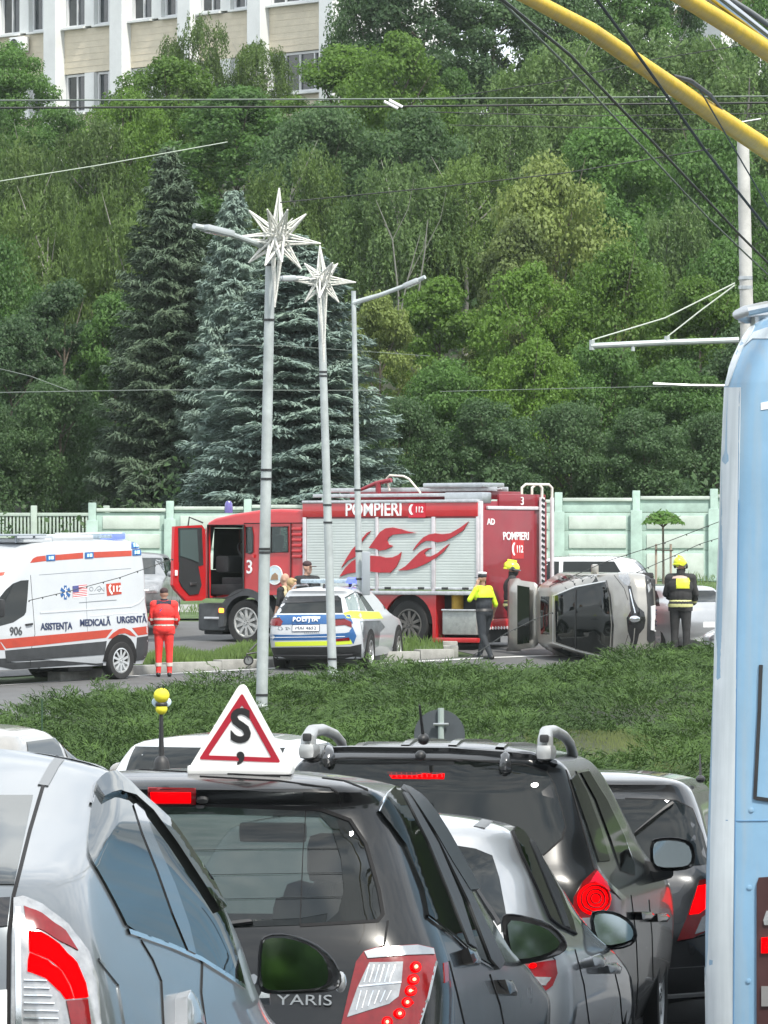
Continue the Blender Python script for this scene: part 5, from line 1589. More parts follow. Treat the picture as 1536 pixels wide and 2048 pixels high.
# ---------- plain cars further off
def simple_car(name, label, M, rows, mp, L=4.3, w=.87, group=None, zcut=.08, wtop=.56):
    r = thing(name, label, 'car', M=M, group=group)
    bm = slice_shell(rows, crown=.05, nlev=28); S = Surf(bm, M)
    bm_obj('body', bm, mp, r)
    zb, zt = .98, rows[-1]['z'] - zcut
    yb = [q for q in rows if q['z'] > 1.0]
    y0, y1 = yb[0]['yr'], yb[0]['yf']; y2, y3 = rows[-2]['yr'], rows[-2]['yf']
    for mode, s in (('left', -1), ('right', 1)):
        S.patch('side_glass', [(lerp(y0, y2, .1) + .45, zb), (lerp(y0, y2, .85) + .45, zt), (L * .46, zt), (L * .46, zb)], M_winglass, r, mode=mode)
        S.patch('side_glass', [(L * .46 + .09, zb), (L * .46 + .09, zt), (lerp(y1, y3, .80) - .12, zt), (lerp(y1, y3, .15) - .20, zb)], M_winglass, r, mode=mode)
        S.strip('door_gap', [(L * .46 + .045, zb), (L * .46 + .03, .35)], .010, M_seam, r, mode=mode, step=.1)
        S.strip('door_gap', [(L * .25, zb), (L * .27, .6), (L * .31, .35)], .010, M_seam, r, mode=mode, step=.1)
        S.patch('door_handle', [(L * .30, .86), (L * .345, .86), (L * .345, .89), (L * .30, .89)], M_blk, r, mode=mode, off=.03, step=.02)
        x = s * (w + .09)
        mb = MB(); mb.sphere((x, L * .66, 1.02), (.10, .07, .07), 12, 8); mb.build('side_mirror', mp, r)
    S.patch('rear_window', [(-w * .66, 1.06), (w * .66, 1.06), (w * wtop, zt), (-w * wtop, zt)], M_winglass, r, mode='rear')
    S.patch('windscreen', [(-w * .72, 1.02), (w * .72, 1.02), (w * .60, zt), (-w * .60, zt)], M_winglass, r, mode='front')
    for s in (-1, 1):
        S.patch('tail_lamp', [(s * w * .98, .74), (s * w * .62, .78), (s * w * .62, .90), (s * w * .97, .94)], M_redlens, r, mode='rear', off=.01)
        S.patch('headlight', [(s * w * .94, .62), (s * w * .52, .60), (s * w * .56, .72), (s * w * .93, .78)], M_clear, r, mode='front', off=.01)
    S.patch('rear_plate', [(-.26, .55), (.26, .55), (.26, .66), (-.26, .66)], M_plate, r, mode='rear', off=.008)
    S.patch('grille', [(-.40, .36), (.40, .36), (.46, .52), (-.46, .52)], M_blk, r, mode='front', off=.006)
    under(r, L, w, L * .19, L * .80, .32)
    return r, S
def std_rows(H, L, w):
    return [dict(z=.22, yr=.14, yf=L - .18, w=w * .92, rr=.22, rf=.45, br=.12, bf=.28), dict(z=.44, yr=.02, yf=L - .02, w=w * .985), dict(z=.65, yr=.0, yf=L, w=w),
            dict(z=.86, yr=.04, yf=L - .35, w=w * .995, rf=.4), dict(z=.96, yr=.10, yf=L - .95, w=w * .965, rr=.25), dict(z=1.04, yr=.20, yf=L - 1.15, w=w * .92), dict(z=H - .28, yr=.42, yf=L - 1.55, w=w * .83),
            dict(z=H - .14, yr=.56, yf=L - 1.85, w=w * .765), dict(z=H - .075, yr=.66, yf=L - 2.02, w=w * .71, rr=.2), dict(z=H - .05, yr=.74, yf=L - 2.14, w=w * .66)]
c, S_ = simple_car('white_hatchback', 'white car whose roof and windows show just behind the learner sign', car_matrix(-1.47, 36.2, T(0, 36.2) - .075, 14, 0), std_rows(1.50, 4.2, .87), paint('off white car paint', (.44, .46, .47), 0, .3), L=4.2, zcut=.035, wtop=.66)
mb = MB(); mb.prism([(-.10, 0), (.10, 0), (-.06, .09)], -.02, .02, lambda u, v, w: Vector((w, 1.0 + u, 1.485 + v))); mb.build('roof_fin', M_pwhite, c)
simple_car('beige_hatchback', 'pale beige car at the left picture edge, only its rounded roof end showing', car_matrix(-3.60, 37.5, T(0, 37.5), 12, 0), std_rows(1.44, 4.1, .86), paint('pale beige paint', (.30, .29, .27), .4), L=4.1)
# ---------------------------------------------------------------- blue trolleybus at the right edge
M_busblue = mat('sky blue bus paint', (0.20, 0.36, 0.52), 0.45, coat=0.35, var=0.16, vscale=1.3, bump=.05, bscale=30)
M_buswht = mat('white bus paint', (0.58, 0.63, 0.66), 0.45, coat=0.25, var=0.14, vscale=2.0)
def streaks(m):
    """rain-washed grime: thin vertical streaks and dull patches over the paint"""
    t = m.node_tree; bs = t.nodes['Principled BSDF']
    src = bs.inputs['Base Color'].links[0].from_socket
    tc = t.nodes.new('ShaderNodeTexCoord'); mp = t.nodes.new('ShaderNodeMapping'); mp.inputs['Scale'].default_value = (14, 14, .7)
    n = t.nodes.new('ShaderNodeTexNoise'); n.inputs['Scale'].default_value = 2.0; n.inputs['Detail'].default_value = 6
    r = t.nodes.new('ShaderNodeMapRange'); r.inputs['From Min'].default_value = .42; r.inputs['From Max'].default_value = .72; r.inputs['To Min'].default_value = 0; r.inputs['To Max'].default_value = .55
    mx = t.nodes.new('ShaderNodeMix'); mx.data_type = 'RGBA'; mx.inputs[7].default_value = (.30, .36, .40, 1)
    t.links.new(tc.outputs['Object'], mp.inputs['Vector']); t.links.new(mp.outputs[0], n.inputs['Vector']); t.links.new(n.outputs['Fac'], r.inputs['Value'])
    t.links.new(r.outputs[0], mx.inputs[0]); t.links.new(src, mx.inputs[6]); t.links.new(mx.outputs[2], bs.inputs['Base Color'])
streaks(M_busblue); streaks(M_buswht)
def trolleybus():
    gz = .12 - .06 * (18.6 - 10.75)
    yaw = 8.0
    org = Vector((1.20 + 1.28, 18.6, gz))
    M = car_matrix(org.x, org.y, org.z, yaw, -3.0)
    r = thing('trolleybus', 'sky blue and white trolleybus filling the right picture edge', 'trolleybus', M=M)
    w = 1.27
    rows = [dict(z=.28, yr=.02, yf=11.6, w=w + .03, rr=.16, rf=.3, br=.06, bf=.2), dict(z=.9, yr=.0, yf=11.7, w=w + .035), dict(z=1.7, yr=.01, yf=11.7, w=w + .015), dict(z=2.5, yr=.04, yf=11.65, w=w - .012), dict(z=3.00, yr=.06, yf=11.6, w=w - .025),
            dict(z=3.04, yr=.065, yf=11.6, w=w - .035), dict(z=3.175, yr=.10, yf=11.5, w=w - .085, rr=.18), dict(z=3.245, yr=.16, yf=11.4, w=w - .125), dict(z=3.29, yr=.24, yf=11.3, w=w - .18, rr=.24), dict(z=3.31, yr=.34, yf=11.2, w=w - .27)]
    bm = slice_shell(rows, crown=.05, nlev=30, ns=18); S = Surf(bm, M)
    bm_obj('body', bm, M_busblue, r)
    # white upper rim and corner post
    S.patch('white_crown', [(1490, 692), (1506, 678), (1700, 678), (1700, 656), (1535, 656), (1508, 665)], M_buswht, r, off=.004)
    S.patch('white_corner', [(1494, 652), (1510, 652), (1500, 675), (1484, 700), (1468, 742), (1458, 772), (1452, 772), (1460, 735), (1476, 692)], M_buswht, r, off=.005)
    S.patch('corner_post', [(1450, 775), (1482, 775), (1478, 1000), (1474, 1300), (1470, 1600), (1466, 1900), (1466, 2080), (1400, 2080), (1418, 1900), (1424, 1600), (1430, 1300), (1440, 1000)], M_buswht, r, off=.004, step=14)
    S.strip('panel_seam', [(1480, 775), (1474, 1300), (1467, 2060)], .004, mat('blue grey seam', (.10, .22, .38), .6), r, off=.004, step=20)
    # rear window edge
    S.patch('rear_window', [(1514, 1600), (1514, 1350), (1526, 1345), (1700, 1345), (1700, 1600)], M_busblue, r, off=.002)
    S.strip('window_seal', [(1522, 1330), (1519, 1420), (1514, 1520), (1510, 1596), (1540, 1600), (1700, 1602)], .016, M_blk, r, off=.008)
    S.strip('body_seam', [(1440, 1640), (1480, 1642), (1700, 1640)], .004, mat('blue grey seam', (.10, .22, .38), .6), r, off=.003, step=20)
    for (x, y) in ((1503, 1620), (1499, 1775), (1497, 1962)):
        S.patch('rivet', ell(x, y, 5, 5, 10), M_busblue, r, off=.004, step=3, dome=.0015)
    S.patch('fleet_mark', [(1522, 806), (1700, 770), (1700, 796), (1522, 820)], M_wtext, r, off=.003)
    hs = S.patch('lamp_panel', [(1514, 1770), (1518, 1755), (1560, 1752), (1700, 1752), (1700, 2080), (1514, 2080)], mat('dark red brown plastic', (.055, .022, .022), .4, var=.3), r, off=.012)
    S.patch('tail_lamp', [(1524, 1875), (1560, 1872), (1560, 1905), (1524, 1906)], M_redlit, hs, off=.022)
    S.patch('reflector', [(1528, 1840), (1534, 1822), (1560, 1815), (1560, 1850), (1530, 1850)], M_clear, hs, off=.020)
    S.patch('cover_plate', [(1524, 1972), (1560, 1972), (1560, 2012), (1524, 2012)], mat('grey metal cover', (.20, .20, .20), .6), hs, off=.020)
    # grey rail and roof gear
    Mi = M.inverted()
    mb = MB()
    pts = [Mi @ P(x, y, d) for x, y, d in ((1700, 596, 19.6), (1600, 606, 19.4), (1536, 613, 19.25), (1492, 622, 19.2), (1476, 629, 19.2), (1492, 636, 19.25), (1540, 634, 19.4), (1620, 632, 19.6))]
    mb.tube(pts, .022, n=10); mb.build('roof_rail', M_steel, r)
    mb = MB(); mb.tube([Mi @ P(1510, 634, 19.25), Mi @ P(1512, 662, 19.25)], .02, n=8); mb.build('rail_foot', M_steel, r)
    mb = MB(); mb.bbox((0.2, 4.6, 3.36), (1.3, 2.0, .22), .05); mb.build('roof_box', M_buswht, r)
    for s in (-1, 1):
        for y in (2.6, 9.0): wheel(r, s * (w - .16), y, .47, .28, s, M_steel, 8)
    S.patch('side_window', [(.6, 1.35), (11.0, 1.35), (11.0, 2.25), (.6, 2.25)], M_winglass, r, mode='left', off=.004, step=.4)
    S.patch('side_skirt', [(.5, .32), (11.2, .32), (11.2, 1.28), (.5, 1.28)], M_buswht, r, mode='left', off=.004, step=.4)  # white panel added on the unseen side to neutralise blue reflections in the cars
    S.patch('added_fascia', [(.5, 2.30), (11.2, 2.30), (11.2, 2.92), (.5, 2.92)], M_buswht, r, mode='left', off=.004, step=.4)  # upper white panel, added for the same reflections
    # the two yellow trolley poles and the black hose
    M_yel = mat('yellow fibreglass pole', (.62, .42, .015), .55, var=.22, vscale=8, bump=.25, bscale=50)
    def pole(pts, rad, nm, m):
        P3 = [Mi @ P(x, y, d) for x, y, d in pts]
        q = MB(); q.tube(P3, rad, n=14); return q.build(nm, m, r)
    pole([(900, -80, 13.2), (1062, -2, 14.6), (1180, 60, 15.6), (1300, 142, 16.6), (1420, 224, 17.7), (1536, 300, 18.7), (1680, 398, 20.2)], [.020, .022, .026, .029, .033, .037, .042], 'trolley_pole', M_yel)
    pole([(1180, -110, 13.6), (1368, -4, 15.0), (1450, 46, 15.8), (1536, 103, 16.6), (1700, 215, 18.4), (1780, 300, 19.6)], [.024, .026, .029, .032, .038, .042], 'trolley_pole', M_yel)
    pole([(1330, -70, 15.0), (1425, -8, 15.6), (1480, 34, 16.1), (1536, 78, 16.6), (1720, 230, 18.6)], [.022, .022, .022, .022, .022], 'trolley_hose', M_blkgl)
    pole([(1380, -60, 15.4), (1452, -6, 15.9), (1500, 24, 16.3), (1560, 66, 16.8), (1720, 190, 18.4)], [.010] * 5, 'trolley_hose', mat('grey cable', (.16, .17, .18), .6))
    pole([(1346, 152, 17.0), (1380, 162, 17.2), (1420, 190, 17.5), (1445, 222, 17.8)], [.007, .010, .008, .004], 'pole_cable', M_blk)
trolleybus()
# ---------------------------------------------------------------- fire engine
M_fred = mat('fire engine red', (0.46, 0.015, 0.019), 0.32, coat=0.7, var=0.12, vscale=1.5)
M_fdark = mat('dark crimson panel', (0.22, 0.008, 0.018), 0.42, coat=0.4, var=0.15, vscale=1.5)
M_shut = mat('white roller shutter', (0.49, 0.54, 0.52), 0.45, coat=.2, var=0.06, vscale=2)
M_trim = mat('pale grey trim', (0.55, 0.52, 0.54), 0.5, var=.15)
M_cabin = mat('dark cab lining', (0.018, 0.020, 0.023), 0.8, var=.3)
M_arch = mat('weathered black fender', (0.055, 0.060, 0.065), 0.6, var=.35, vscale=5)
M_flame = mat('red flame film', (0.42, 0.025, 0.035), 0.45, var=.12)
M_truckglass = glass_mat('cab glass', (0.55, 0.66, 0.62), 0.72, dark=(.02, .025, .025))

class Plane:
    """photo pixels traced onto a flat side of a thing (local coordinates)"""
    def __init__(self, M, axis, val):
        self.Mi = M.inverted(); self.R = self.Mi.to_3x3(); self.axis = axis; self.val = val
    def __call__(self, px, py):
        o, d = cam_ray(px, py); o = self.Mi @ o; d = self.R @ d
        t = (self.val - o[self.axis]) / d[self.axis]
        return o + d * t

def fire_engine():
    M = car_matrix(2.66, 103.0, -.02, -54.0)
    r = thing('fire_engine', 'red and white fire engine with open cab door and red flames on white shutters', 'fire engine', M=M)
    X = -1.25
    sp = Plane(M, 0, X); rp = Plane(M, 1, 0.0)
    def side_poly(pts, sc=None):
        out = []
        for x, y in pts:
            if sc: x, y = sc[0] + x / sc[2], sc[1] + y / sc[2]
            q = sp(x, y); out.append((q.y, q.z))
        return out
    sideF = lambda u, v, w: Vector((X - w, u, v))
    rearF = lambda u, v, w: Vector((u, -w, v))
    yB = sp(606, 1100).y                    # front of the body
    zt = sp(780, 1003).z; zband = sp(780, 1034).z; zled = sp(780, 1181).z
    # body carcass
    mb = MB(); mb.bbox((0, yB / 2, (zled + zt) / 2 + .02), (2.48, yB, zt - zled - .04), .02); body = mb.build('body', M_fdark, r)
    mb = MB(); mb.bbox((X - .008, yB / 2, (zband + zt) / 2 - .01), (.04, yB - .01, zt - zband - .03), .01); band = mb.build('top_band', M_fred, r)
    mb = MB(); mb.bbox((X + .02, yB / 2, zt), (.14, yB, .06), .015); mb.build('gutter', M_alu, r)
    # roller shutters: three, each a stack of narrow slats
    def shutter(xa, xb):
        ya, yb = sp(xa, 1100).y, sp(xb, 1100).y
        y0, y1 = min(ya, yb), max(ya, yb)
        z0, z1 = zled + .03, zband - .03
        n = 26; V = []; Fs = []
        for k in range(n):
            a, b = lerp(z0, z1, k / n), lerp(z0, z1, (k + 1) / n)
            o = len(V)
            V += [(X - .004, y0, a), (X - .004, y1, a), (X - .009, y0, a + .012), (X - .009, y1, a + .012), (X - .009, y0, b - .008), (X - .009, y1, b - .008), (X - .004, y0, b), (X - .004, y1, b)]
            for j in range(3): Fs.append((o + 2 * j, o + 2 * j + 1, o + 2 * j + 3, o + 2 * j + 2))
        mb = MB(); mb.add(V, Fs)
        s = mb.build('roller_shutter', M_shut, r, smooth=False)
        mb = MB(); mb.bbox((X - .02, (y0 + y1) / 2, z0 + .015), (.035, y1 - y0, .05), .01); mb.build('lift_bar', M_alu, s)
        for yy in (y0 + .25, y1 - .25):
            mb = MB(); mb.bbox((X - .035, yy, z0 + .02), (.03, .16, .05), .012); mb.build('latch', M_blk, s)
    for a, b in ((614, 752), (758, 864), (872, 953)): shutter(a, b)
    for a, b in ((607, 613), (752.5, 757.5), (864.5, 871.5), (953.5, 958)):
        y0, y1 = sorted((sp(a, 1100).y, sp(b, 1100).y))
        mb = MB(); mb.bbox((X - .008, (y0 + y1) / 2, (zled + zband) / 2), (.05, y1 - y0, zband - zled), .008); mb.build('shutter_post', M_trim, r)
    # red flames on the shutters
    sc = (600, 940, 4.267)
    FL = [[(595, 665), (640, 600), (690, 530), (740, 497), (800, 490), (870, 505), (930, 525), (1000, 537), (860, 545), (800, 552), (765, 575), (750, 605), (765, 635), (800, 650), (740, 680), (690, 688), (650, 670)],
          [(612, 522), (580, 535), (545, 575), (500, 630), (450, 680), (400, 760), (360, 835), (420, 770), (470, 745), (500, 730), (505, 690), (530, 620), (570, 570)],
          [(345, 910), (395, 835), (450, 780), (510, 745), (600, 730), (680, 735), (740, 748), (800, 745), (845, 725), (872, 700), (860, 760), (830, 825), (780, 875), (680, 875), (600, 865), (500, 870), (410, 885)],
          [(970, 688), (1000, 640), (1060, 575), (1110, 550), (1160, 540), (1220, 548), (1290, 540), (1370, 495), (1447, 440), (1400, 515), (1330, 560), (1250, 605), (1180, 618), (1130, 605), (1080, 605), (1040, 625)],
          [(845, 857), (910, 820), (970, 760), (1030, 700), (1080, 670), (1140, 665), (1100, 680), (1068, 710), (1080, 738), (1120, 740), (1180, 710), (1240, 660), (1283, 628), (1235, 695), (1160, 755), (1080, 800), (1000, 835), (920, 855)]]
    for f in FL:
        mb = MB(); mb.prism(side_poly(f, sc), .016, .038, sideF); mb.build('flame', M_flame, r, smooth=False)
    # ledge under the shutters
    q0, q1 = sp(606, 1186), sp(958, 1186)
    mb = MB(); mb.bbox((X + .02, yB / 2, zled - .045), (.18, yB, .085), .02); mb.build('step_ledge', M_alu, r)
    # lower skirt with wheel arch, open locker behind the wheel
    zl0 = sp(900, 1285).z; zl1 = zled - .09
    yr_, rr_ = sp(816, 1250).y, .62
    arch = [(yr_ + rr_ * math.cos(math.pi * k / 14), .50 + rr_ * math.sin(math.pi * k / 14)) for k in range(15)]
    y_lk = sp(872, 1240).y; y_end = sp(955, 1240).y
    outline = [(yB, zl1), (yB, zl0 + .10), (yr_ + rr_, zl0 + .10)] + arch + [(yr_ - rr_, zl0), (y_lk, zl0), (y_lk, zl1)]
    mb = MB(); mb.prism(outline, .0, -.35, sideF); mb.build('side_skirt', M_fred, r, smooth=False)
    mb = MB(); mb.bbox((X + .02, (y_lk + .0) / 2, zl0 + .05), (.10, y_lk, .10), .02); mb.build('locker_sill', M_fred, r)
    mb = MB(); mb.bbox((X + .55, (y_lk) / 2, (zl0 + zl1) / 2), (.50, y_lk, zl1 - zl0), .01); mb.build('locker_back', M_cabin, r)
    d0, d1 = sp(884, 1222), sp(952, 1270)
    mb = MB(); mb.bbox((X + .16, (d0.y + d1.y) / 2, (d0.z + d1.z) / 2), (.30, abs(d0.y - d1.y), abs(d0.z - d1.z)), .02); dw = mb.build('locker_drawer', mat('grey sheet metal', (.33, .35, .34), .55, .3, var=.25, vscale=7), r)
    mb = MB(); mb.bbox((X + .0, (d0.y + d1.y) / 2, d0.z + .02), (.05, abs(d0.y - d1.y), .04), .01); mb.build('drawer_rail', M_alu, dw)
    c0 = sp(900, 1204)
    mb = MB(); mb.cyl((X + .28, c0.y, c0.z - .18), (X + .28, c0.y, c0.z + .16), .13, n=20); mb.build('yellow_drum', mat('ochre drum', (.45, .28, .03), .6, var=.2), r)
    mb = MB(); mb.bbox((0, 2.2, .62), (.9, 4.0, .30), .03); mb.bbox((0, 5.2, .62), (.9, 3.2, .25), .03); mb.build('chassis', M_cabin, r)
    mb = MB(); mb.bbox((0, .55, .42), (2.1, .9, .34), .04); mb.build('rear_underrun', M_cabin, r)
    # rear face
    rl, rr2 = rp(962, 1100), rp(1066, 1100)
    zr0, zr1 = rp(1000, 1236).z, rp(1000, 1020).z
    mb = MB(); mb.bbox(((rl.x + rr2.x) / 2, -.02, (zr0 + zr1) / 2), (rr2.x - rl.x, .05, zr1 - zr0), .02); rpn = mb.build('rear_panel', M_fdark, r)
    for xx in (-1.215,):
        mb = MB(); mb.bbox((xx, -.02, (zled + zt) / 2), (.09, .10, zt - zled), .02); mb.build('corner_trim', M_trim, r)
    mb = MB(); mb.bbox((.02, -.03, zr1 + .045), (2.0, .06, .07), .015); mb.build('rear_rail', M_trim, r)
    mb = MB(); mb.bbox((.30, -.005, zr1 + .20), (1.7, .06, .26), .02); mb.build('rear_header', M_fdark, r)
    mb = MB(); mb.bbox((0, -.03, zr0 - .12), (2.44, .08, .22), .02); mb.build('rear_skirt', M_fred, r)
    hz_ = MB()
    for k in range(9): hz_.box((-.95 + k * .105, -.075, zr0 - .20), (.05, .012, .055), Matrix.Rotation(.5, 3, 'Y'))
    hz_.build('hazard_stripe', M_wtext, r, smooth=False)
    def rtext(s, x, y, size, **k):
        q = rp(x, y); return text('lettering', s, size, M_wtext, r, Vector((q.x, -.050, q.z)), (1, 0, 0), (0, 0, 1), extrude=.006, **k)
    rtext('AD', 978, 1044, .17, bold=.004, squash=1.15); rtext('POMPIERI', 1028, 1073, .23, bold=.003, squash=.98)
    q = rp(1041, 1003); text('lettering', '3', .24, M_wtext, r, Vector((q.x, -.045, q.z)), (1, 0, 0), (0, 0, 1), extrude=.01)
    def phone112(parent, frame, size, redm, boxed=True):
        """white handset and 112 in a white outlined red square"""
        s = size
        if boxed:
            mb = MB(); mb.prism([(-.5 * s, -.5 * s), (.62 * s, -.5 * s), (.62 * s, .5 * s), (-.5 * s, .5 * s)], .0, .006, frame); b = mb.build('emergency_sign', redm, parent, smooth=False)
        else: b = parent
        mb = MB(); arc = [(-.18 * s + .30 * s * math.cos(t), .36 * s * math.sin(t) * 1.0) for t in np.linspace(1.9, 4.4, 9)]
        arc2 = [(-.12 * s + .20 * s * math.cos(t), .30 * s * math.sin(t)) for t in np.linspace(4.4, 1.9, 9)]
        mb.prism(arc + arc2, .004, .012, frame)
        mb.box(frame(-.20 * s, .34 * s, .008), (.008, .008, .008)); mb.build('handset', M_wtext, b, smooth=False)
        o = frame(.22 * s, -.02 * s, .010); xd = frame(1, 0, 0) - frame(0, 0, 0); yd = frame(0, 1, 0) - frame(0, 0, 0)
        text('lettering', '112', .52 * s, M_wtext, b, o, xd, yd, extrude=.004, bold=.008 * s, squash=.82)
    q = rp(1030, 1098); phone112(r, lambda u, v, w, q=q: Vector((q.x + u, -.047 - w, q.z + v)), .40, M_fred)
    # rear ladder: two uprights with rungs, hoops above the roof
    la = rp(1076, 1100).x; lb = rp(1094, 1100).x
    zl = rp(1080, 1168).z; zh = rp(1080, 995).z
    for xx in (la, lb + .04):
        mb = MB(); mb.bbox((xx, -.10, (zl + zh) / 2), (.15 if xx == la else .09, .05, zh - zl), .012); mb.build('ladder_upright', M_trim, r)
        mb = MB(); t = [(xx - .0, -.10, zh - .05), (xx, -.10, zh + .20), (xx - .06, -.06, zh + .27), (xx - .30, .10, zh + .27), (xx - .36, .16, zh + .20), (xx - .36, .16, zh - .05)]
        mb.tube(t, .028, n=8); mb.build('ladder_hoop', mat('cream tube', (.66, .64, .56), .5), r)
    for k in range(15):
        z = lerp(zl + .06, zh - .06, k / 14)
        mb = MB(); mb.box((la, -.13, z), (.11, .03, .045), Matrix.Rotation(.35, 3, 'Y')); mb.build('ladder_rung', M_cabin, r, smooth=False)
    # lettering on the band
    q = sp(749, 1020)
    text('lettering', 'POMPIERI', .385, M_wtext, r, Vector((X - .034, q.y, q.z)), (0, -1, 0), (0, 0, 1), extrude=.006, bold=.006, squash=.90)
    q = sp(834, 1019); phone112(r, lambda u, v, w, q=q: Vector((X - .030 - w, q.y - u * 1.15, q.z + v)), .33, mat('bright sign red', (.55, .01, .03), .5))
    # roof gear: ladder laid flat, lockers, monitor with hoop
    zr = zt + .03
    lad = MB()
    for s in (-.52, -.12): lad.bbox((s, 2.2, zr + .22), (.05, 4.3, .09), .01)
    for k in range(15): lad.cyl((-.52, .2 + k * .28, zr + .22), (-.12, .2 + k * .28, zr + .22), .018, n=6)
    lad.build('roof_ladder', M_alu, r)
    lad = MB()
    for s in (-1.12, -.74): lad.bbox((s, 2.5, zr + .10), (.05, 3.6, .07), .01)
    for k in range(13): lad.cyl((-1.12, .9 + k * .27, zr + .10), (-.74, .9 + k * .27, zr + .10), .016, n=6)
    lad.build('roof_ladder', M_alu, r)
    mb = MB(); mb.bbox((-.35, 1.0, zr + .30), (.8, 1.5, .10), .02); mb.bbox((-.98, .45, zr + .04), (.34, .95, .22), .03); mb.build('roof_locker', M_steel, r)
    mb = MB(); mb.bbox((.35, 2.2, zr + .10), (1.2, 3.6, .16), .02); mb.build('roof_deck', M_fdark, r)
    p = sp(770, 975); yy = p.y
    mb = MB(); mb.tube([(-.9, yy + .95, zr + .20), (-.8, yy + .55, zr + .36), (-.75, yy + .2, zr + .42)], [.03, .045, .05], n=10); mb.cyl((-.8, yy + .5, zr + .1), (-.8, yy + .5, zr + .36), .06, n=12); mon = mb.build('water_monitor', M_fdark, r)
    hp = [(-.7, yy + .28, zr + .20), (-.7, yy + .36, zr + .46), (-.7, yy + .28, zr + .52), (-.7, yy - .08, zr + .50), (-.7, yy - .22, zr + .44), (-.7, yy - .52, zr + .14)]
    mb = MB(); mb.tube(hp, .022, n=8); mb.build('guard_hoop', mat('cream tube', (.66, .64, .56), .5), mon)
    # ---- cab
    prof_px = [(606, 1020), (560, 1017.5), (520, 1019.5), (470, 1027), (428, 1036), (414, 1044), (409, 1056), (404, 1100), (400, 1150), (399, 1195), (420, 1197), (440, 1193), (458, 1190), (606, 1190)]
    pr = [(sp(x, y).y, sp(x, y).z) for x, y in prof_px]
    bmc = bmesh.new()
    A = [bmc.verts.new((-1.235, u, v)) for u, v in pr]; B = [bmc.verts.new((1.235, u, v)) for u, v in pr]
    n = len(pr); bmc.faces.new(A); bmc.faces.new(list(reversed(B)))
    for i in range(n): bmc.faces.new((A[i], B[i], B[(i + 1) % n], A[(i + 1) % n]))
    bmesh.ops.recalc_face_normals(bmc, faces=bmc.faces)
    ed = [e for e in bmc.edges if abs(e.verts[0].co.x - e.verts[1].co.x) < .01 and e.verts[0].co.z > 1.25 and e.verts[1].co.z > 1.25]
    bmesh.ops.bevel(bmc, geom=ed, offset=.07, segments=4, profile=.5, affect='EDGES')
    cab = bm_obj('cab', bmc, [M_fred, M_cabin], r, angle=30)
    so = cab.modifiers.new('thick', 'SOLIDIFY'); so.thickness = .07; so.offset = -1; so.material_offset = 1
    dg = bpy.context.evaluated_depsgraph_get(); dg.update()
    nm = bpy.data.meshes.new_from_object(cab.evaluated_get(dg)); cab.modifiers.clear(); cab.data = nm
    door_px = [(416, 1050), (487, 1050), (487, 1180), (455, 1196), (418, 1196)]
    fx = lambda u, v, w: Vector((w, u, v))
    dop = side_poly(door_px)
    rw_px = [(541, 1054), (575, 1053), (576, 1104), (541, 1105)]
    nw_px = [(492, 1054), (503, 1054), (506, 1070), (506, 1104), (500, 1107), (492, 1105)]
    rwp = side_poly(rw_px); nwp = side_poly(nw_px)
    fz0, fz1 = dop[0][1] - .95, dop[0][1] - .06
    boolean_cut(cab, [prism_bm(dop, -1.5, -1.0, fx), prism_bm(rwp, -1.5, -1.0, fx), prism_bm(nwp, -1.5, -1.0, fx),
                      prism_bm([(u, v) for u, v in [(dop[0][0] - .05, fz1), (dop[0][0] - 1.0, fz1), (dop[0][0] - 1.0, fz0 + .1), (dop[0][0] - .05, fz0)]], 1.0, 1.5, fx),
                      prism_bm(rwp, 1.0, 1.5, fx),
                      prism_bm([(-1.05, fz0), (1.05, fz0), (1.0, fz1), (-1.0, fz1)], 6.7, 7.4, lambda u, v, w: Vector((u, w, v)))])
    for pl, nmn in ((rwp, 'rear_door_glass'), (nwp, 'narrow_glass')):
        mb = MB(); mb.prism(pl, -.010, -.022, sideF); g = mb.build(nmn, M_truckglass if nmn == 'rear_door_glass' else M_truckglass, r, smooth=False)
        mb = MB(); mb.tube([sideF(u, v, .002) for u, v in pl], .014, n=6, closed=True); mb.build('glass_seal', M_blk, g)
    mb = MB(); mb.prism(rwp, 0, -.012, lambda u, v, w: Vector((1.23 - w, u, v))); mb.build('far_glass', M_truckglass, r, smooth=False)
    mb = MB(); mb.prism([(-1.04, fz0 + .01), (1.04, fz0 + .01), (.99, fz1 - .01), (-.99, fz1 - .01)], 7.02, 7.03, lambda u, v, w: Vector((u, w - .0, v))); mb.build('windscreen', M_truckglass, r, smooth=False)
    mb = MB(); mb.tube([sideF(u, v, .004) for u, v in dop], .022, n=6, closed=True); mb.build('door_seal', M_blk, r)
    def sgap(a):
        mb = MB(); mb.tube([sideF(*sp_yz(x, y), .004) for x, y in a], .011, n=5); mb.build('door_gap', M_seam, r)
    def sp_yz(x, y): q = sp(x, y); return (q.y, q.z)
    sgap([(488, 1050), (488, 1180)]); sgap([(521, 1048), (520, 1188)]); sgap([(582, 1047), (582, 1150), (578, 1188)]); sgap([(488, 1047), (606, 1046)])
    mb = MB(); mb.prism(side_poly([(500, 1112), (509, 1109), (509, 1116)]), .0, .03, sideF); mb.build('door_handle', M_fred, r)
    for k in range(6):
        q = sp(594, 1058 + k * 11); mb = MB(); mb.bbox((X - .0, q.y, q.z), (.06, .26, .07), .025); mb.build('cab_rib', M_fred, r)
    mb = MB(); mb.bbox((X + .60, 5.0, sp(480, 1012).z - .10), (.05, .05, .02), .005); mb.build('roof_stud', M_wtext, r)
    q = sp(499, 1135); text('lettering', '3', .40, M_wtext, r, Vector((X - .002, q.y, q.z)), (0, -1, 0), (0, 0, 1), extrude=.006, bold=.004, squash=.95)
    q = sp(550, 1150)
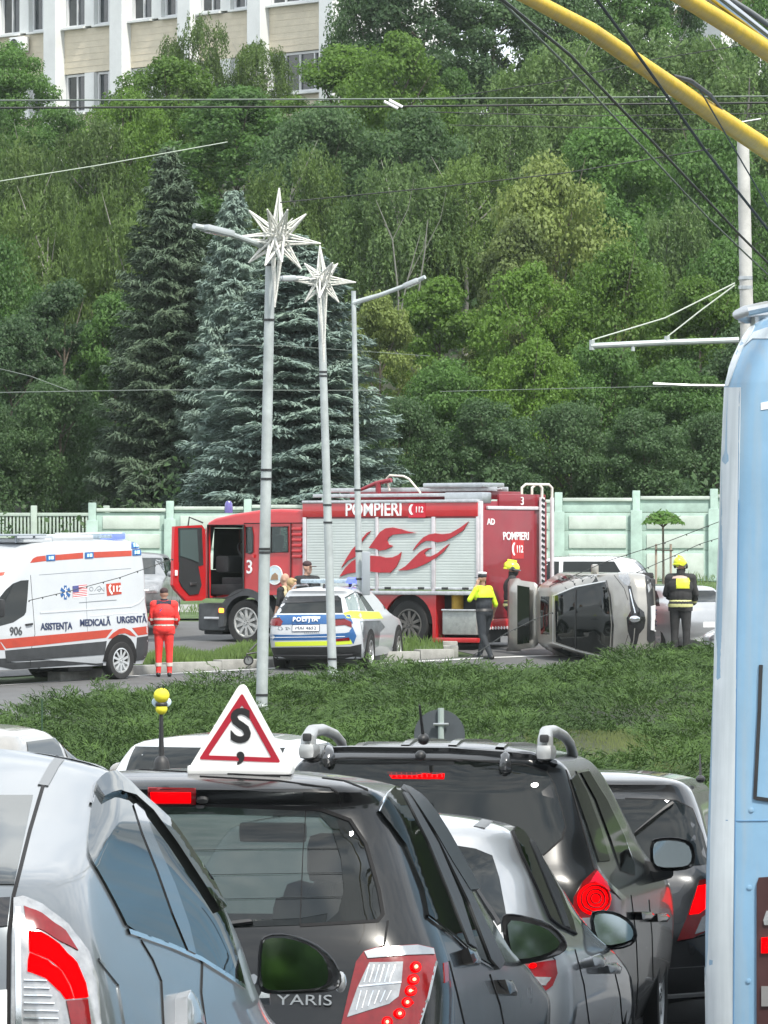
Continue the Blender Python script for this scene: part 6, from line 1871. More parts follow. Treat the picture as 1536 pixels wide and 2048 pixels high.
    mb = MB(); mb.cyl((X - .000, q.y, q.z), (X - .018, q.y, q.z), .20, n=28); bd = mb.build('round_badge', mat('pale blue badge', (.40, .58, .68), .5, var=.35, vscale=9, alt=(.62, .66, .62)), r)
    mb = MB(); mb.lathe([(.185, -.022), (.205, -.022), (.205, 0), (.185, 0)], (X, q.y, q.z), 'X', 28); mb.build('badge_rim', M_wtext, bd)
    mb = MB(); mb.prism([(q.y - .10, q.z - .10), (q.y + .10, q.z - .10), (q.y + .06, q.z + .0), (q.y - .02, q.z + .05), (q.y - .09, q.z + .0)], .018, .026, sideF); mb.build('badge_figure', mat('badge brown', (.30, .20, .12), .6), bd)
    # cab inside
    mb = MB(); mb.bbox((0, 5.55, 1.35), (2.2, 2.4, .18), .03); mb.build('cab_floor', M_cabin, r)
    for s in (-.65, .65):
        mb = MB(); mb.bbox((s, 5.95, 1.66), (.55, .5, .16), .05); mb.bbox((s, 5.70, 2.02), (.50, .16, .66), .05, Matrix.Rotation(.10, 3, 'X')); mb.bbox((s, 5.68, 2.42), (.28, .10, .16), .04); mb.build('cab_seat', M_seat, r)
    mb = MB(); mb.bbox((0, 6.75, 1.72), (2.2, .34, .36), .06); mb.build('dashboard', M_cabin, r)
    ring = [(-.65 + .22 * math.cos(k * .2618), 6.46 + .10 * math.sin(k * .2618), 1.98 + .20 * math.sin(k * .2618)) for k in range(24)]
    mb = MB(); mb.tube(ring, .02, n=6, closed=True); mb.cyl((-.65, 6.46, 1.98), (-.65, 6.7, 1.75), .03, n=8); mb.build('steering_wheel', M_blk, r)
    mb = MB(); mb.tube([(-1.16, 5.62, 1.5), (-1.18, 5.60, 2.0), (-1.16, 5.62, 2.3)], .018, n=6); mb.build('grab_rail', M_steel, r)
    # open front door, swung out square to the cab
    dp = Plane(M, 1, 7.02)
    D = [dp(x, y) for x, y in ((349, 1053), (404, 1050), (411, 1060), (412, 1196), (404, 1201), (372, 1202), (352, 1180), (346, 1170))]
    Dp = [(q.x, q.z) for q in D]
    frD = lambda u, v, w: Vector((u, 7.02 + w, v))
    mb = MB(); mb.prism(Dp, .0, .07, frD); dr = mb.build('front_door', M_fred, r, smooth=False)
    ip = [(dp(x, y).x, dp(x, y).z) for x, y in ((358, 1122), (380, 1126), (395, 1130), (402, 1170), (396, 1188), (378, 1190), (362, 1172), (357, 1160))]
    mb = MB(); mb.prism(ip, -.02, .01, frD); mb.build('door_lining', M_cabin, dr, smooth=False)
    fp = [(dp(x, y).x, dp(x, y).z) for x, y in ((356, 1056), (403, 1055), (406, 1130), (398, 1132), (357, 1124))]
    mb = MB(); mb.prism(fp, -.012, .01, frD); mb.build('window_frame', M_cabin, dr, smooth=False)
    wp = [(dp(x, y).x, dp(x, y).z) for x, y in ((359, 1060), (392, 1059), (396, 1125), (378, 1118), (359, 1112))]
    mb = MB(); mb.prism(wp, -.026, -.010, frD); mb.build('door_glass', mat('reflecting door glass', (.10, .14, .14), .06, .3, coat=.5), dr, smooth=False)
    q = dp(384, 1168); mb = MB(); mb.bbox((q.x, 6.98, q.z), (.22, .03, .06), .012); mb.build('door_handle', M_steel, dr)
    q = dp(351, 1146); mb = MB(); mb.bbox((q.x, 7.0, q.z), (.07, .03, .12), .01); mb.build('door_sticker', M_wtext, dr)
    # bumper, step, lamps, fender
    mb = MB(); b0, b1 = sp(402, 1206), sp(448, 1262)
    mb.bbox((0, (b0.y + b1.y) / 2 + .06, (b0.z + b1.z) / 2), (2.44, abs(b0.y - b1.y) + .1, abs(b0.z - b1.z)), .06); bu = mb.build('bumper', M_arch, r)
    q = sp(424, 1236); mb = MB(); mb.bbox((X - .0, q.y, q.z), (.05, .40, .05), .01); mb.build('step_plate', M_alu, bu)
    q = sp(444, 1221); mb = MB(); mb.bbox((X - .005, q.y, q.z), (.06, .13, .10), .02); mb.build('indicator', M_amber, bu)
    mb = MB(); mb.bbox((0, (b0.y + b1.y) / 2 + .1, b1.z - .02), (2.2, .5, .12), .03); mb.build('valance', M_cabin, r)
    fw = sp(490, 1250)
    ar = [(fw.y + .70 * math.cos(t), .49 + .72 * math.sin(t)) for t in np.linspace(-.15, math.pi + .15, 18)]
    ai = [(fw.y + .56 * math.cos(t), .49 + .57 * math.sin(t)) for t in np.linspace(math.pi + .15, -.15, 18)]
    for sx in (1, -1):
        mb = MB(); mb.prism(ar + ai, .02, -.42, lambda u, v, w, s=sx: Vector((s * (X - w), u, v))); mb.build('front_fender', M_arch, r, smooth=True, angle=30)
    mb = MB(); mb.bbox((0, (sp(410, 1200).y + sp(600, 1200).y) / 2, 1.18), (2.3, 2.5, .22), .02); mb.build('cab_underside', M_cabin, r)
    mb = MB(); mb.prism([(yr_ + .60 * math.cos(t), .5 + .60 * math.sin(t)) for t in np.linspace(0, math.pi, 16)], -.05, -.45, sideF); mb.build('wheel_well', M_seam, r, smooth=False)
    q = sp(437, 1020)
    mb = MB(); mb.lathe([(.09, 0), (.09, .10), (.08, .20), (.05, .25), (.0, .26)], (X + .35, q.y, q.z - .06), 'Z', 16); mb.build('beacon', mat('violet blue lens', (.10, .09, .30), .2, coat=.5), r)
    mb = MB(); mb.tube([(X + .32, sp(395, 1050).y + .1, 2.6), (X + .1, sp(395, 1050).y + .3, 2.72), (X + .05, sp(395, 1050).y + .32, 2.4)], .02, n=6); mb.build('mirror_arm', M_blk, r)
    M_wr = mat('worn white wheel', (.42, .43, .42), .6, .2, var=.4, vscale=8)
    for y, dual in ((fw.y, 0), (yr_, 1)):
        for s in (-1, 1):
            w = wheel(r, s * 1.09, y, .49, .30, s, M_wr if not dual else mat('dusty black wheel', (.10, .095, .09), .7, var=.4), 10)
            if dual: wheel(r, s * .76, y, .49, .28, s, M_blk, 6)
fire_engine()

# ---------------------------------------------------------------- ambulance
M_amb = mat('ambulance white', (0.45, 0.475, 0.50), 0.3, coat=.6, var=.05, vscale=2)
M_astripe = mat('orange red stripe', (0.40, 0.045, 0.022), 0.45, var=.12, vscale=4)
M_ablue = mat('medical blue', (0.015, 0.09, 0.27), 0.4)
M_navy = mat('navy lettering', (0.018, 0.030, 0.085), 0.5)
def ambulance():
    M = car_matrix(-5.22, 95.64, -.44, -141.5, -.6)
    r = thing('ambulance', 'white ambulance van with orange red stripes and blue emblems on the left', 'ambulance', M=M)
    rows = [dict(z=.28, yr=.10, yf=5.42, w=.98, rr=.10, rf=.4, br=.05, bf=.25), dict(z=.5, yr=.02, yf=5.54, w=1.03), dict(z=.8, yr=.0, yf=5.58, w=1.04), dict(z=1.1, yr=.0, yf=5.35, w=1.035), dict(z=1.28, yr=.01, yf=4.95, w=1.02),
            dict(z=1.45, yr=.02, yf=4.66, w=1.01, rr=.12), dict(z=1.9, yr=.03, yf=4.26, w=.99), dict(z=2.2, yr=.045, yf=3.98, w=.968), dict(z=2.42, yr=.07, yf=3.70, w=.945, rr=.14), dict(z=2.53, yr=.11, yf=3.45, w=.905, rr=.18), dict(z=2.60, yr=.20, yf=3.2, w=.84), dict(z=2.63, yr=.30, yf=2.65, w=.76)]
    bm = slice_shell(rows, crown=.03, nlev=34, ns=20); S = Surf(bm, M)
    b = bm_obj('body', bm, M_amb, r)
    wy = (S.hit(241, 1300, 'cam')[0].y, 4.72)
    S.patch('side_window', [(-16, 1262), (-12, 1218), (0, 1194), (12, 1179), (26, 1167), (42, 1161), (57, 1160), (55, 1190), (52, 1224), (48, 1231), (26, 1245), (0, 1252)], M_winglass, r, off=.004, step=4)
    S.patch('roof_stripe', [(60, 1126), (66, 1117), (74, 1113), (91, 1111), (92, 1122)], M_astripe, r, off=.004, step=4)
    S.patch('roof_stripe', [(109, 1110), (166, 1105), (166, 1117), (110, 1121)], M_astripe, r, off=.004, step=5)
    S.patch('roof_stripe', [(187, 1104), (263, 1101), (263, 1112), (188, 1116)], M_astripe, r, off=.004, step=5)
    for (x, y) in ((101, 1116), (178, 1111), (273, 1105), (271, 1091)):
        p_ = S.patch('blue_lamp', [(x - 8.5, y - 6), (x + 8.5, y - 7), (x + 8.5, y + 5.5), (x - 8.5, y + 6.5)], M_ablue, r, off=.012, step=4)
        S.patch('lamp_strip', [(x - 4.5, y - 3), (x + 5, y - 3.6), (x + 5, y + 2.6), (x - 4.5, y + 3.2)], mat('lit pale blue', (.35, .6, .8), .3, emit=(.45, .75, 1.0), estr=.6), p_, off=.020, thick=.004, step=3)
        S.strip('lamp_bar', [(x - 1, y - 5), (x - 1, y + 5)], .018, M_ablue, p_, off=.024, step=2)
    # emblem, flag, partner marks
    st = []
    for k in range(12):
        a = math.pi / 6 * k
        rr_ = 12.0 if k % 2 == 0 else 4.2
        if k % 2 == 0:
            for da in (-.26, .26): st.append((130.5 + 11.5 * math.sin(a + da) * .92, 1185 - 14.5 * math.cos(a + da)))
        else: st.append((130.5 + 4.2 * math.sin(a), 1185 - 5.2 * math.cos(a)))
    em = S.patch('star_emblem', st, M_ablue, r, off=.005, step=3)
    S.strip('emblem_staff', [(130.5, 1175), (130.5, 1195)], .025, M_wtext, em, off=.009, step=3)
    S.strip('emblem_snake', [(127, 1178), (134, 1182), (127, 1187), (133, 1191)], .014, M_wtext, em, off=.009, step=2)
    fl = S.patch('flag', [(145, 1172), (173, 1169), (174, 1193), (146, 1196)], M_wtext, r, off=.005, step=4)
    for k in range(7):
        f0 = k / 7
        ya, yb = lerp(1172, 1196, f0), lerp(1169, 1193, f0)
        S.patch('flag_stripe', [(145.3, ya), (173.3, yb), (173.4, yb + 1.75), (145.4, ya + 1.75)], mat('flag red', (.45, .06, .08), .5), fl, off=.008, step=6, thick=.002)
    S.patch('flag_canton', [(145, 1172), (156.5, 1170.8), (157, 1183.5), (145.5, 1184.8)], mat('flag blue', (.06, .07, .22), .5), fl, off=.011, step=4, thick=.002)
    M_gl = mat('grey print', (.16, .18, .20), .6)
    S.strip('print_mark', ell(182.5, 1178, 3.6, 4, 10), .012, M_gl, r, off=.004, step=2, closed=True)
    S.strip('print_mark', [(189, 1182), (194, 1175), (199, 1172), (203, 1177), (199, 1183), (194, 1180), (203, 1177), (208, 1183), (208, 1174)], .012, M_gl, r, off=.004, step=3)
    S.strip('print_line', [(178, 1189), (209, 1186.5)], .010, M_gl, r, off=.004, step=6)
    S.strip('print_line', [(158, 1205.5), (188, 1203), (233, 1200)], .016, M_gl, r, off=.004, step=6)
    sg = S.patch('emergency_sign', [(212, 1168), (241, 1165), (243, 1188), (214, 1192)], M_astripe, r, off=.006, step=5)
    S.strip('handset', [(221, 1170), (218, 1175), (219.5, 1182), (224, 1188)], .05, M_wtext, sg, off=.011, step=2)
    h = S.hit(233, 1178, 'cam')
    nrm = h[1]; zax = Vector((0, 0, 1)); xax = Vector((0, -1, 0))
    text('lettering', '112', .15, M_wtext, sg, h[0] + nrm * .012, xax, zax, extrude=.003, bold=.006, squash=1.25)
    def stext(s, x, y, size, sq, m=M_navy, bold=.004):
        h = S.hit(x, y, 'cam'); zx = (Vector((0, 0, 1)) - h[1] * h[1].z).normalized(); xx = zx.cross(h[1]).normalized()
        text('lettering', s, size, m, r, h[0] + h[1] * .008, xx, zx, extrude=.003, bold=bold, squash=sq)
    stext('ASISTENȚA', 112.5, 1253, .175, .98); stext('MEDICALĂ', 190, 1245.5, .175, 1.02); stext('URGENTĂ', 263, 1239.5, .175, 1.05)
    stext('906', 31.5, 1263, .215, 1.05, mat('dark grey numerals', (.06, .065, .07), .6))
    # stripes and dark lower flank
    S.patch('side_stripe', [(-16, 1282), (0, 1279), (110, 1269), (225, 1258.5), (212, 1275.5), (75, 1291), (12, 1297), (2, 1284)], M_astripe, r, off=.004, step=6)
    S.patch('side_stripe', [(-16, 1285), (0, 1284), (10, 1300), (-16, 1300)], M_astripe, r, off=.004, step=5)
    S.patch('side_stripe', [(216, 1277), (226, 1266), (238, 1258), (248, 1256), (260, 1261), (272, 1273), (262, 1271.5), (250, 1266.5), (238, 1268), (226, 1277)], M_astripe, r, off=.006, step=4)
    S.patch('side_stripe', [(264, 1256), (304, 1251), (304, 1267), (276, 1271)], M_astripe, r, off=.004, step=5)
    M_dk = mat('dark side cladding', (.035, .038, .042), .6, var=.3)
    S.patch('dark_flank', [(10, 1301), (205, 1283), (213, 1282), (209, 1309), (12, 1324)], M_dk, r, off=.008, step=7)
    S.patch('dark_flank', [(274, 1275), (306, 1270), (308, 1316), (270, 1322)], M_dk, r, off=.008, step=6)
    S.patch('sill_plate', [(12, 1340), (206, 1326), (206, 1331), (12, 1345)], M_dk, r, off=.004, step=7)
    S.strip('door_gap', [(61, 1150), (63, 1180), (66, 1215), (70, 1268), (62, 1300), (60, 1340)], .012, M_seam, r, off=.003, step=4)
    S.strip('door_gap', [(172, 1190), (176, 1280)], .008, M_gl, r, off=.003, step=5)
    S.strip('body_crease', [(78, 1150), (130, 1146), (205, 1141), (262, 1137)], .012, M_gl, r, off=.002, step=5)
    S.strip('body_crease', [(80, 1226), (180, 1219), (262, 1213), (278, 1206), (288, 1195)], .030, M_amb, r, off=.010, step=5)
    S.strip('body_crease', [(180, 1232), (275, 1225)], .025, mat('pale grey line', (.50, .52, .54), .5), r, off=.004, step=5)
    S.patch('door_handle', [(50, 1248), (64, 1246), (64, 1250), (51, 1252)], M_blk, r, off=.03, step=3)
    S.patch('windscreen', [(-.84, 1.42), (.84, 1.42), (.80, 1.90), (-.80, 1.90)], M_winglass, r, mode='front', step=.2)
    S.patch('rear_door_window', [(-.8, 1.35), (-.08, 1.35), (-.08, 2.0), (-.8, 2.0)], M_winglass, r, mode='rear', step=.2)
    S.patch('rear_door_window', [(.08, 1.35), (.8, 1.35), (.8, 2.0), (.08, 2.0)], M_winglass, r, mode='rear', step=.2)
    S.patch('roof_sign', [(-16, 1147), (10, 1144), (8, 1151), (-16, 1153)], M_astripe, r, off=.006, step=4)
    for s in (-1, 1): S.patch('tail_lamp', [(s * 1.01, .95), (s * .86, .95), (s * .86, 1.55), (s * 1.0, 1.55)], M_redlens, r, mode='rear', step=.1)
    # arches and wheels
    for y in wy:
        arc = [(y + .47 * math.cos(t), .36 + .50 * math.sin(t)) for t in np.linspace(0, 2 * math.pi, 24)[:-1]]
        for md in ('left', 'right'):
            S.patch('wheel_arch', [(u, max(.30, v)) for u, v in arc[:13]], M_seam, r, mode=md, off=.012, step=.09)
    M_hub = mat('silver wheel trim', (.60, .62, .63), .3, .6, var=.1)
    for y in wy:
        for s in (-1, 1): wheel(r, s * .955, y, .365, .23, s, M_hub, 10)
    mb = MB(); mb.bbox((0, 2.8, .36), (1.7, 5.0, .18), .04); mb.cyl((-.4, 2.2, .30), (-.4, 2.6, .30), .12, n=12); mb.bbox((-.6, 1.8, .28), (.5, .7, .2), .05); mb.build('underbody', M_blk, r)
    mb = MB(); mb.bbox((-1.14, 4.35, 1.42), (.22, .12, .34), .05); mb.tube([(-1.02, 4.3, 1.40), (-1.12, 4.34, 1.40)], .04, n=6); mb.build('side_mirror', M_blk, r)
    # roof gear
    mb = MB(); mb.bbox((-.30, 1.9, 2.69), (.95, 1.15, .13), .05); mb.bbox((-.30, 1.9, 2.62), (1.0, 1.2, .03), .01); mb.build('roof_unit', M_amb, r)
    mb = MB(); mb.bbox((-.15, 2.85, 2.65), (1.2, .8, .08), .03); mb.build('roof_unit', M_amb, r)
    mb = MB(); mb.bbox((-.20, 3.05, 2.75), (1.2, .75, .035), .012); mb.box((-.6, 2.8, 2.70), (.03, .03, .10)); mb.box((-.6, 3.3, 2.68), (.03, .03, .14)); mb.build('roof_panel', mat('grey solar panel', (.34, .38, .42), .4, .2), r)
    mb = MB(); mb.bbox((0, .62, 2.70), (1.5, .30, .10), .03); lb = mb.build('light_bar', mat('clear grey lens', (.30, .38, .44), .2, coat=.5, var=.4, vscale=18), r)
    mb = MB(); mb.bbox((-.60, .60, 2.705), (.36, .33, .12), .03); mb.build('blue_beacon', M_bluelit, lb)
    mb = MB(); mb.bbox((0, .62, 2.765), (1.5, .26, .02), .008); mb.build('bar_cover', M_wtext, lb)
ambulance()

# ---------------------------------------------------------------- police car
def police_car():
    M = car_matrix(-1.36, 97.0, -.37, 11.5, .8)
    r = thing('police_car', 'white police SUV seen from behind with blue and yellow green bands', 'police car', M=M)
    rows = [dict(z=.26, yr=.12, yf=4.40, w=.86, rr=.22, rf=.45, br=.10, bf=.28), dict(z=.46, yr=.02, yf=4.58, w=.915), dict(z=.72, yr=.0, yf=4.6, w=.928), dict(z=.92, yr=.03, yf=4.3, w=.925, rf=.4), dict(z=1.02, yr=.05, yf=3.75, w=.90, rr=.22), dict(z=1.10, yr=.10, yf=3.5, w=.86),
            dict(z=1.25, yr=.26, yf=3.2, w=.795, rr=.2), dict(z=1.42, yr=.42, yf=2.85, w=.725), dict(z=1.52, yr=.44, yf=2.6, w=.675), dict(z=1.57, yr=.42, yf=2.45, w=.63), dict(z=1.59, yr=.48, yf=2.35, w=.585)]
    bm = slice_shell(rows, crown=.05, nlev=32); S = Surf(bm, M)
    bm_obj('body', bm, M_amb, r)
    M_pb = mat('police blue', (.02, .095, .26), .4, var=.1)
    M_py = mat('fluorescent yellow green', (.55, .66, .04), .5)
    S.patch('rear_window', [(546, 1227), (560, 1200), (566, 1193), (676, 1191), (682, 1197), (686, 1226)], M_winglass, r, step=7)
    S.patch('dark_spoiler', [(564, 1195), (676, 1192), (678, 1202), (600, 1206), (559, 1207)], M_blkgl, r, off=.012, step=7)  # gloss black spoiler above the rear window
    S.patch('blue_band', [(545, 1230), (700, 1229), (706, 1247), (545, 1250)], M_pb, r, step=7)
    S.patch('blue_band', [(540, 1269), (600, 1270), (690, 1266), (708, 1262), (708, 1279), (540, 1281)], M_pb, r, step=7)
    S.patch('blue_chevron', [(699, 1262), (705, 1254), (713, 1272), (707, 1288), (700, 1278)], M_pb, r, off=.006, step=5)
    S.strip('white_pinstripe', [(542, 1275), (690, 1273)], .012, M_wtext, r, off=.008, step=6)
    S.patch('yellow_band', [(550, 1284), (660, 1282), (704, 1279), (704, 1288), (660, 1291), (550, 1293)], M_py, r, step=6)
    S.patch('yellow_band', [(686, 1226), (700, 1222), (758, 1224), (766, 1237), (726, 1238), (694, 1236)], M_py, r, step=5)
    for pl in ([(534, 1237), (560, 1236), (566, 1243), (562, 1252), (536, 1251)], [(670, 1239), (690, 1238), (703, 1244), (704, 1255), (690, 1250), (668, 1252)]):
        lp = S.patch('tail_lamp', pl, M_redlens, r, off=.012, step=4)
        S.strip('lamp_line', [pl[0], pl[1]], .02, M_blkgl, lp, off=.018, step=4)
    pl = S.patch('number_plate', [(585, 1250), (639, 1249), (639, 1262), (585, 1263)], M_plate, r, off=.012, step=6)
    h = S.hit(612, 1256, 'cam')
    text('plate_lettering', 'MAI 4652', .085, M_navy, pl, h[0] + Vector((0, -.022, 0)), (1, 0, 0), (0, .15, 1), extrude=.002, squash=1.25)
    S.strip('plate_frame', [(585, 1250), (639, 1249), (639, 1262), (585, 1263)], .010, M_navy, pl, off=.018, step=6, closed=True)
    h = S.hit(611, 1239.5, 'cam'); text('lettering', 'POLIȚIA', .118, M_wtext, r, h[0] + h[1] * .022, (1, 0, 0), (Vector((0, 0, 1)) - h[1] * h[1].z), extrude=.004, bold=.003, squash=1.0, spacing=1.2)
    M_gl = MATS['grey print']
    for pts in ([(558, 1254), (556, 1258), (560, 1260)], [(562, 1254), (566, 1258), (562, 1260)], [(571, 1255), (575, 1255), (572, 1259), (576, 1259)], [(577, 1255), (580, 1258)]):
        S.strip('chrome_badge', pts, .014, M_gl, r, off=.008, step=2)
    for x in range(8): S.strip('web_line', [(609 + x * 4, 1264.5), (610.5 + x * 4, 1268)], .010, M_gl, r, off=.006, step=2)
    S.patch('bumper', [(532, 1295), (700, 1293), (722, 1288), (722, 1322), (700, 1328), (540, 1328)], M_blk, r, off=.012, step=7)
    S.strip('bumper_line', [(540, 1310), (640, 1311), (705, 1309)], .03, mat('dark grey trim', (.06, .06, .065), .5), r, off=.022, step=6)
    S.patch('bumper_reflector', [(668, 1278), (698, 1275), (700, 1281), (668, 1283)], M_redlens, r, off=.010, step=4)
    S.patch('side_glass', [(690, 1196), (700, 1188), (710, 1185), (719, 1196), (728, 1212), (731, 1221), (697, 1221)], mat('pale reflecting glass', (.25, .30, .29), .06, .5, coat=.5), r, step=4)
    S.patch('side_glass', [(714, 1186), (722, 1189), (736, 1206), (747, 1222), (735, 1222), (724, 1203)], M_winglass, r, step=4)
    S.strip('window_trim', [(690, 1196), (710, 1184), (722, 1188), (736, 1206), (747, 1222)], .025, M_blkgl, r, off=.008, step=4)
    S.patch('dark_flank', [(720, 1242), (760, 1241), (770, 1254), (760, 1264), (757, 1292), (746, 1298), (728, 1298), (724, 1262)], mat('painted grey reflection', (.22, .26, .29), .3, .5, coat=.5, var=.5, vscale=5), r, step=5)  # dark reflection on the white doors, painted as a grey patch
    mb = MB(); mb.sphere(pt_in(r, 760, 1217, 99.6), (.11, .09, .08), 14, 9); mb.build('side_mirror', M_blk, r)
    wy = (.95, 3.72)
    for y in wy:
        arc = [(y + .44 * math.cos(t), .36 + .46 * math.sin(t)) for t in np.linspace(0, math.pi, 13)]
        for md in ('left', 'right'): S.patch('wheel_arch', arc, M_seam, r, mode=md, off=.012, step=.09)
        for s in (-1, 1): wheel(r, s * .845, y, .36, .22, s, M_alu, 7)
    mb = MB(); mb.bbox((0, 2.3, .30), (1.6, 4.2, .14), .04); mb.build('underbody', M_blk, r)
    mb = MB(); mb.bbox((0, 1.55, 1.735), (1.16, .26, .085), .03); lb = mb.build('light_bar', mat('clear grey lens', (.30, .38, .44), .2, coat=.5, var=.4, vscale=18), r)
    mb = MB(); mb.bbox((.47, 1.52, 1.745), (.22, .28, .11), .03); mb.build('blue_beacon', M_bluelit, lb)
    for s in (-.4, .4):
        mb = MB(); mb.box((s, 1.55, 1.66), (.05, .1, .09)); mb.build('bar_foot', M_blk, lb)
    mb = MB()
    for s in (-.58, .58): mb.tube([(s, .7, 1.60), (s, 1.0, 1.66), (s, 2.0, 1.66), (s, 2.3, 1.60)], .016, n=6)
    mb.build('roof_rail', M_steel, r)
    mb = MB(); mb.prism([(0, 0), (.20, 0), (.06, .10)], -.02, .02, lambda u, v, w: Vector((.06 + w, .62 + u, 1.60 + v))); mb.build('roof_fin', M_blk, r)
police_car()

# ---------------------------------------------------------------- car lying on its side
M_champ = mat('champagne silver paint', (0.36, 0.345, 0.315), .32, .6, coat=.8, var=.14, vscale=2.5)
def crashed_car():
    Fv = Vector((.33, -.944, 0)).normalized(); Uv = Vector((-Fv.y * -1, 0, 0)); Uv = Vector((Fv.y, -Fv.x, 0)); Rv = Fv.cross(Uv)
    M = Matrix((Rv, Fv, Uv)).transposed().to_4x4(); M.translation = Vector((4.27, 101.7, .69))
    r = thing('overturned_car', 'champagne silver car lying on its side with windscreen, bonnet and open tailgate facing us', 'car', M=M)
    L = 3.95
    rows = [dict(z=.20, yr=.14, yf=L - .16, w=.80, rr=.22, rf=.40, br=.12, bf=.22), dict(z=.42, yr=.02, yf=L - .01, w=.855), dict(z=.62, yr=.0, yf=L - .02, w=.865), dict(z=.78, yr=.03, yf=L - .20, w=.86, rf=.34), dict(z=.90, yr=.06, yf=L - .60, w=.845),
            dict(z=.98, yr=.10, yf=L - .98, w=.815, rr=.25), dict(z=1.10, yr=.20, yf=L - 1.28, w=.765), dict(z=1.28, yr=.36, yf=L - 1.72, w=.69), dict(z=1.40, yr=.46, yf=L - 2.06, w=.625, rr=.2), dict(z=1.455, yr=.50, yf=L - 2.24, w=.575), dict(z=1.475, yr=.56, yf=L - 2.36, w=.53)]
    bm = slice_shell(rows, crown=.04, nlev=32); S = Surf(bm, M)
    bm_obj('body', bm, M_champ, r)
    S.patch('windscreen', [(1110, 1192), (1150, 1176), (1198, 1165), (1210, 1164), (1217, 1190), (1222, 1250), (1219, 1300), (1212, 1312), (1160, 1300), (1112, 1284)], M_winglass, r, off=.004, step=7)
    S.strip('windscreen_edge', [(1212, 1162), (1220, 1190), (1226, 1250), (1223, 1305)], .06, M_blkgl, r, off=.010, step=6)
    S.strip('windscreen_seal', [(1212, 1162), (1150, 1174), (1106, 1192), (1106, 1286), (1160, 1303), (1214, 1316)], .03, mat('bright trim', (.62, .63, .62), .3, .6), r, off=.010, step=6)
    mb = MB()
    ring = [(.05 + .19 * math.cos(k * .2618), 2.45, 1.02 + .17 * math.sin(k * .2618)) for k in range(24)]
    S.strip('wiper', [(1152, 1180), (1151, 1240), (1152, 1298)], .02, M_blk, r, off=.02, step=6)
    S.patch('headlight', [(1232, 1140), (1240, 1136), (1256, 1147), (1262, 1162), (1258, 1172), (1250, 1170), (1240, 1158)], M_clear, r, off=.010, step=4)
    S.patch('headlight', [(1256, 1300), (1266, 1296), (1272, 1306), (1262, 1316), (1250, 1314)], M_clear, r, off=.010, step=4)
    S.patch('grille', [(1256, 1171), (1262, 1172), (1268, 1198), (1276, 1214), (1288, 1224), (1291, 1240), (1288, 1256), (1278, 1268), (1274, 1288), (1266, 1308), (1258, 1316), (1256, 1310), (1262, 1280), (1256, 1262), (1254, 1236), (1262, 1222), (1260, 1200)], M_blkgl, r, off=.010, step=4)
    S.strip('grille_bar', [(1260, 1178), (1266, 1205), (1271, 1226)], .03, M_chrome, r, off=.016, step=4)
    S.strip('grille_bar', [(1270, 1256), (1268, 1280), (1262, 1304)], .02, M_champ, r, off=.016, step=4)
    S.patch('emblem', ell(1270, 1238, 10, 6.5, 16), M_chrome, r, off=.022, step=3, dome=.01)
    S.patch('bumper_opening', [(1290, 1152), (1298, 1146), (1304, 1160), (1308, 1220), (1309, 1280), (1300, 1288), (1294, 1280), (1295, 1215)], M_blk, r, off=.010, step=5)
    S.patch('fog_lamp', [(1294, 1170), (1300, 1166), (1302, 1176), (1296, 1186)], M_clear, r, off=.018, step=3)
    S.patch('number_plate', [(1306, 1211), (1317, 1210), (1318, 1262), (1307, 1263)], M_plate, r, off=.03, step=4)
    for y in (1220, 1228, 1242, 1250): S.strip('plate_character', [(1309, y), (1314, y + 3)], .025, M_navy, r, off=.036, step=2)
    S.strip('bonnet_gap', [(1228, 1150), (1248, 1176), (1256, 1200)], .012, M_seam, r, step=4)
    S.strip('bonnet_gap', [(1228, 1308), (1250, 1290), (1256, 1270)], .012, M_seam, r, step=4)
    # side that now faces the sky: glass and pillars; door mirrors
    S.patch('side_glass', [(1.0, 1.0), (1.15, 1.36), (1.75, 1.36), (1.85, 1.0)], M_winglass, r, mode='left', step=.1)
    S.patch('side_glass', [(1.95, 1.0), (1.85, 1.36), (2.05, 1.32), (2.75, 1.0)], M_winglass, r, mode='left', step=.1)
    S.patch('side_glass', [(1.0, 1.0), (1.15, 1.36), (1.75, 1.36), (1.85, 1.0)], M_winglass, r, mode='right', step=.1)
    mb = MB(); mb.bbox((-.93, 2.62, 1.02), (.20, .10, .14), .04); mb.build('side_mirror', M_champ, r)
    mb = MB(); mb.bbox((.90, 2.62, .98), (.12, .10, .14), .04); mb.build('side_mirror', M_blk, r)
    # sunroof, open tailgate with dark glass hanging out from the roof edge
    S.patch('sunroof', [(-.38, .9), (.38, .9), (.38, 1.35), (-.38, 1.35)], M_winglass, r, mode='top', step=.1)
    tg = MB(); V = []; Fs = []
    hinge = Vector((0, .50, 1.44))
    du = Vector((0, -1.0, .38)).normalized()
    nn = Vector((0, .38, 1.0)).normalized()
    prof = [(0, .60), (.08, .66), (.44, .70), (.52, .74), (.80, .72), (.88, .64)]
    def tp(s, x, w): return hinge + du * s + nn * w + Vector((x, 0, 0))
    for s, hw in prof:
        bul = .10 * math.sin(min(1, s / .88) * math.pi)
        for x in (-1, -.6, 0, .6, 1): V.append(tp(s, x * hw, bul * (1 - .3 * x * x)))
    for i in range(len(prof) - 1):
        for k in range(4): Fs.append((i * 5 + k, i * 5 + k + 1, (i + 1) * 5 + k + 1, (i + 1) * 5 + k))
    tg.add(V, Fs); t = tg.build('tailgate', M_champ, r)
    sm = t.modifiers.new('thick', 'SOLIDIFY'); sm.thickness = .05
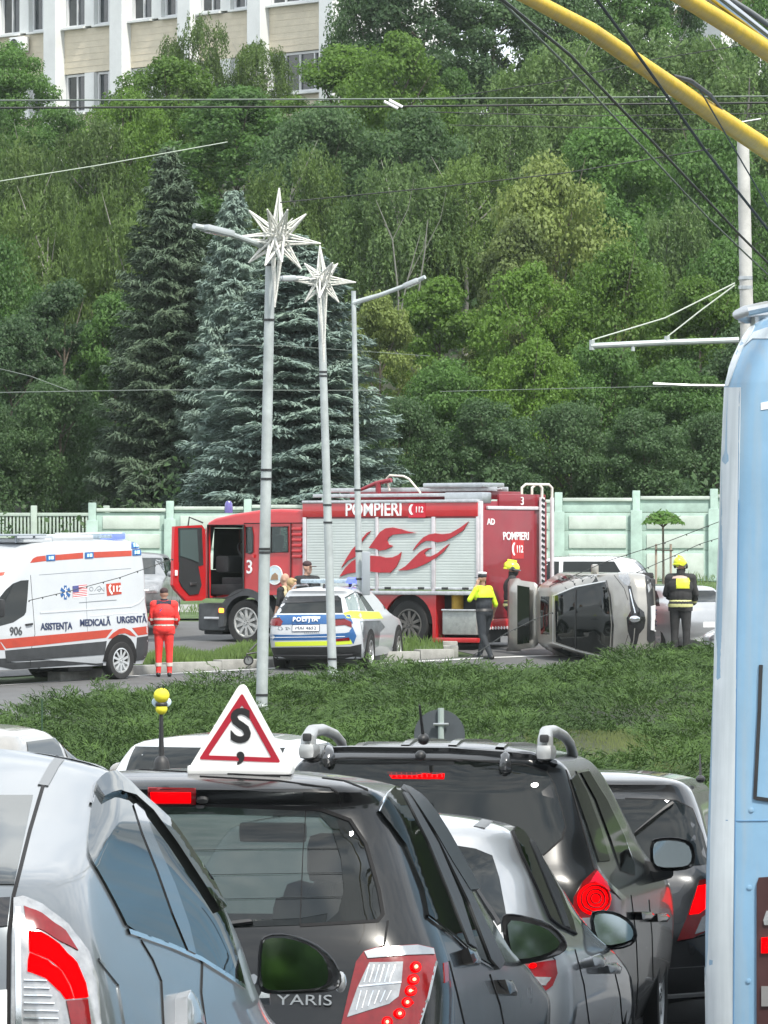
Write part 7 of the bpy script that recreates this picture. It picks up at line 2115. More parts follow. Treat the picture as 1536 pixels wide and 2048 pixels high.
    for sgn, mm, nmn in ((1, M_winglass, 'tailgate_glass'),):
        for w in (.12, -.065):
            g = MB(); g.prism([(.08, -.56), (.44, -.60), (.44, .60), (.08, .56)], 0, .012, lambda u, v, q, w=w: tp(u, v, w + q)); g.build(nmn, mm, t, smooth=False)
    g = MB(); g.box(tp(.64, .0, -.07), (.5, .03, .03)); g.build('tailgate_grip', M_wtext, t)
    for s in (-1, 1):
        g = MB(); g.tube([hinge + Vector((s * .55, .02, -.1)), tp(.45, s * .6, -.02)], .014, n=6); g.build('gas_strut', M_blk, t)
    for y in (.78, L - .82):
        for s in (-1, 1): wheel(r, s * .77, y, .30, .19, s, M_alu, 7)
    mb = MB(); mb.bbox((0, L / 2, .22), (1.5, L - .5, .12), .04); mb.build('underbody', M_blk, r)
crashed_car()

# ---------------------------------------------------------------- other vehicles at the scene
def wr(px, py, d, yaw): q = P(px, py, d); return car_matrix(q.x, d, q.z, yaw)
simple_car('white_suv', 'white car with a long pale roof showing between the fire engine and the mint fence', wr(1328, 1262, 110.0, -83), std_rows(1.66, 4.7, .92), M_pwhite, L=4.7, w=.92)
simple_car('silver_saloon', 'silver grey car with dark red tail lamps behind the right hand firefighter', car_matrix(6.7, 101.6, -.12, -34), std_rows(1.42, 4.5, .88), M_psilver, L=4.5, w=.88)
simple_car('white_coupe', 'white car nose low behind the juniper mound beside the blue bus', car_matrix(10.45, 98.4, T(7, 96) - .12, -94), std_rows(1.30, 4.2, .86), M_pwhite, L=4.2, w=.86)
simple_car('dark_parked_car', 'dark car with grey bonnet parked behind the red suited paramedic', wr(290, 1238, 112.0, 185), std_rows(1.50, 4.2, .87), mat('dusty grey paint', (.22, .23, .24), .4, .3, coat=.5, var=.3), L=4.2)
# ---------------------------------------------------------------- people
M_skin = mat('skin', (0.42, 0.25, 0.18), 0.6, var=.12, vscale=14)
M_skin2 = mat('tanned skin', (0.30, 0.17, 0.12), 0.6, var=.12, vscale=14)
M_boot = mat('black boots', (0.014, 0.014, 0.015), 0.5)

def human(root, J, H=1.76, cloth=None, skin=M_skin, girth=1.0, mats=None, regions=None):
    """one continuous body: tapered limbs, torso, neck and head blended into a single surface.
    J: joints in metres for a figure of height H (root at the feet, facing -y = towards us)"""
    mb = MB()
    cap = []                      # (a, b, ra, rb, region)
    def limb(a, b, ra, rb, reg):
        a, b = Vector(a), Vector(b)
        mb.cyl(a, b, ra, rb, n=14); mb.sphere(a, ra, 12, 8); mb.sphere(b, rb, 12, 8)
        cap.append((a, b, max(ra, rb), reg))
    g = girth
    for s in 'lr':
        limb(J['hip_' + s], J['knee_' + s], .088 * g, .060 * g, 'legs'); limb(J['knee_' + s], J['ank_' + s], .060 * g, .042 * g, 'legs')
        a = Vector(J['ank_' + s]); t = a + Vector(J.get('toe_' + s, (0, -.17, 0))); t.z = .035
        h = Vector((a.x, a.y + .05, .04))
        limb(h, t, .048, .040, 'feet'); limb(a, h, .046, .048, 'feet')
        limb(J['sh_' + s], J['elb_' + s], .054 * g, .043 * g, 'upper_arm'); limb(J['elb_' + s], J['wri_' + s], .043 * g, .031, 'fore_arm')
        # hand: palm, four unequal bent fingers and a thumb from its side
        w = Vector(J['wri_' + s]); d = (w - Vector(J['elb_' + s])).normalized()
        if 'hand_' + s in J: d = Vector(J['hand_' + s]).normalized()
        side = d.cross(Vector((0, 1, 0)) if abs(d.y) < .8 else Vector((0, 0, 1))).normalized(); up = side.cross(d).normalized()
        limb(w, w + d * .085, .032, .034, 'hand')
        for k, L in enumerate((.062, .074, .070, .054)):
            b = w + d * .085 + side * (.021 * (k - 1.5)); m = b + d * L * .55 + up * .010; e = m + d * L * .35 + up * .028
            limb(b, m, .0115, .0105, 'hand'); limb(m, e, .0105, .009, 'hand')
        b = w + d * .030 + side * -.032; limb(b, b + d * .050 + side * -.022 + up * .012, .013, .010, 'hand')
    pel, chest, neck, head = Vector(J['pelvis']), Vector(J['chest']), Vector(J['neck']), Vector(J['head'])
    mid = pel.lerp(chest, .5)
    mb.sphere(pel, (.165 * g, .125 * g, .13), 16, 10); cap.append((pel, pel + Vector((0, 0, -.02)), .16, 'legs'))
    mb.sphere(mid, (.155 * g, .118 * g, .20), 16, 10); cap.append((mid, mid + Vector((0, 0, .04)), .15, 'torso'))
    mb.sphere(chest, (.185 * g, .125 * g, .19), 16, 10); cap.append((chest, chest + Vector((0, 0, .05)), .18, 'torso'))
    for s in 'lr': limb(neck + Vector((0, 0, -.07)), J['sh_' + s], .070, .060 * g, 'torso')
    limb(neck + Vector((0, 0, -.05)), head + Vector((0, .01, -.06)), .058, .052, 'neck')
    f = Vector(J.get('face', (0, -1, 0))).normalized(); sd = f.cross(Vector((0, 0, 1))).normalized(); R = Matrix((sd, -f, Vector((0, 0, 1)))).transposed()
    def hp(x, y, z): return head + R @ Vector((x, y, z))
    mb.sphere(head + Vector((0, 0, .02)), (.074, .092, .108), 18, 12, R); mb.sphere(hp(0, -.035, -.055), (.052, .055, .060), 12, 8, R)
    mb.sphere(hp(0, -.098, -.012), (.014, .020, .024), 8, 6, R)                          # nose
    mb.sphere(hp(0, -.082, .032), (.050, .016, .012), 8, 6, R)                           # brow
    mb.sphere(hp(0, -.084, -.062), (.026, .012, .009), 8, 6, R)                          # mouth
    for s in (-1, 1): mb.sphere(hp(s * .076, .005, -.005), (.012, .022, .032), 8, 6, R)  # ears
    cap.append((head + Vector((0, 0, -.05)), head + Vector((0, 0, .06)), .09, 'head'))
    k = H / 1.76
    me = bpy.data.meshes.new('body')
    me.from_pydata([tuple(Vector(v) * k) for v in mb.v], [], mb.f)
    o = link('body', me, root)
    rm = o.modifiers.new('blend', 'REMESH'); rm.mode = 'VOXEL'; rm.voxel_size = .0135
    sm = o.modifiers.new('soft', 'SMOOTH'); sm.factor = .5; sm.iterations = 3
    dg = bpy.context.evaluated_depsgraph_get(); dg.update()
    nm = bpy.data.meshes.new_from_object(o.evaluated_get(dg)); o.modifiers.clear(); o.data = nm
    nm.polygons.foreach_set('use_smooth', [True] * len(nm.polygons))
    names = []; nm.materials.clear()
    for reg, m in mats.items():
        if m not in names: names.append(m); nm.materials.append(m)
    idx = {reg: names.index(m) for reg, m in mats.items()}
    # each face takes the cloth of the limb it belongs to
    A = np.array([c[0] for c in cap]); B = np.array([c[1] for c in cap]); Rr = np.array([c[2] for c in cap])
    n = len(nm.polygons); C = np.empty(n * 3, np.float32); nm.polygons.foreach_get('center', C); C = C.reshape(-1, 3) / k
    AB = B - A; L2 = (AB ** 2).sum(1) + 1e-9
    t = np.clip(((C[:, None, :] - A[None]) * AB[None]).sum(2) / L2[None], 0, 1)
    D = np.linalg.norm(C[:, None, :] - (A[None] + t[..., None] * AB[None]), axis=2) - Rr[None]
    best = D.argmin(1)
    mi = np.array([idx[cap[b][3]] for b in best], np.int32)
    if regions:
        for fn, m in regions:
            if m not in names: names.append(m); nm.materials.append(m)
            sel = fn(C, best, cap); mi[sel] = names.index(m)
    nm.polygons.foreach_set('material_index', mi)
    o['k'] = k
    return o, hp, k

def stand(arm_l=None, arm_r=None, stride=0.0, lean=0.0, sway=0.0, **kw):
    J = dict(hip_l=(-.095, 0, .90), hip_r=(.095, 0, .90), knee_l=(-.105, -.01 - stride * .35, .49), knee_r=(.105, -.01 + stride * .2, .49),
             ank_l=(-.11, .02 - stride, .09), ank_r=(.11, .02 + stride, .09),
             pelvis=(sway, 0, .95), chest=(sway, -lean * .6, 1.28), neck=(sway, -lean, 1.50), head=(sway, -lean - .015, 1.635),
             sh_l=(-.195 + sway, -lean * .9, 1.42), sh_r=(.195 + sway, -lean * .9, 1.42),
             elb_l=(-.27 + sway, .02 - lean * .7, 1.13), elb_r=(.27 + sway, .02 - lean * .7, 1.13), wri_l=(-.27 + sway, -.06 - lean * .5, .90), wri_r=(.27 + sway, -.06 - lean * .5, .90))
    J.update(kw)
    return J

def person(label, px, d, py_top, py_foot=None, z0=None, rot=0.0):
    q = P(px, py_foot if py_foot else 1300, d)
    z = q.z if py_foot else (T(q.x, d) if z0 is None else z0)
    H = P(0, py_top, d).z - z
    return thing('person', label, 'person', loc=(q.x, d, z), rotz=rot), H

def band(name, root, body, sel, m, off=.010):
    """clothing laid over part of the body: the chosen faces, pushed out a little"""
    me = body.data
    bm = bmesh.new(); bm.from_mesh(me)
    kill = [f for f in bm.faces if not sel(f.calc_center_median() / body['k'])]
    bmesh.ops.delete(bm, geom=kill, context='FACES')
    bm.normal_update()
    for v in bm.verts: v.co += v.normal * off
    return bm_obj(name, bm, m, root) if len(bm.faces) else None

# 1 paramedic in red, seen from behind
M_hired = mat('fluorescent red suit', (0.78, 0.035, 0.030), 0.7, var=.25, vscale=9, bump=.4, bscale=18, emit=None)
M_refl = mat('grey reflective tape', (.52, .46, .42), .45)
t, H = person('paramedic in a bright red suit and dark cap standing behind the ambulance', 328, 95.2, 1176, 1353, rot=math.pi)
J = stand(elb_l=(-.27, -.02, 1.14), wri_l=(-.20, -.20, 1.00), elb_r=(.27, -.02, 1.14), wri_r=(.20, -.20, 1.02), hand_l=(.6, -.7, 0), hand_r=(-.6, -.7, 0), face=(.15, -1, -.1))
b, hp, k = human(t, J, H, girth=1.22, mats=dict(legs=M_hired, feet=M_boot, torso=M_hired, upper_arm=M_hired, fore_arm=M_hired, hand=M_skin, neck=M_skin, head=M_skin))
band('jacket', t, b, lambda c: 0.86 < c.z < 1.50 and abs(c.x) < .26, M_hired, .022)
band('collar', t, b, lambda c: 1.46 < c.z < 1.55 and abs(c.x) < .12, mat('dark navy cloth', (.02, .022, .04), .8), .018)
for z0, z1 in ((1.00, 1.05), (1.12, 1.16)): band('reflective_band', t, b, lambda c: z0 < c.z < z1 and abs(c.x) < .27, M_refl, .028)
for z0, z1 in ((.20, .27),): band('leg_band', t, b, lambda c: z0 < c.z < z1, M_refl, .012)
band('yoke', t, b, lambda c: 1.43 < c.z < 1.49 and c.y > .0 and abs(c.x) < .15, mat('dark navy cloth', (.02, .022, .04), .8), .025)
mb = MB(); mb.prism([(k * (.055 * math.cos(a) * (1 if i % 2 else .45)), k * (1.30 + .065 * math.sin(a) * (1 if i % 2 else .45))) for i, a in enumerate(np.linspace(0, 2 * math.pi, 13)[:-1])], .135 * k, .165 * k, lambda u, v, w: Vector((u + .04, w, v)))
mb.build('back_emblem', M_ablue, t, smooth=False)
mb = MB(); mb.sphere(hp(0, 0, .06) * k, (.083 * k, .100 * k, .078 * k), 16, 10); mb.bbox(hp(0, -.12, .055) * k, (.13, .10, .018), .006); mb.build('cap', mat('dark maroon cap', (.045, .022, .025), .8), t)

# 2 policeman with phone, walking
M_hiv = mat('fluorescent yellow shirt', (0.50, 0.68, 0.02), 0.65, var=.12, vscale=9, bump=.3, bscale=20)
M_dkcloth = mat('dark uniform cloth', (0.022, 0.027, 0.034), 0.85, var=.4, vscale=8, bump=.4, bscale=16)
t, H = person('policeman in dark uniform with yellow green shoulders holding a phone to his ear', 969, 100.4, 1147, 1318, rot=math.pi * 1.24)
J = stand(stride=.27, elb_l=(-.30, .02, 1.12), wri_l=(-.36, -.12, .92), elb_r=(.33, -.10, 1.22), wri_r=(.155, -.06, 1.53), hand_r=(-.25, .15, .9), face=(.1, -1, -.15), lean=.05)
b, hp, k = human(t, J, H, girth=1.26, mats=dict(legs=M_dkcloth, feet=M_boot, torso=M_dkcloth, upper_arm=M_hiv, fore_arm=M_skin, hand=M_skin, neck=M_skin2, head=M_skin2), skin=M_skin2,
                 regions=[(lambda C, b_, cp: (C[:, 2] > 1.27) & (C[:, 2] < 1.51) & (np.abs(C[:, 0]) < .30) & np.array([cp[i][3] in ('torso',) for i in b_]), M_hiv)])
band('shirt_yoke', t, b, lambda c: 1.27 < c.z < 1.50 and abs(c.x) < .205, M_hiv, .016)
band('belt', t, b, lambda c: .98 < c.z < 1.03 and abs(c.x) < .22, M_boot, .014)
mb = MB(); mb.sphere(hp(0, .0, .075) * k, (.088 * k, .102 * k, .060 * k), 16, 9); mb.bbox(hp(0, -.11, .055) * k, (.13, .09, .014), .005); cp = mb.build('cap', M_dkcloth, t)
mb = MB(); mb.lathe([(.086 * k, -.012), (.094 * k, .0), (.094 * k, .018), (.07 * k, .030), (0, .032)], hp(0, 0, .125) * k, 'Z', 18); mb.build('cap_cover', M_wtext, cp)
mb = MB(); mb.bbox(hp(.09, -.01, -.02) * k, (.02, .07, .14), .006); mb.build('phone', M_blk, t)

# 3, 4 firefighters
M_fire = mat('dark fire suit', (0.026, 0.026, 0.027), 0.9, var=.45, vscale=7, bump=.5, bscale=14)
M_helm = mat('fluorescent helmet', (0.62, 0.68, 0.03), 0.28, coat=.5)
M_ylw = mat('yellow reflective patch', (0.58, 0.62, 0.04), 0.5)
M_tape = mat('pale yellow tape', (.50, .50, .22), .5)
def firefighter(label, px, d, py_top, z0, rot, face, J, girth=1.24):
    t, H = person(label, px, d, py_top, None, z0, rot)
    b, hp, k = human(t, J, H - .02, girth=girth, mats=dict(legs=M_fire, feet=M_boot, torso=M_fire, upper_arm=M_fire, fore_arm=M_fire, hand=M_boot, neck=M_fire, head=M_skin))
    band('jacket', t, b, lambda c: .84 < c.z < 1.50 and abs(c.x) < .27, M_fire, .022)
    for z0_, z1_ in ((.92, .96), (1.00, 1.035)): band('reflective_band', t, b, lambda c: z0_ < c.z < z1_ and abs(c.x) < .27, M_tape, .028)
    band('sleeve_band', t, b, lambda c: .97 < c.z < 1.04 and abs(c.x) > .23, M_tape, .012)
    band('neck_guard', t, b, lambda c: 1.47 < c.z < 1.60 and abs(c.x) < .12, M_fire, .022)
    f = Vector(face).normalized(); sd = f.cross(Vector((0, 0, 1))).normalized(); R = Matrix((sd, -f, Vector((0, 0, 1)))).transposed()
    mb = MB(); mb.sphere(hp(0, .02, .050) * k, (.112 * k, .160 * k, .118 * k), 20, 12, R); mb.bbox(hp(0, .15, .0) * k, (.17, .08, .03), .012, R)
    hm = mb.build('helmet', M_helm, t)
    bm = bmesh.new(); bm.from_mesh(hm.data)
    bmesh.ops.delete(bm, geom=[v for v in bm.verts if v.co.z < hp(0, 0, -.005).z * k], context='VERTS'); bm.to_mesh(hm.data); bm.free()
    mb = MB(); mb.tube([R @ Vector((x, y, 0)) + hp(0, .012, .0) * k for x, y in ((-.12, .06), (-.13, -.04), (-.08, -.14), (0, -.17), (.08, -.14), (.13, -.04), (.12, .06))], .014, n=8); mb.build('visor', mat('smoky visor', (.10, .11, .11), .1, coat=.6), hm)
    mb = MB(); mb.bbox(hp(0, .012, .165) * k, (.04, .20, .05), .015, R); mb.build('helmet_crest', M_helm, hm)
    for s in (-1, 1):
        mb = MB(); mb.sphere(hp(s * .118, .0, .01) * k, (.02, .045, .05), 10, 7, R); mb.build('ear_shell', M_blk, hm)
    return t, b, hp, k
J = stand(elb_l=(-.27, -.06, 1.13), wri_l=(-.20, -.22, .95), elb_r=(.27, -.06, 1.13), wri_r=(.20, -.24, 1.0), face=(0, -1, -.15))
firefighter('firefighter with bright yellow helmet behind the open tailgate of the overturned car', 1024, 102.0, 1124, -.10, math.pi * .5, (0, -1, -.15), J)
J = stand(elb_l=(-.28, -.05, 1.14), wri_l=(-.22, -.24, 1.03), elb_r=(.28, -.05, 1.14), wri_r=(.20, -.26, 1.06), face=(-.35, -1, -.25), lean=.02)
t, b, hp, k = firefighter('firefighter with yellow helmet and yellow back patch standing right of the overturned car', 1361, 98.2, 1117, -.12, math.pi * .94, (-.35, -1, -.25), J)
band('back_panel', t, b, lambda c: 1.25 < c.z < 1.43 and c.y > .05 and -.16 < c.x < .05, M_ylw, .034)
band('shoulder_tape', t, b, lambda c: 1.40 < c.z < 1.445 and c.y > .02 and abs(c.x) < .13, mat('red grey tape', (.40, .30, .26), .5), .038)

# 5 to 7 bystanders behind the police car
M_dkj = mat('black jacket', (.016, .017, .020), .85, var=.4)
t, H = person('man in dark cap and black jacket standing against the fire engine shutters', 613, 100.9, 1121, None, None, .5)
b, hp, k = human(t, stand(face=(.5, -1, -.25), lean=.02), H - .01, girth=1.22, mats=dict(legs=M_dkj, feet=M_boot, torso=M_dkj, upper_arm=M_dkj, fore_arm=M_dkj, hand=M_skin, neck=M_skin, head=M_skin))
mb = MB(); mb.sphere(hp(0, .005, .065) * k, (.084 * k, .100 * k, .066 * k), 16, 10); mb.bbox(hp(.0, -.125, .05) * k, (.13, .10, .016), .006); mb.build('cap', mat('dark maroon cap', (.045, .022, .025), .8), t)
t, H = person('bald man in a dark vest with a beige strap beside the fire engine door', 571, 100.1, 1147, None, None, -2.2)
b, hp, k = human(t, stand(face=(.3, -1, -.1)), H, girth=1.08, mats=dict(legs=mat('blue jeans', (.05, .08, .12), .85, var=.3), feet=M_boot, torso=M_dkj, upper_arm=M_dkj, fore_arm=M_skin, hand=M_skin, neck=M_skin, head=M_skin))
band('strap', t, b, lambda c: 1.05 < c.z < 1.50 and abs(c.x - .10) < .045, mat('beige strap', (.42, .36, .22), .7), .016)
t, H = person('woman with blond hair in front of the bald man behind the police car', 583, 99.6, 1157, None, None, 1.2)
b, hp, k = human(t, stand(face=(0, -1, -.1)), H, girth=.94, mats=dict(legs=mat('blue jeans', (.05, .08, .12), .85, var=.3), feet=M_boot, torso=mat('beige jumper', (.36, .31, .24), .9), upper_arm=mat('beige jumper', (.36, .31, .24), .9), fore_arm=mat('beige jumper', (.36, .31, .24), .9), hand=M_skin, neck=M_skin, head=M_skin))
mb = MB(); mb.sphere(hp(0, .02, .035) * k, (.094 * k, .104 * k, .106 * k), 16, 10); mb.sphere(hp(0, .06, -.10) * k, (.085 * k, .055 * k, .14 * k), 14, 9); mb.sphere(hp(.0, -.05, .09) * k, (.07 * k, .05 * k, .035 * k), 12, 8)
mb.build('hair', mat('blond hair', (.36, .25, .12), .6, var=.3, vscale=25), t)

# folded stretcher trolley left of the police car
t = thing('stretcher_trolley', 'folded black stretcher trolley with a small wheel left of the police car', 'stretcher', loc=P(505, 1330, 97.6))
k_ = 97.6 / F
mb = MB(); mb.lathe([(.07, -.02), (.095, -.02), (.10, 0), (.095, .02), (.07, .02)], (-8 * k_, 0, 9 * k_), 'Y', 20); mb.build('wheel', M_rubber, t)
mb = MB(); mb.cyl((-8 * k_, -.01, 9 * k_), (-8 * k_, .01, 9 * k_), .07, n=16); mb.build('wheel_disc', mat('grey disc', (.16, .17, .17), .5), t)
mb = MB(); mb.tube([(-12 * k_, 0, 22 * k_), (16 * k_, .1, 26 * k_), (30 * k_, .2, 24 * k_)], .018, n=6); mb.tube([(-6 * k_, 0, 28 * k_), (14 * k_, .1, 48 * k_)], .016, n=6); mb.tube([(-12 * k_, 0, 22 * k_), (-8 * k_, 0, 9 * k_)], .014, n=6); mb.build('tube_frame', M_blk, t)
# ---------------------------------------------------------------- lamp poles with star ornaments
M_pole = mat('galvanised lamp pole', (0.42, 0.46, 0.46), 0.55, .35, var=.22, vscale=2.5, bump=.2)
M_tin = mat('white tinsel tube', (0.66, 0.66, 0.62), 0.6, var=.25, vscale=30, bump=.5, bscale=60)
def spike(mb, c, tip, rb, n=4):
    """open star ray: four slender tinsel bars that meet at the tip"""
    c, tip = Vector(c), Vector(tip); d = (tip - c).normalized()
    a = d.cross(Vector((0, 1, 0)) if abs(d.y) < .9 else Vector((1, 0, 0))).normalized(); b = d.cross(a)
    base = c + d * .06
    for k in range(n):
        t = 2 * math.pi * k / n + .4
        q = base + (a * math.cos(t) + b * math.sin(t)) * rb
        mb.tube([q, tip], [.019, .012], n=6)
def lamp(label, base, top, d, r0, r1, arm=None, star=None, bands=(), arm_head=None):
    """base/top in photo pixels at distance d"""
    b = P(base[0], base[1], d); zg = T(b.x, d) - .1
    t = thing('lamp_pole', label, 'lamp post', loc=(b.x, d, zg), group='lamp poles on the roundabout')
    o = Vector((b.x, d, zg)); tp_ = P(top[0], top[1], d) - o; bb = b - o
    slope = (tp_ - bb) / max(1e-6, (tp_ - bb).z)
    foot = bb - slope * bb.z
    mb = MB(); mb.tube([foot, bb, bb.lerp(tp_, .35), bb.lerp(tp_, .7), tp_], [r0 * 1.05, r0, lerp(r0, r1, .35), lerp(r0, r1, .7), r1], n=16); mb.build('pole', M_pole, t)
    mb = MB(); mb.lathe([(r0 * 1.9, 0), (r0 * 1.9, .03), (r0 * 1.3, .05), (r0 * 1.2, .25), (r0 * 1.02, .28)], foot + Vector((0, 0, .08)), 'Z', 18); mb.build('base_collar', M_pole, t)
    for py in bands:
        f = (py - base[1]) / (top[1] - base[1]); p = bb.lerp(tp_, f); rr_ = lerp(r0, r1, f) + .008
        mb = MB(); mb.cyl(p + Vector((0, 0, -.018)), p + Vector((0, 0, .018)), rr_, rr_, n=16); mb.build('clamp_band', M_blk, t)
    if arm:
        pts = [P(x, y, dd) - o for x, y, dd in arm]
        mb = MB(); mb.tube(pts, [.055] + [.042] * (len(pts) - 1), n=10); mb.build('arm', M_pole, t)
        h0, h1 = [P(x, y, dd) - o for x, y, dd in arm_head]
        mb = MB(); q = (h1 - h0).to_track_quat('Y', 'Z').to_matrix(); L = (h1 - h0).length
        mb.bbox((h0 + h1) / 2, (.20, L, .10), .035, q); hd = mb.build('lamp_head', mat('grey lamp housing', (.40, .43, .44), .4, .3), t)
        mb = MB(); mb.bbox((h0 + h1) / 2 + Vector((0, 0, -.052)), (.15, L * .7, .015), .006, q); mb.build('lamp_lens', M_clear, hd)
    if star:
        c = P(star['c'][0], star['c'][1], d) - o + Vector((0, -.22, 0))
        mb = MB(); mb.sphere(c, (.13, .11, .13), 12, 8)
        sb = mb.build('star_core', M_tin, t)
        for (x, y, dy) in star['tips']:
            q = P(x, y, d) - o + Vector((0, -.22 + dy, 0))
            mb = MB(); spike(mb, c, q, star['rb']); mb.build('star_ray', M_tin, sb)
        # crumpled tinsel round the core
        rr2 = random.Random(3)
        for k in range(26):
            mb = MB(); a = Vector((rr2.uniform(-1, 1), rr2.uniform(-1, .4), rr2.uniform(-1, 1))) * .17; bq = a + Vector((rr2.uniform(-1, 1), rr2.uniform(-.6, .3), rr2.uniform(-1, 1))) * .16
            mb.tube([c + a, c + bq], .010, n=4); mb.build('tinsel', M_tin, sb)
    return t
lamp('left lamp pole carrying the taller white star and an arm to the left', (523, 1430), (541, 500), 75, .088, .072,
     arm=[(541, 498, 75), (500, 482, 74.6), (440, 462, 74.2), (388, 452, 73.8)], arm_head=[(462, 468, 74.3), (408, 455, 73.9)], bands=(1390, 1105, 1098, 958, 940, 640, 530),
     star=dict(c=(556, 478), rb=.10, tips=[(559, 378, 0), (499, 423, 0), (613, 430, 0), (642, 489, 0), (603, 540, 0), (498, 527, 0), (463, 478, -.1), (550, 616, 0), (537, 425, -.5), (577, 426, -.5), (532, 536, -.4), (566, 530, -.5)]))
lamp('middle lamp pole carrying the lower white star and a short arm', (665, 1345), (641, 570), 92, .082, .066,
     arm=[(641, 562, 92), (600, 556, 91.8), (560, 558, 91.6)], arm_head=[(590, 556, 91.7), (562, 557, 91.6)], bands=(1318, 1045, 1010, 752, 744),
     star=dict(c=(644, 562), rb=.10, tips=[(640, 492, 0), (676, 528, 0), (609, 528, 0), (712, 566, 0), (678, 606, 0), (610, 606, 0), (588, 563, 0), (648, 725, 0), (666, 530, -.5), (640, 600, -.5)]))
lp = lamp('right lamp pole without star, its arm and lamp reaching to the right', (722, 1330), (707, 582), 98.2, .072, .045,
     arm=[(707, 606, 98.2), (760, 590, 98), (820, 568, 97.8), (850, 554, 97.6)], arm_head=[(808, 573, 97.8), (838, 560, 97.7)], bands=(1158, 1102, 980))
o = Vector(lp.location)
mb = MB(); q = P(732, 1147, 98.0) - o; mb.bbox(q, (.16, .10, .85), .02); mb.build('sign_plate', mat('grey sign back', (.30, .33, .36), .5, .3), lp)

# round traffic sign seen from behind
d = 55.0; q = P(879, 1470, d); z0 = T(q.x, d)
rs = thing('round_road_sign', 'dark round road sign seen from the back above the black SUV roof', 'sign', loc=(q.x, d, z0))
zc = q.z - z0; rad = 51 * d / F
mb = MB(); mb.lathe([(0, -.012), (rad, -.012), (rad, .012), (0, .012)], (0, 0, zc), 'Y', 36); mb.build('disc', mat('dark grey sign back', (.055, .065, .075), .55, var=.15), rs)
mb = MB(); mb.tube([(.02, -.05, -.2), (.015, -.05, zc + 54 * d / F)], .034, n=10); mb.build('post', mat('grey green post', (.34, .40, .38), .5, .3), rs)
mb = MB(); mb.bbox((.015, -.07, zc + .12), (.17, .05, .03), .006); mb.bbox((.015, -.07, zc - .12), (.17, .05, .03), .006); mb.build('clamp', M_steel, rs)
# thin green stake in the junipers
q = P(84, 1490, 58); st = thing('marker_stake', 'thin dark green stake stuck in the junipers on the left', 'stake', loc=(q.x, 58, T(q.x, 58)))
mb = MB(); mb.tube([(0, 0, -.1), (0, 0, P(0, 1398, 58).z - T(q.x, 58))], .009, n=6); mb.build('rod', mat('dark green rod', (.02, .06, .03), .6), st)

# ---------------------------------------------------------------- concrete mast with bracket arm
d = 90.0
b = P(1490, 1300, d); zg = T(b.x, d) - .3
ms = thing('concrete_mast', 'pale concrete mast beside the blue bus with a long horizontal bracket arm', 'mast', loc=(b.x, d, zg))
o = Vector((b.x, d, zg))
mb = MB(); mb.tube([Vector((P(1500, 1100, d).x - b.x, 0, 0)), P(1494, 660, d) - o, P(1486, 278, d) - o], [.155, .122, .108], n=18); mb.build('shaft', mat('pale weathered concrete', (.46, .46, .44), .9, var=.25, vscale=2, bump=.5, bscale=14), ms)
mb = MB(); mb.tube([P(1478, 680, d - .2) - o, P(1330, 685, d - .2) - o, P(1182, 692, d - .2) - o], .055, n=10); ar = mb.build('bracket_arm', M_pole, ms)
mb = MB(); mb.cyl(P(1184, 680, d - .2) - o, P(1184, 700, d - .2) - o, .05, n=8); mb.cyl(P(1334, 672, d - .2) - o, P(1334, 688, d - .2) - o, .05, n=8); mb.cyl(P(1266, 688, d - .2) - o, P(1266, 702, d - .2) - o, .035, n=8); mb.build('clamp', M_pole, ar)
for y in (556, 575, 642):
    mb = MB(); c = P(1491, y, d) - o; mb.cyl(c + Vector((0, 0, -.03)), c + Vector((0, 0, .03)), .13, .13, n=16); mb.build('collar', M_steel, ms)
for a in (((1470, 566), (1330, 636), (1184, 680)), ((1470, 570), (1400, 622), (1334, 674))):
    mb = MB(); mb.tube([P(x, y, d - .2) - o for x, y in a], .014, n=6); mb.build('stay_wire', mat('pale stay wire', (.50, .55, .48), .6), ms)
mb = MB(); mb.tube([P(1480, 245, d) - o, P(1522, 238, d) - o], .02, n=6); mb.build('top_rod', M_steel, ms)

# ---------------------------------------------------------------- overhead wires
M_wd = mat('dark wire', (.018, .022, .022), .6); M_wg = mat('grey wire', (.12, .15, .13), .6); M_wl = mat('pale wire', (.42, .48, .40), .6)
def wire(label, pts, d, rad, m, sag=0.0, knots=False, parent=None):
    P3 = [P(x, y, dd if not isinstance(d, (int, float)) else d) for (x, y), dd in zip(pts, d if not isinstance(d, (int, float)) else [d] * len(pts))]
    # extend past both frame edges where the wire runs out of the picture
    o = P3[0].copy()
    t = thing('overhead_wire', label, 'wire', loc=o)
    path = []
    for i in range(len(P3) - 1):
        for k in range(6):
            f = k / 6; p = P3[i].lerp(P3[i + 1], f); p.z -= sag * 4 * f * (1 - f); path.append(p - o)
    path.append(P3[-1] - o)
    mb = MB(); mb.tube(path, rad, n=6); mb.build('cable', m, t)
    return t, path
wire('thin level wire across the trees, the upper of the close pair', [(-60, 201), (768, 198), (1600, 192)], 62, .011, M_wg)
wire('dark level wire across the trees, the lower of the close pair', [(-60, 216), (768, 213), (1600, 205)], 62, .014, M_wd)
wire('faint level wire just below the close pair on the right slope', [(860, 224), (1180, 232), (1600, 226)], 64, .007, M_wd)
wire('faint lowest level wire crossing the right slope', [(900, 250), (1200, 256), (1600, 262)], 64, .006, M_wd)
wire('pale slanting wire over the left trees ending above the dark spruce', [(-60, 372), (200, 330), (455, 284)], 60, .0065, M_wl)
wire('dark diagonal wire, the lower left one of the long pair on the right', [(960, -40), (1120, 118), (1290, 300), (1420, 440), (1600, 610)], [40, 46, 53, 59, 68], .011, M_wg)
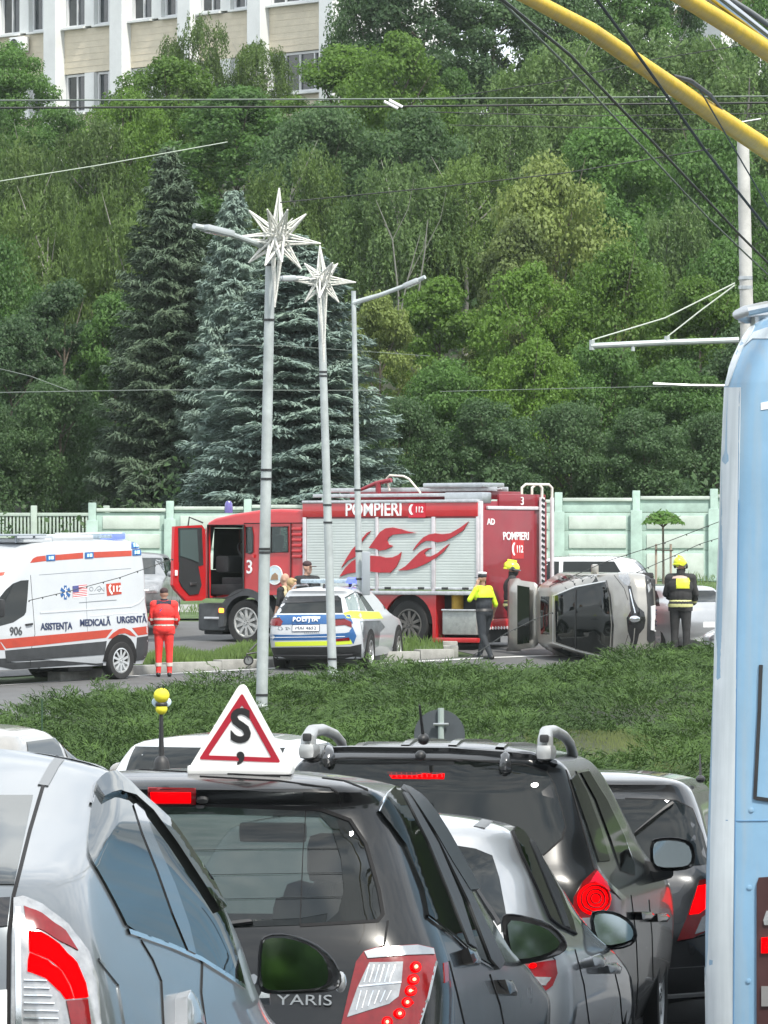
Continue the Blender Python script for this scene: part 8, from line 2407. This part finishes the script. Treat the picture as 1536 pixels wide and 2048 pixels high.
wire('dark diagonal wire, the upper right one of the long pair on the right', [(975, -25), (1140, 110), (1330, 310), (1480, 470), (1600, 590)], [40, 46, 54, 61, 68], .015, M_wd)
wire('dark diagonal wire crossing over the first yellow pole to the right edge', [(1165, -40), (1290, 130), (1410, 300), (1600, 540)], [13.5, 14.5, 15.5, 17.2], .0048, M_wd)
wire('thin wire falling from the second yellow pole past the mast top', [(1400, 180), (1470, 300), (1540, 420)], [16.8, 18, 19], .003, M_wd)
wire('faint rising wire behind the yellow pole at the upper right', [(860, 200), (1100, 165), (1300, 120), (1600, 72)], 70, .007, M_wd)
wire('dark sloping wire in front of the palest linden', [(560, 405), (860, 376), (1130, 346), (1420, 298)], 72, .009, M_wd)
wire('faint level wire behind the lamp poles on the left half', [(-60, 786), (300, 780), (760, 781)], 101, .010, M_wg)
wire('thin grey level wire ending at the mast on the right', [(880, 783), (1300, 773), (1480, 770)], 101, .007, M_wg)
wire('thin slanting wire at the left edge above the slatted fence', [(-40, 728), (60, 752), (140, 782)], 96, .008, M_wg)
wire('faint level wire across the blue spruces', [(380, 690), (560, 691), (860, 712)], 100, .006, M_wg)
t, p_ = wire('grey rod hanging level right of the small street tree', [(1306, 768), (1380, 771), (1462, 772)], 93, .030, M_steel)
# insulator pair on the wires
it = thing('wire_insulators', 'pair of short white insulator rods on the level wires', 'insulator', loc=P(786, 208, 62))
o = P(786, 208, 62)
for a, b in (((768, 203), (796, 217)), ((778, 200), (805, 214))):
    mb = MB(); mb.tube([P(a[0], a[1], 61.9) - o, P(b[0], b[1], 61.9) - o], .018, n=8); mb.build('rod', M_wtext, it)
# festoon wire with small knots slung low across the scene
def festoon(label, pts, d, rad):
    t, path = wire(label, pts, d, rad, M_wd)
    mb = MB()
    for i, p in enumerate(path[::2]):
        mb.sphere(p + Vector((0, 0, -.012)), (.014, .014, .02), 7, 5)
    mb.build('light_bulb', M_wd, t)
festoon('festoon wire with little bulbs drooping in front of the ambulance', [(58, 1201), (140, 1182), (240, 1155), (345, 1118)], [91.5, 91.5, 92, 92.5], .008)
festoon('upper festoon wire rising in front of the mint fence', [(1100, 1172), (1215, 1122), (1330, 1085), (1460, 1035)], [97, 97, 97, 97], .008)
festoon('lower festoon wire rising behind the right firefighter to the mint fence', [(1240, 1160), (1325, 1122), (1400, 1088), (1470, 1066)], [99.5, 99.5, 99.5, 99.5], .008)
festoon('festoon wire crossing the road below the walking policeman', [(880, 1345), (960, 1302), (1010, 1268), (1070, 1238), (1105, 1225)], [95, 95.5, 96, 96.5, 97], .007)

# ---------------------------------------------------------------- unseen trees added around us to darken reflections in car glass and paint
k = 0
for (x, y, kind, h) in [(-19, -8, 'mid_1', 10), (-13, -13, 'bright_1', 11), (-6, -15, 'mid_3', 11), (1, -17, 'dark_1', 11), (8, -15, 'bright_2', 11), (15, -13, 'mid_1', 10), (21, -6, 'dark_3', 10), (22, 10, 'mid_2', 11), (21, 26, 'bright_3', 10), (-19, 6, 'mid_3', 10), (23, 42, 'mid_1', 11)]:
    crown, trunk, H_, R_ = base_tree(kind)
    t = thing('reflection_tree', 'unseen broadleaf tree added outside the view to mirror in the cars', 'tree', loc=(x, y, T(x, y)), rotz=k * 1.3, group='unseen trees added for reflections')
    s = h / H_
    c = link('crown', crown, t); c.scale = (s, s, s); c2 = link('trunk', trunk, t); c2.scale = (s, s, s); k += 1
# ---------------------------------------------------------------- summer haze between us and the hill
def haze():
    m = bpy.data.materials.new('summer haze'); m.use_nodes = True
    t = m.node_tree; t.nodes.clear()
    out = t.nodes.new('ShaderNodeOutputMaterial'); v = t.nodes.new('ShaderNodeVolumePrincipled')
    v.inputs['Color'].default_value = (.80, .90, .86, 1); v.inputs['Density'].default_value = 0.00014; v.inputs['Anisotropy'].default_value = 0.2
    t.links.new(v.outputs[0], out.inputs['Volume'])
    mb = MB(); mb.box((0, 171, 19.5), (330, 506, 44.0))
    o = mb.build('haze', m, None, smooth=False); o['kind'] = 'stuff'; o['label'] = 'thin pale summer haze in front of the hill'
haze()
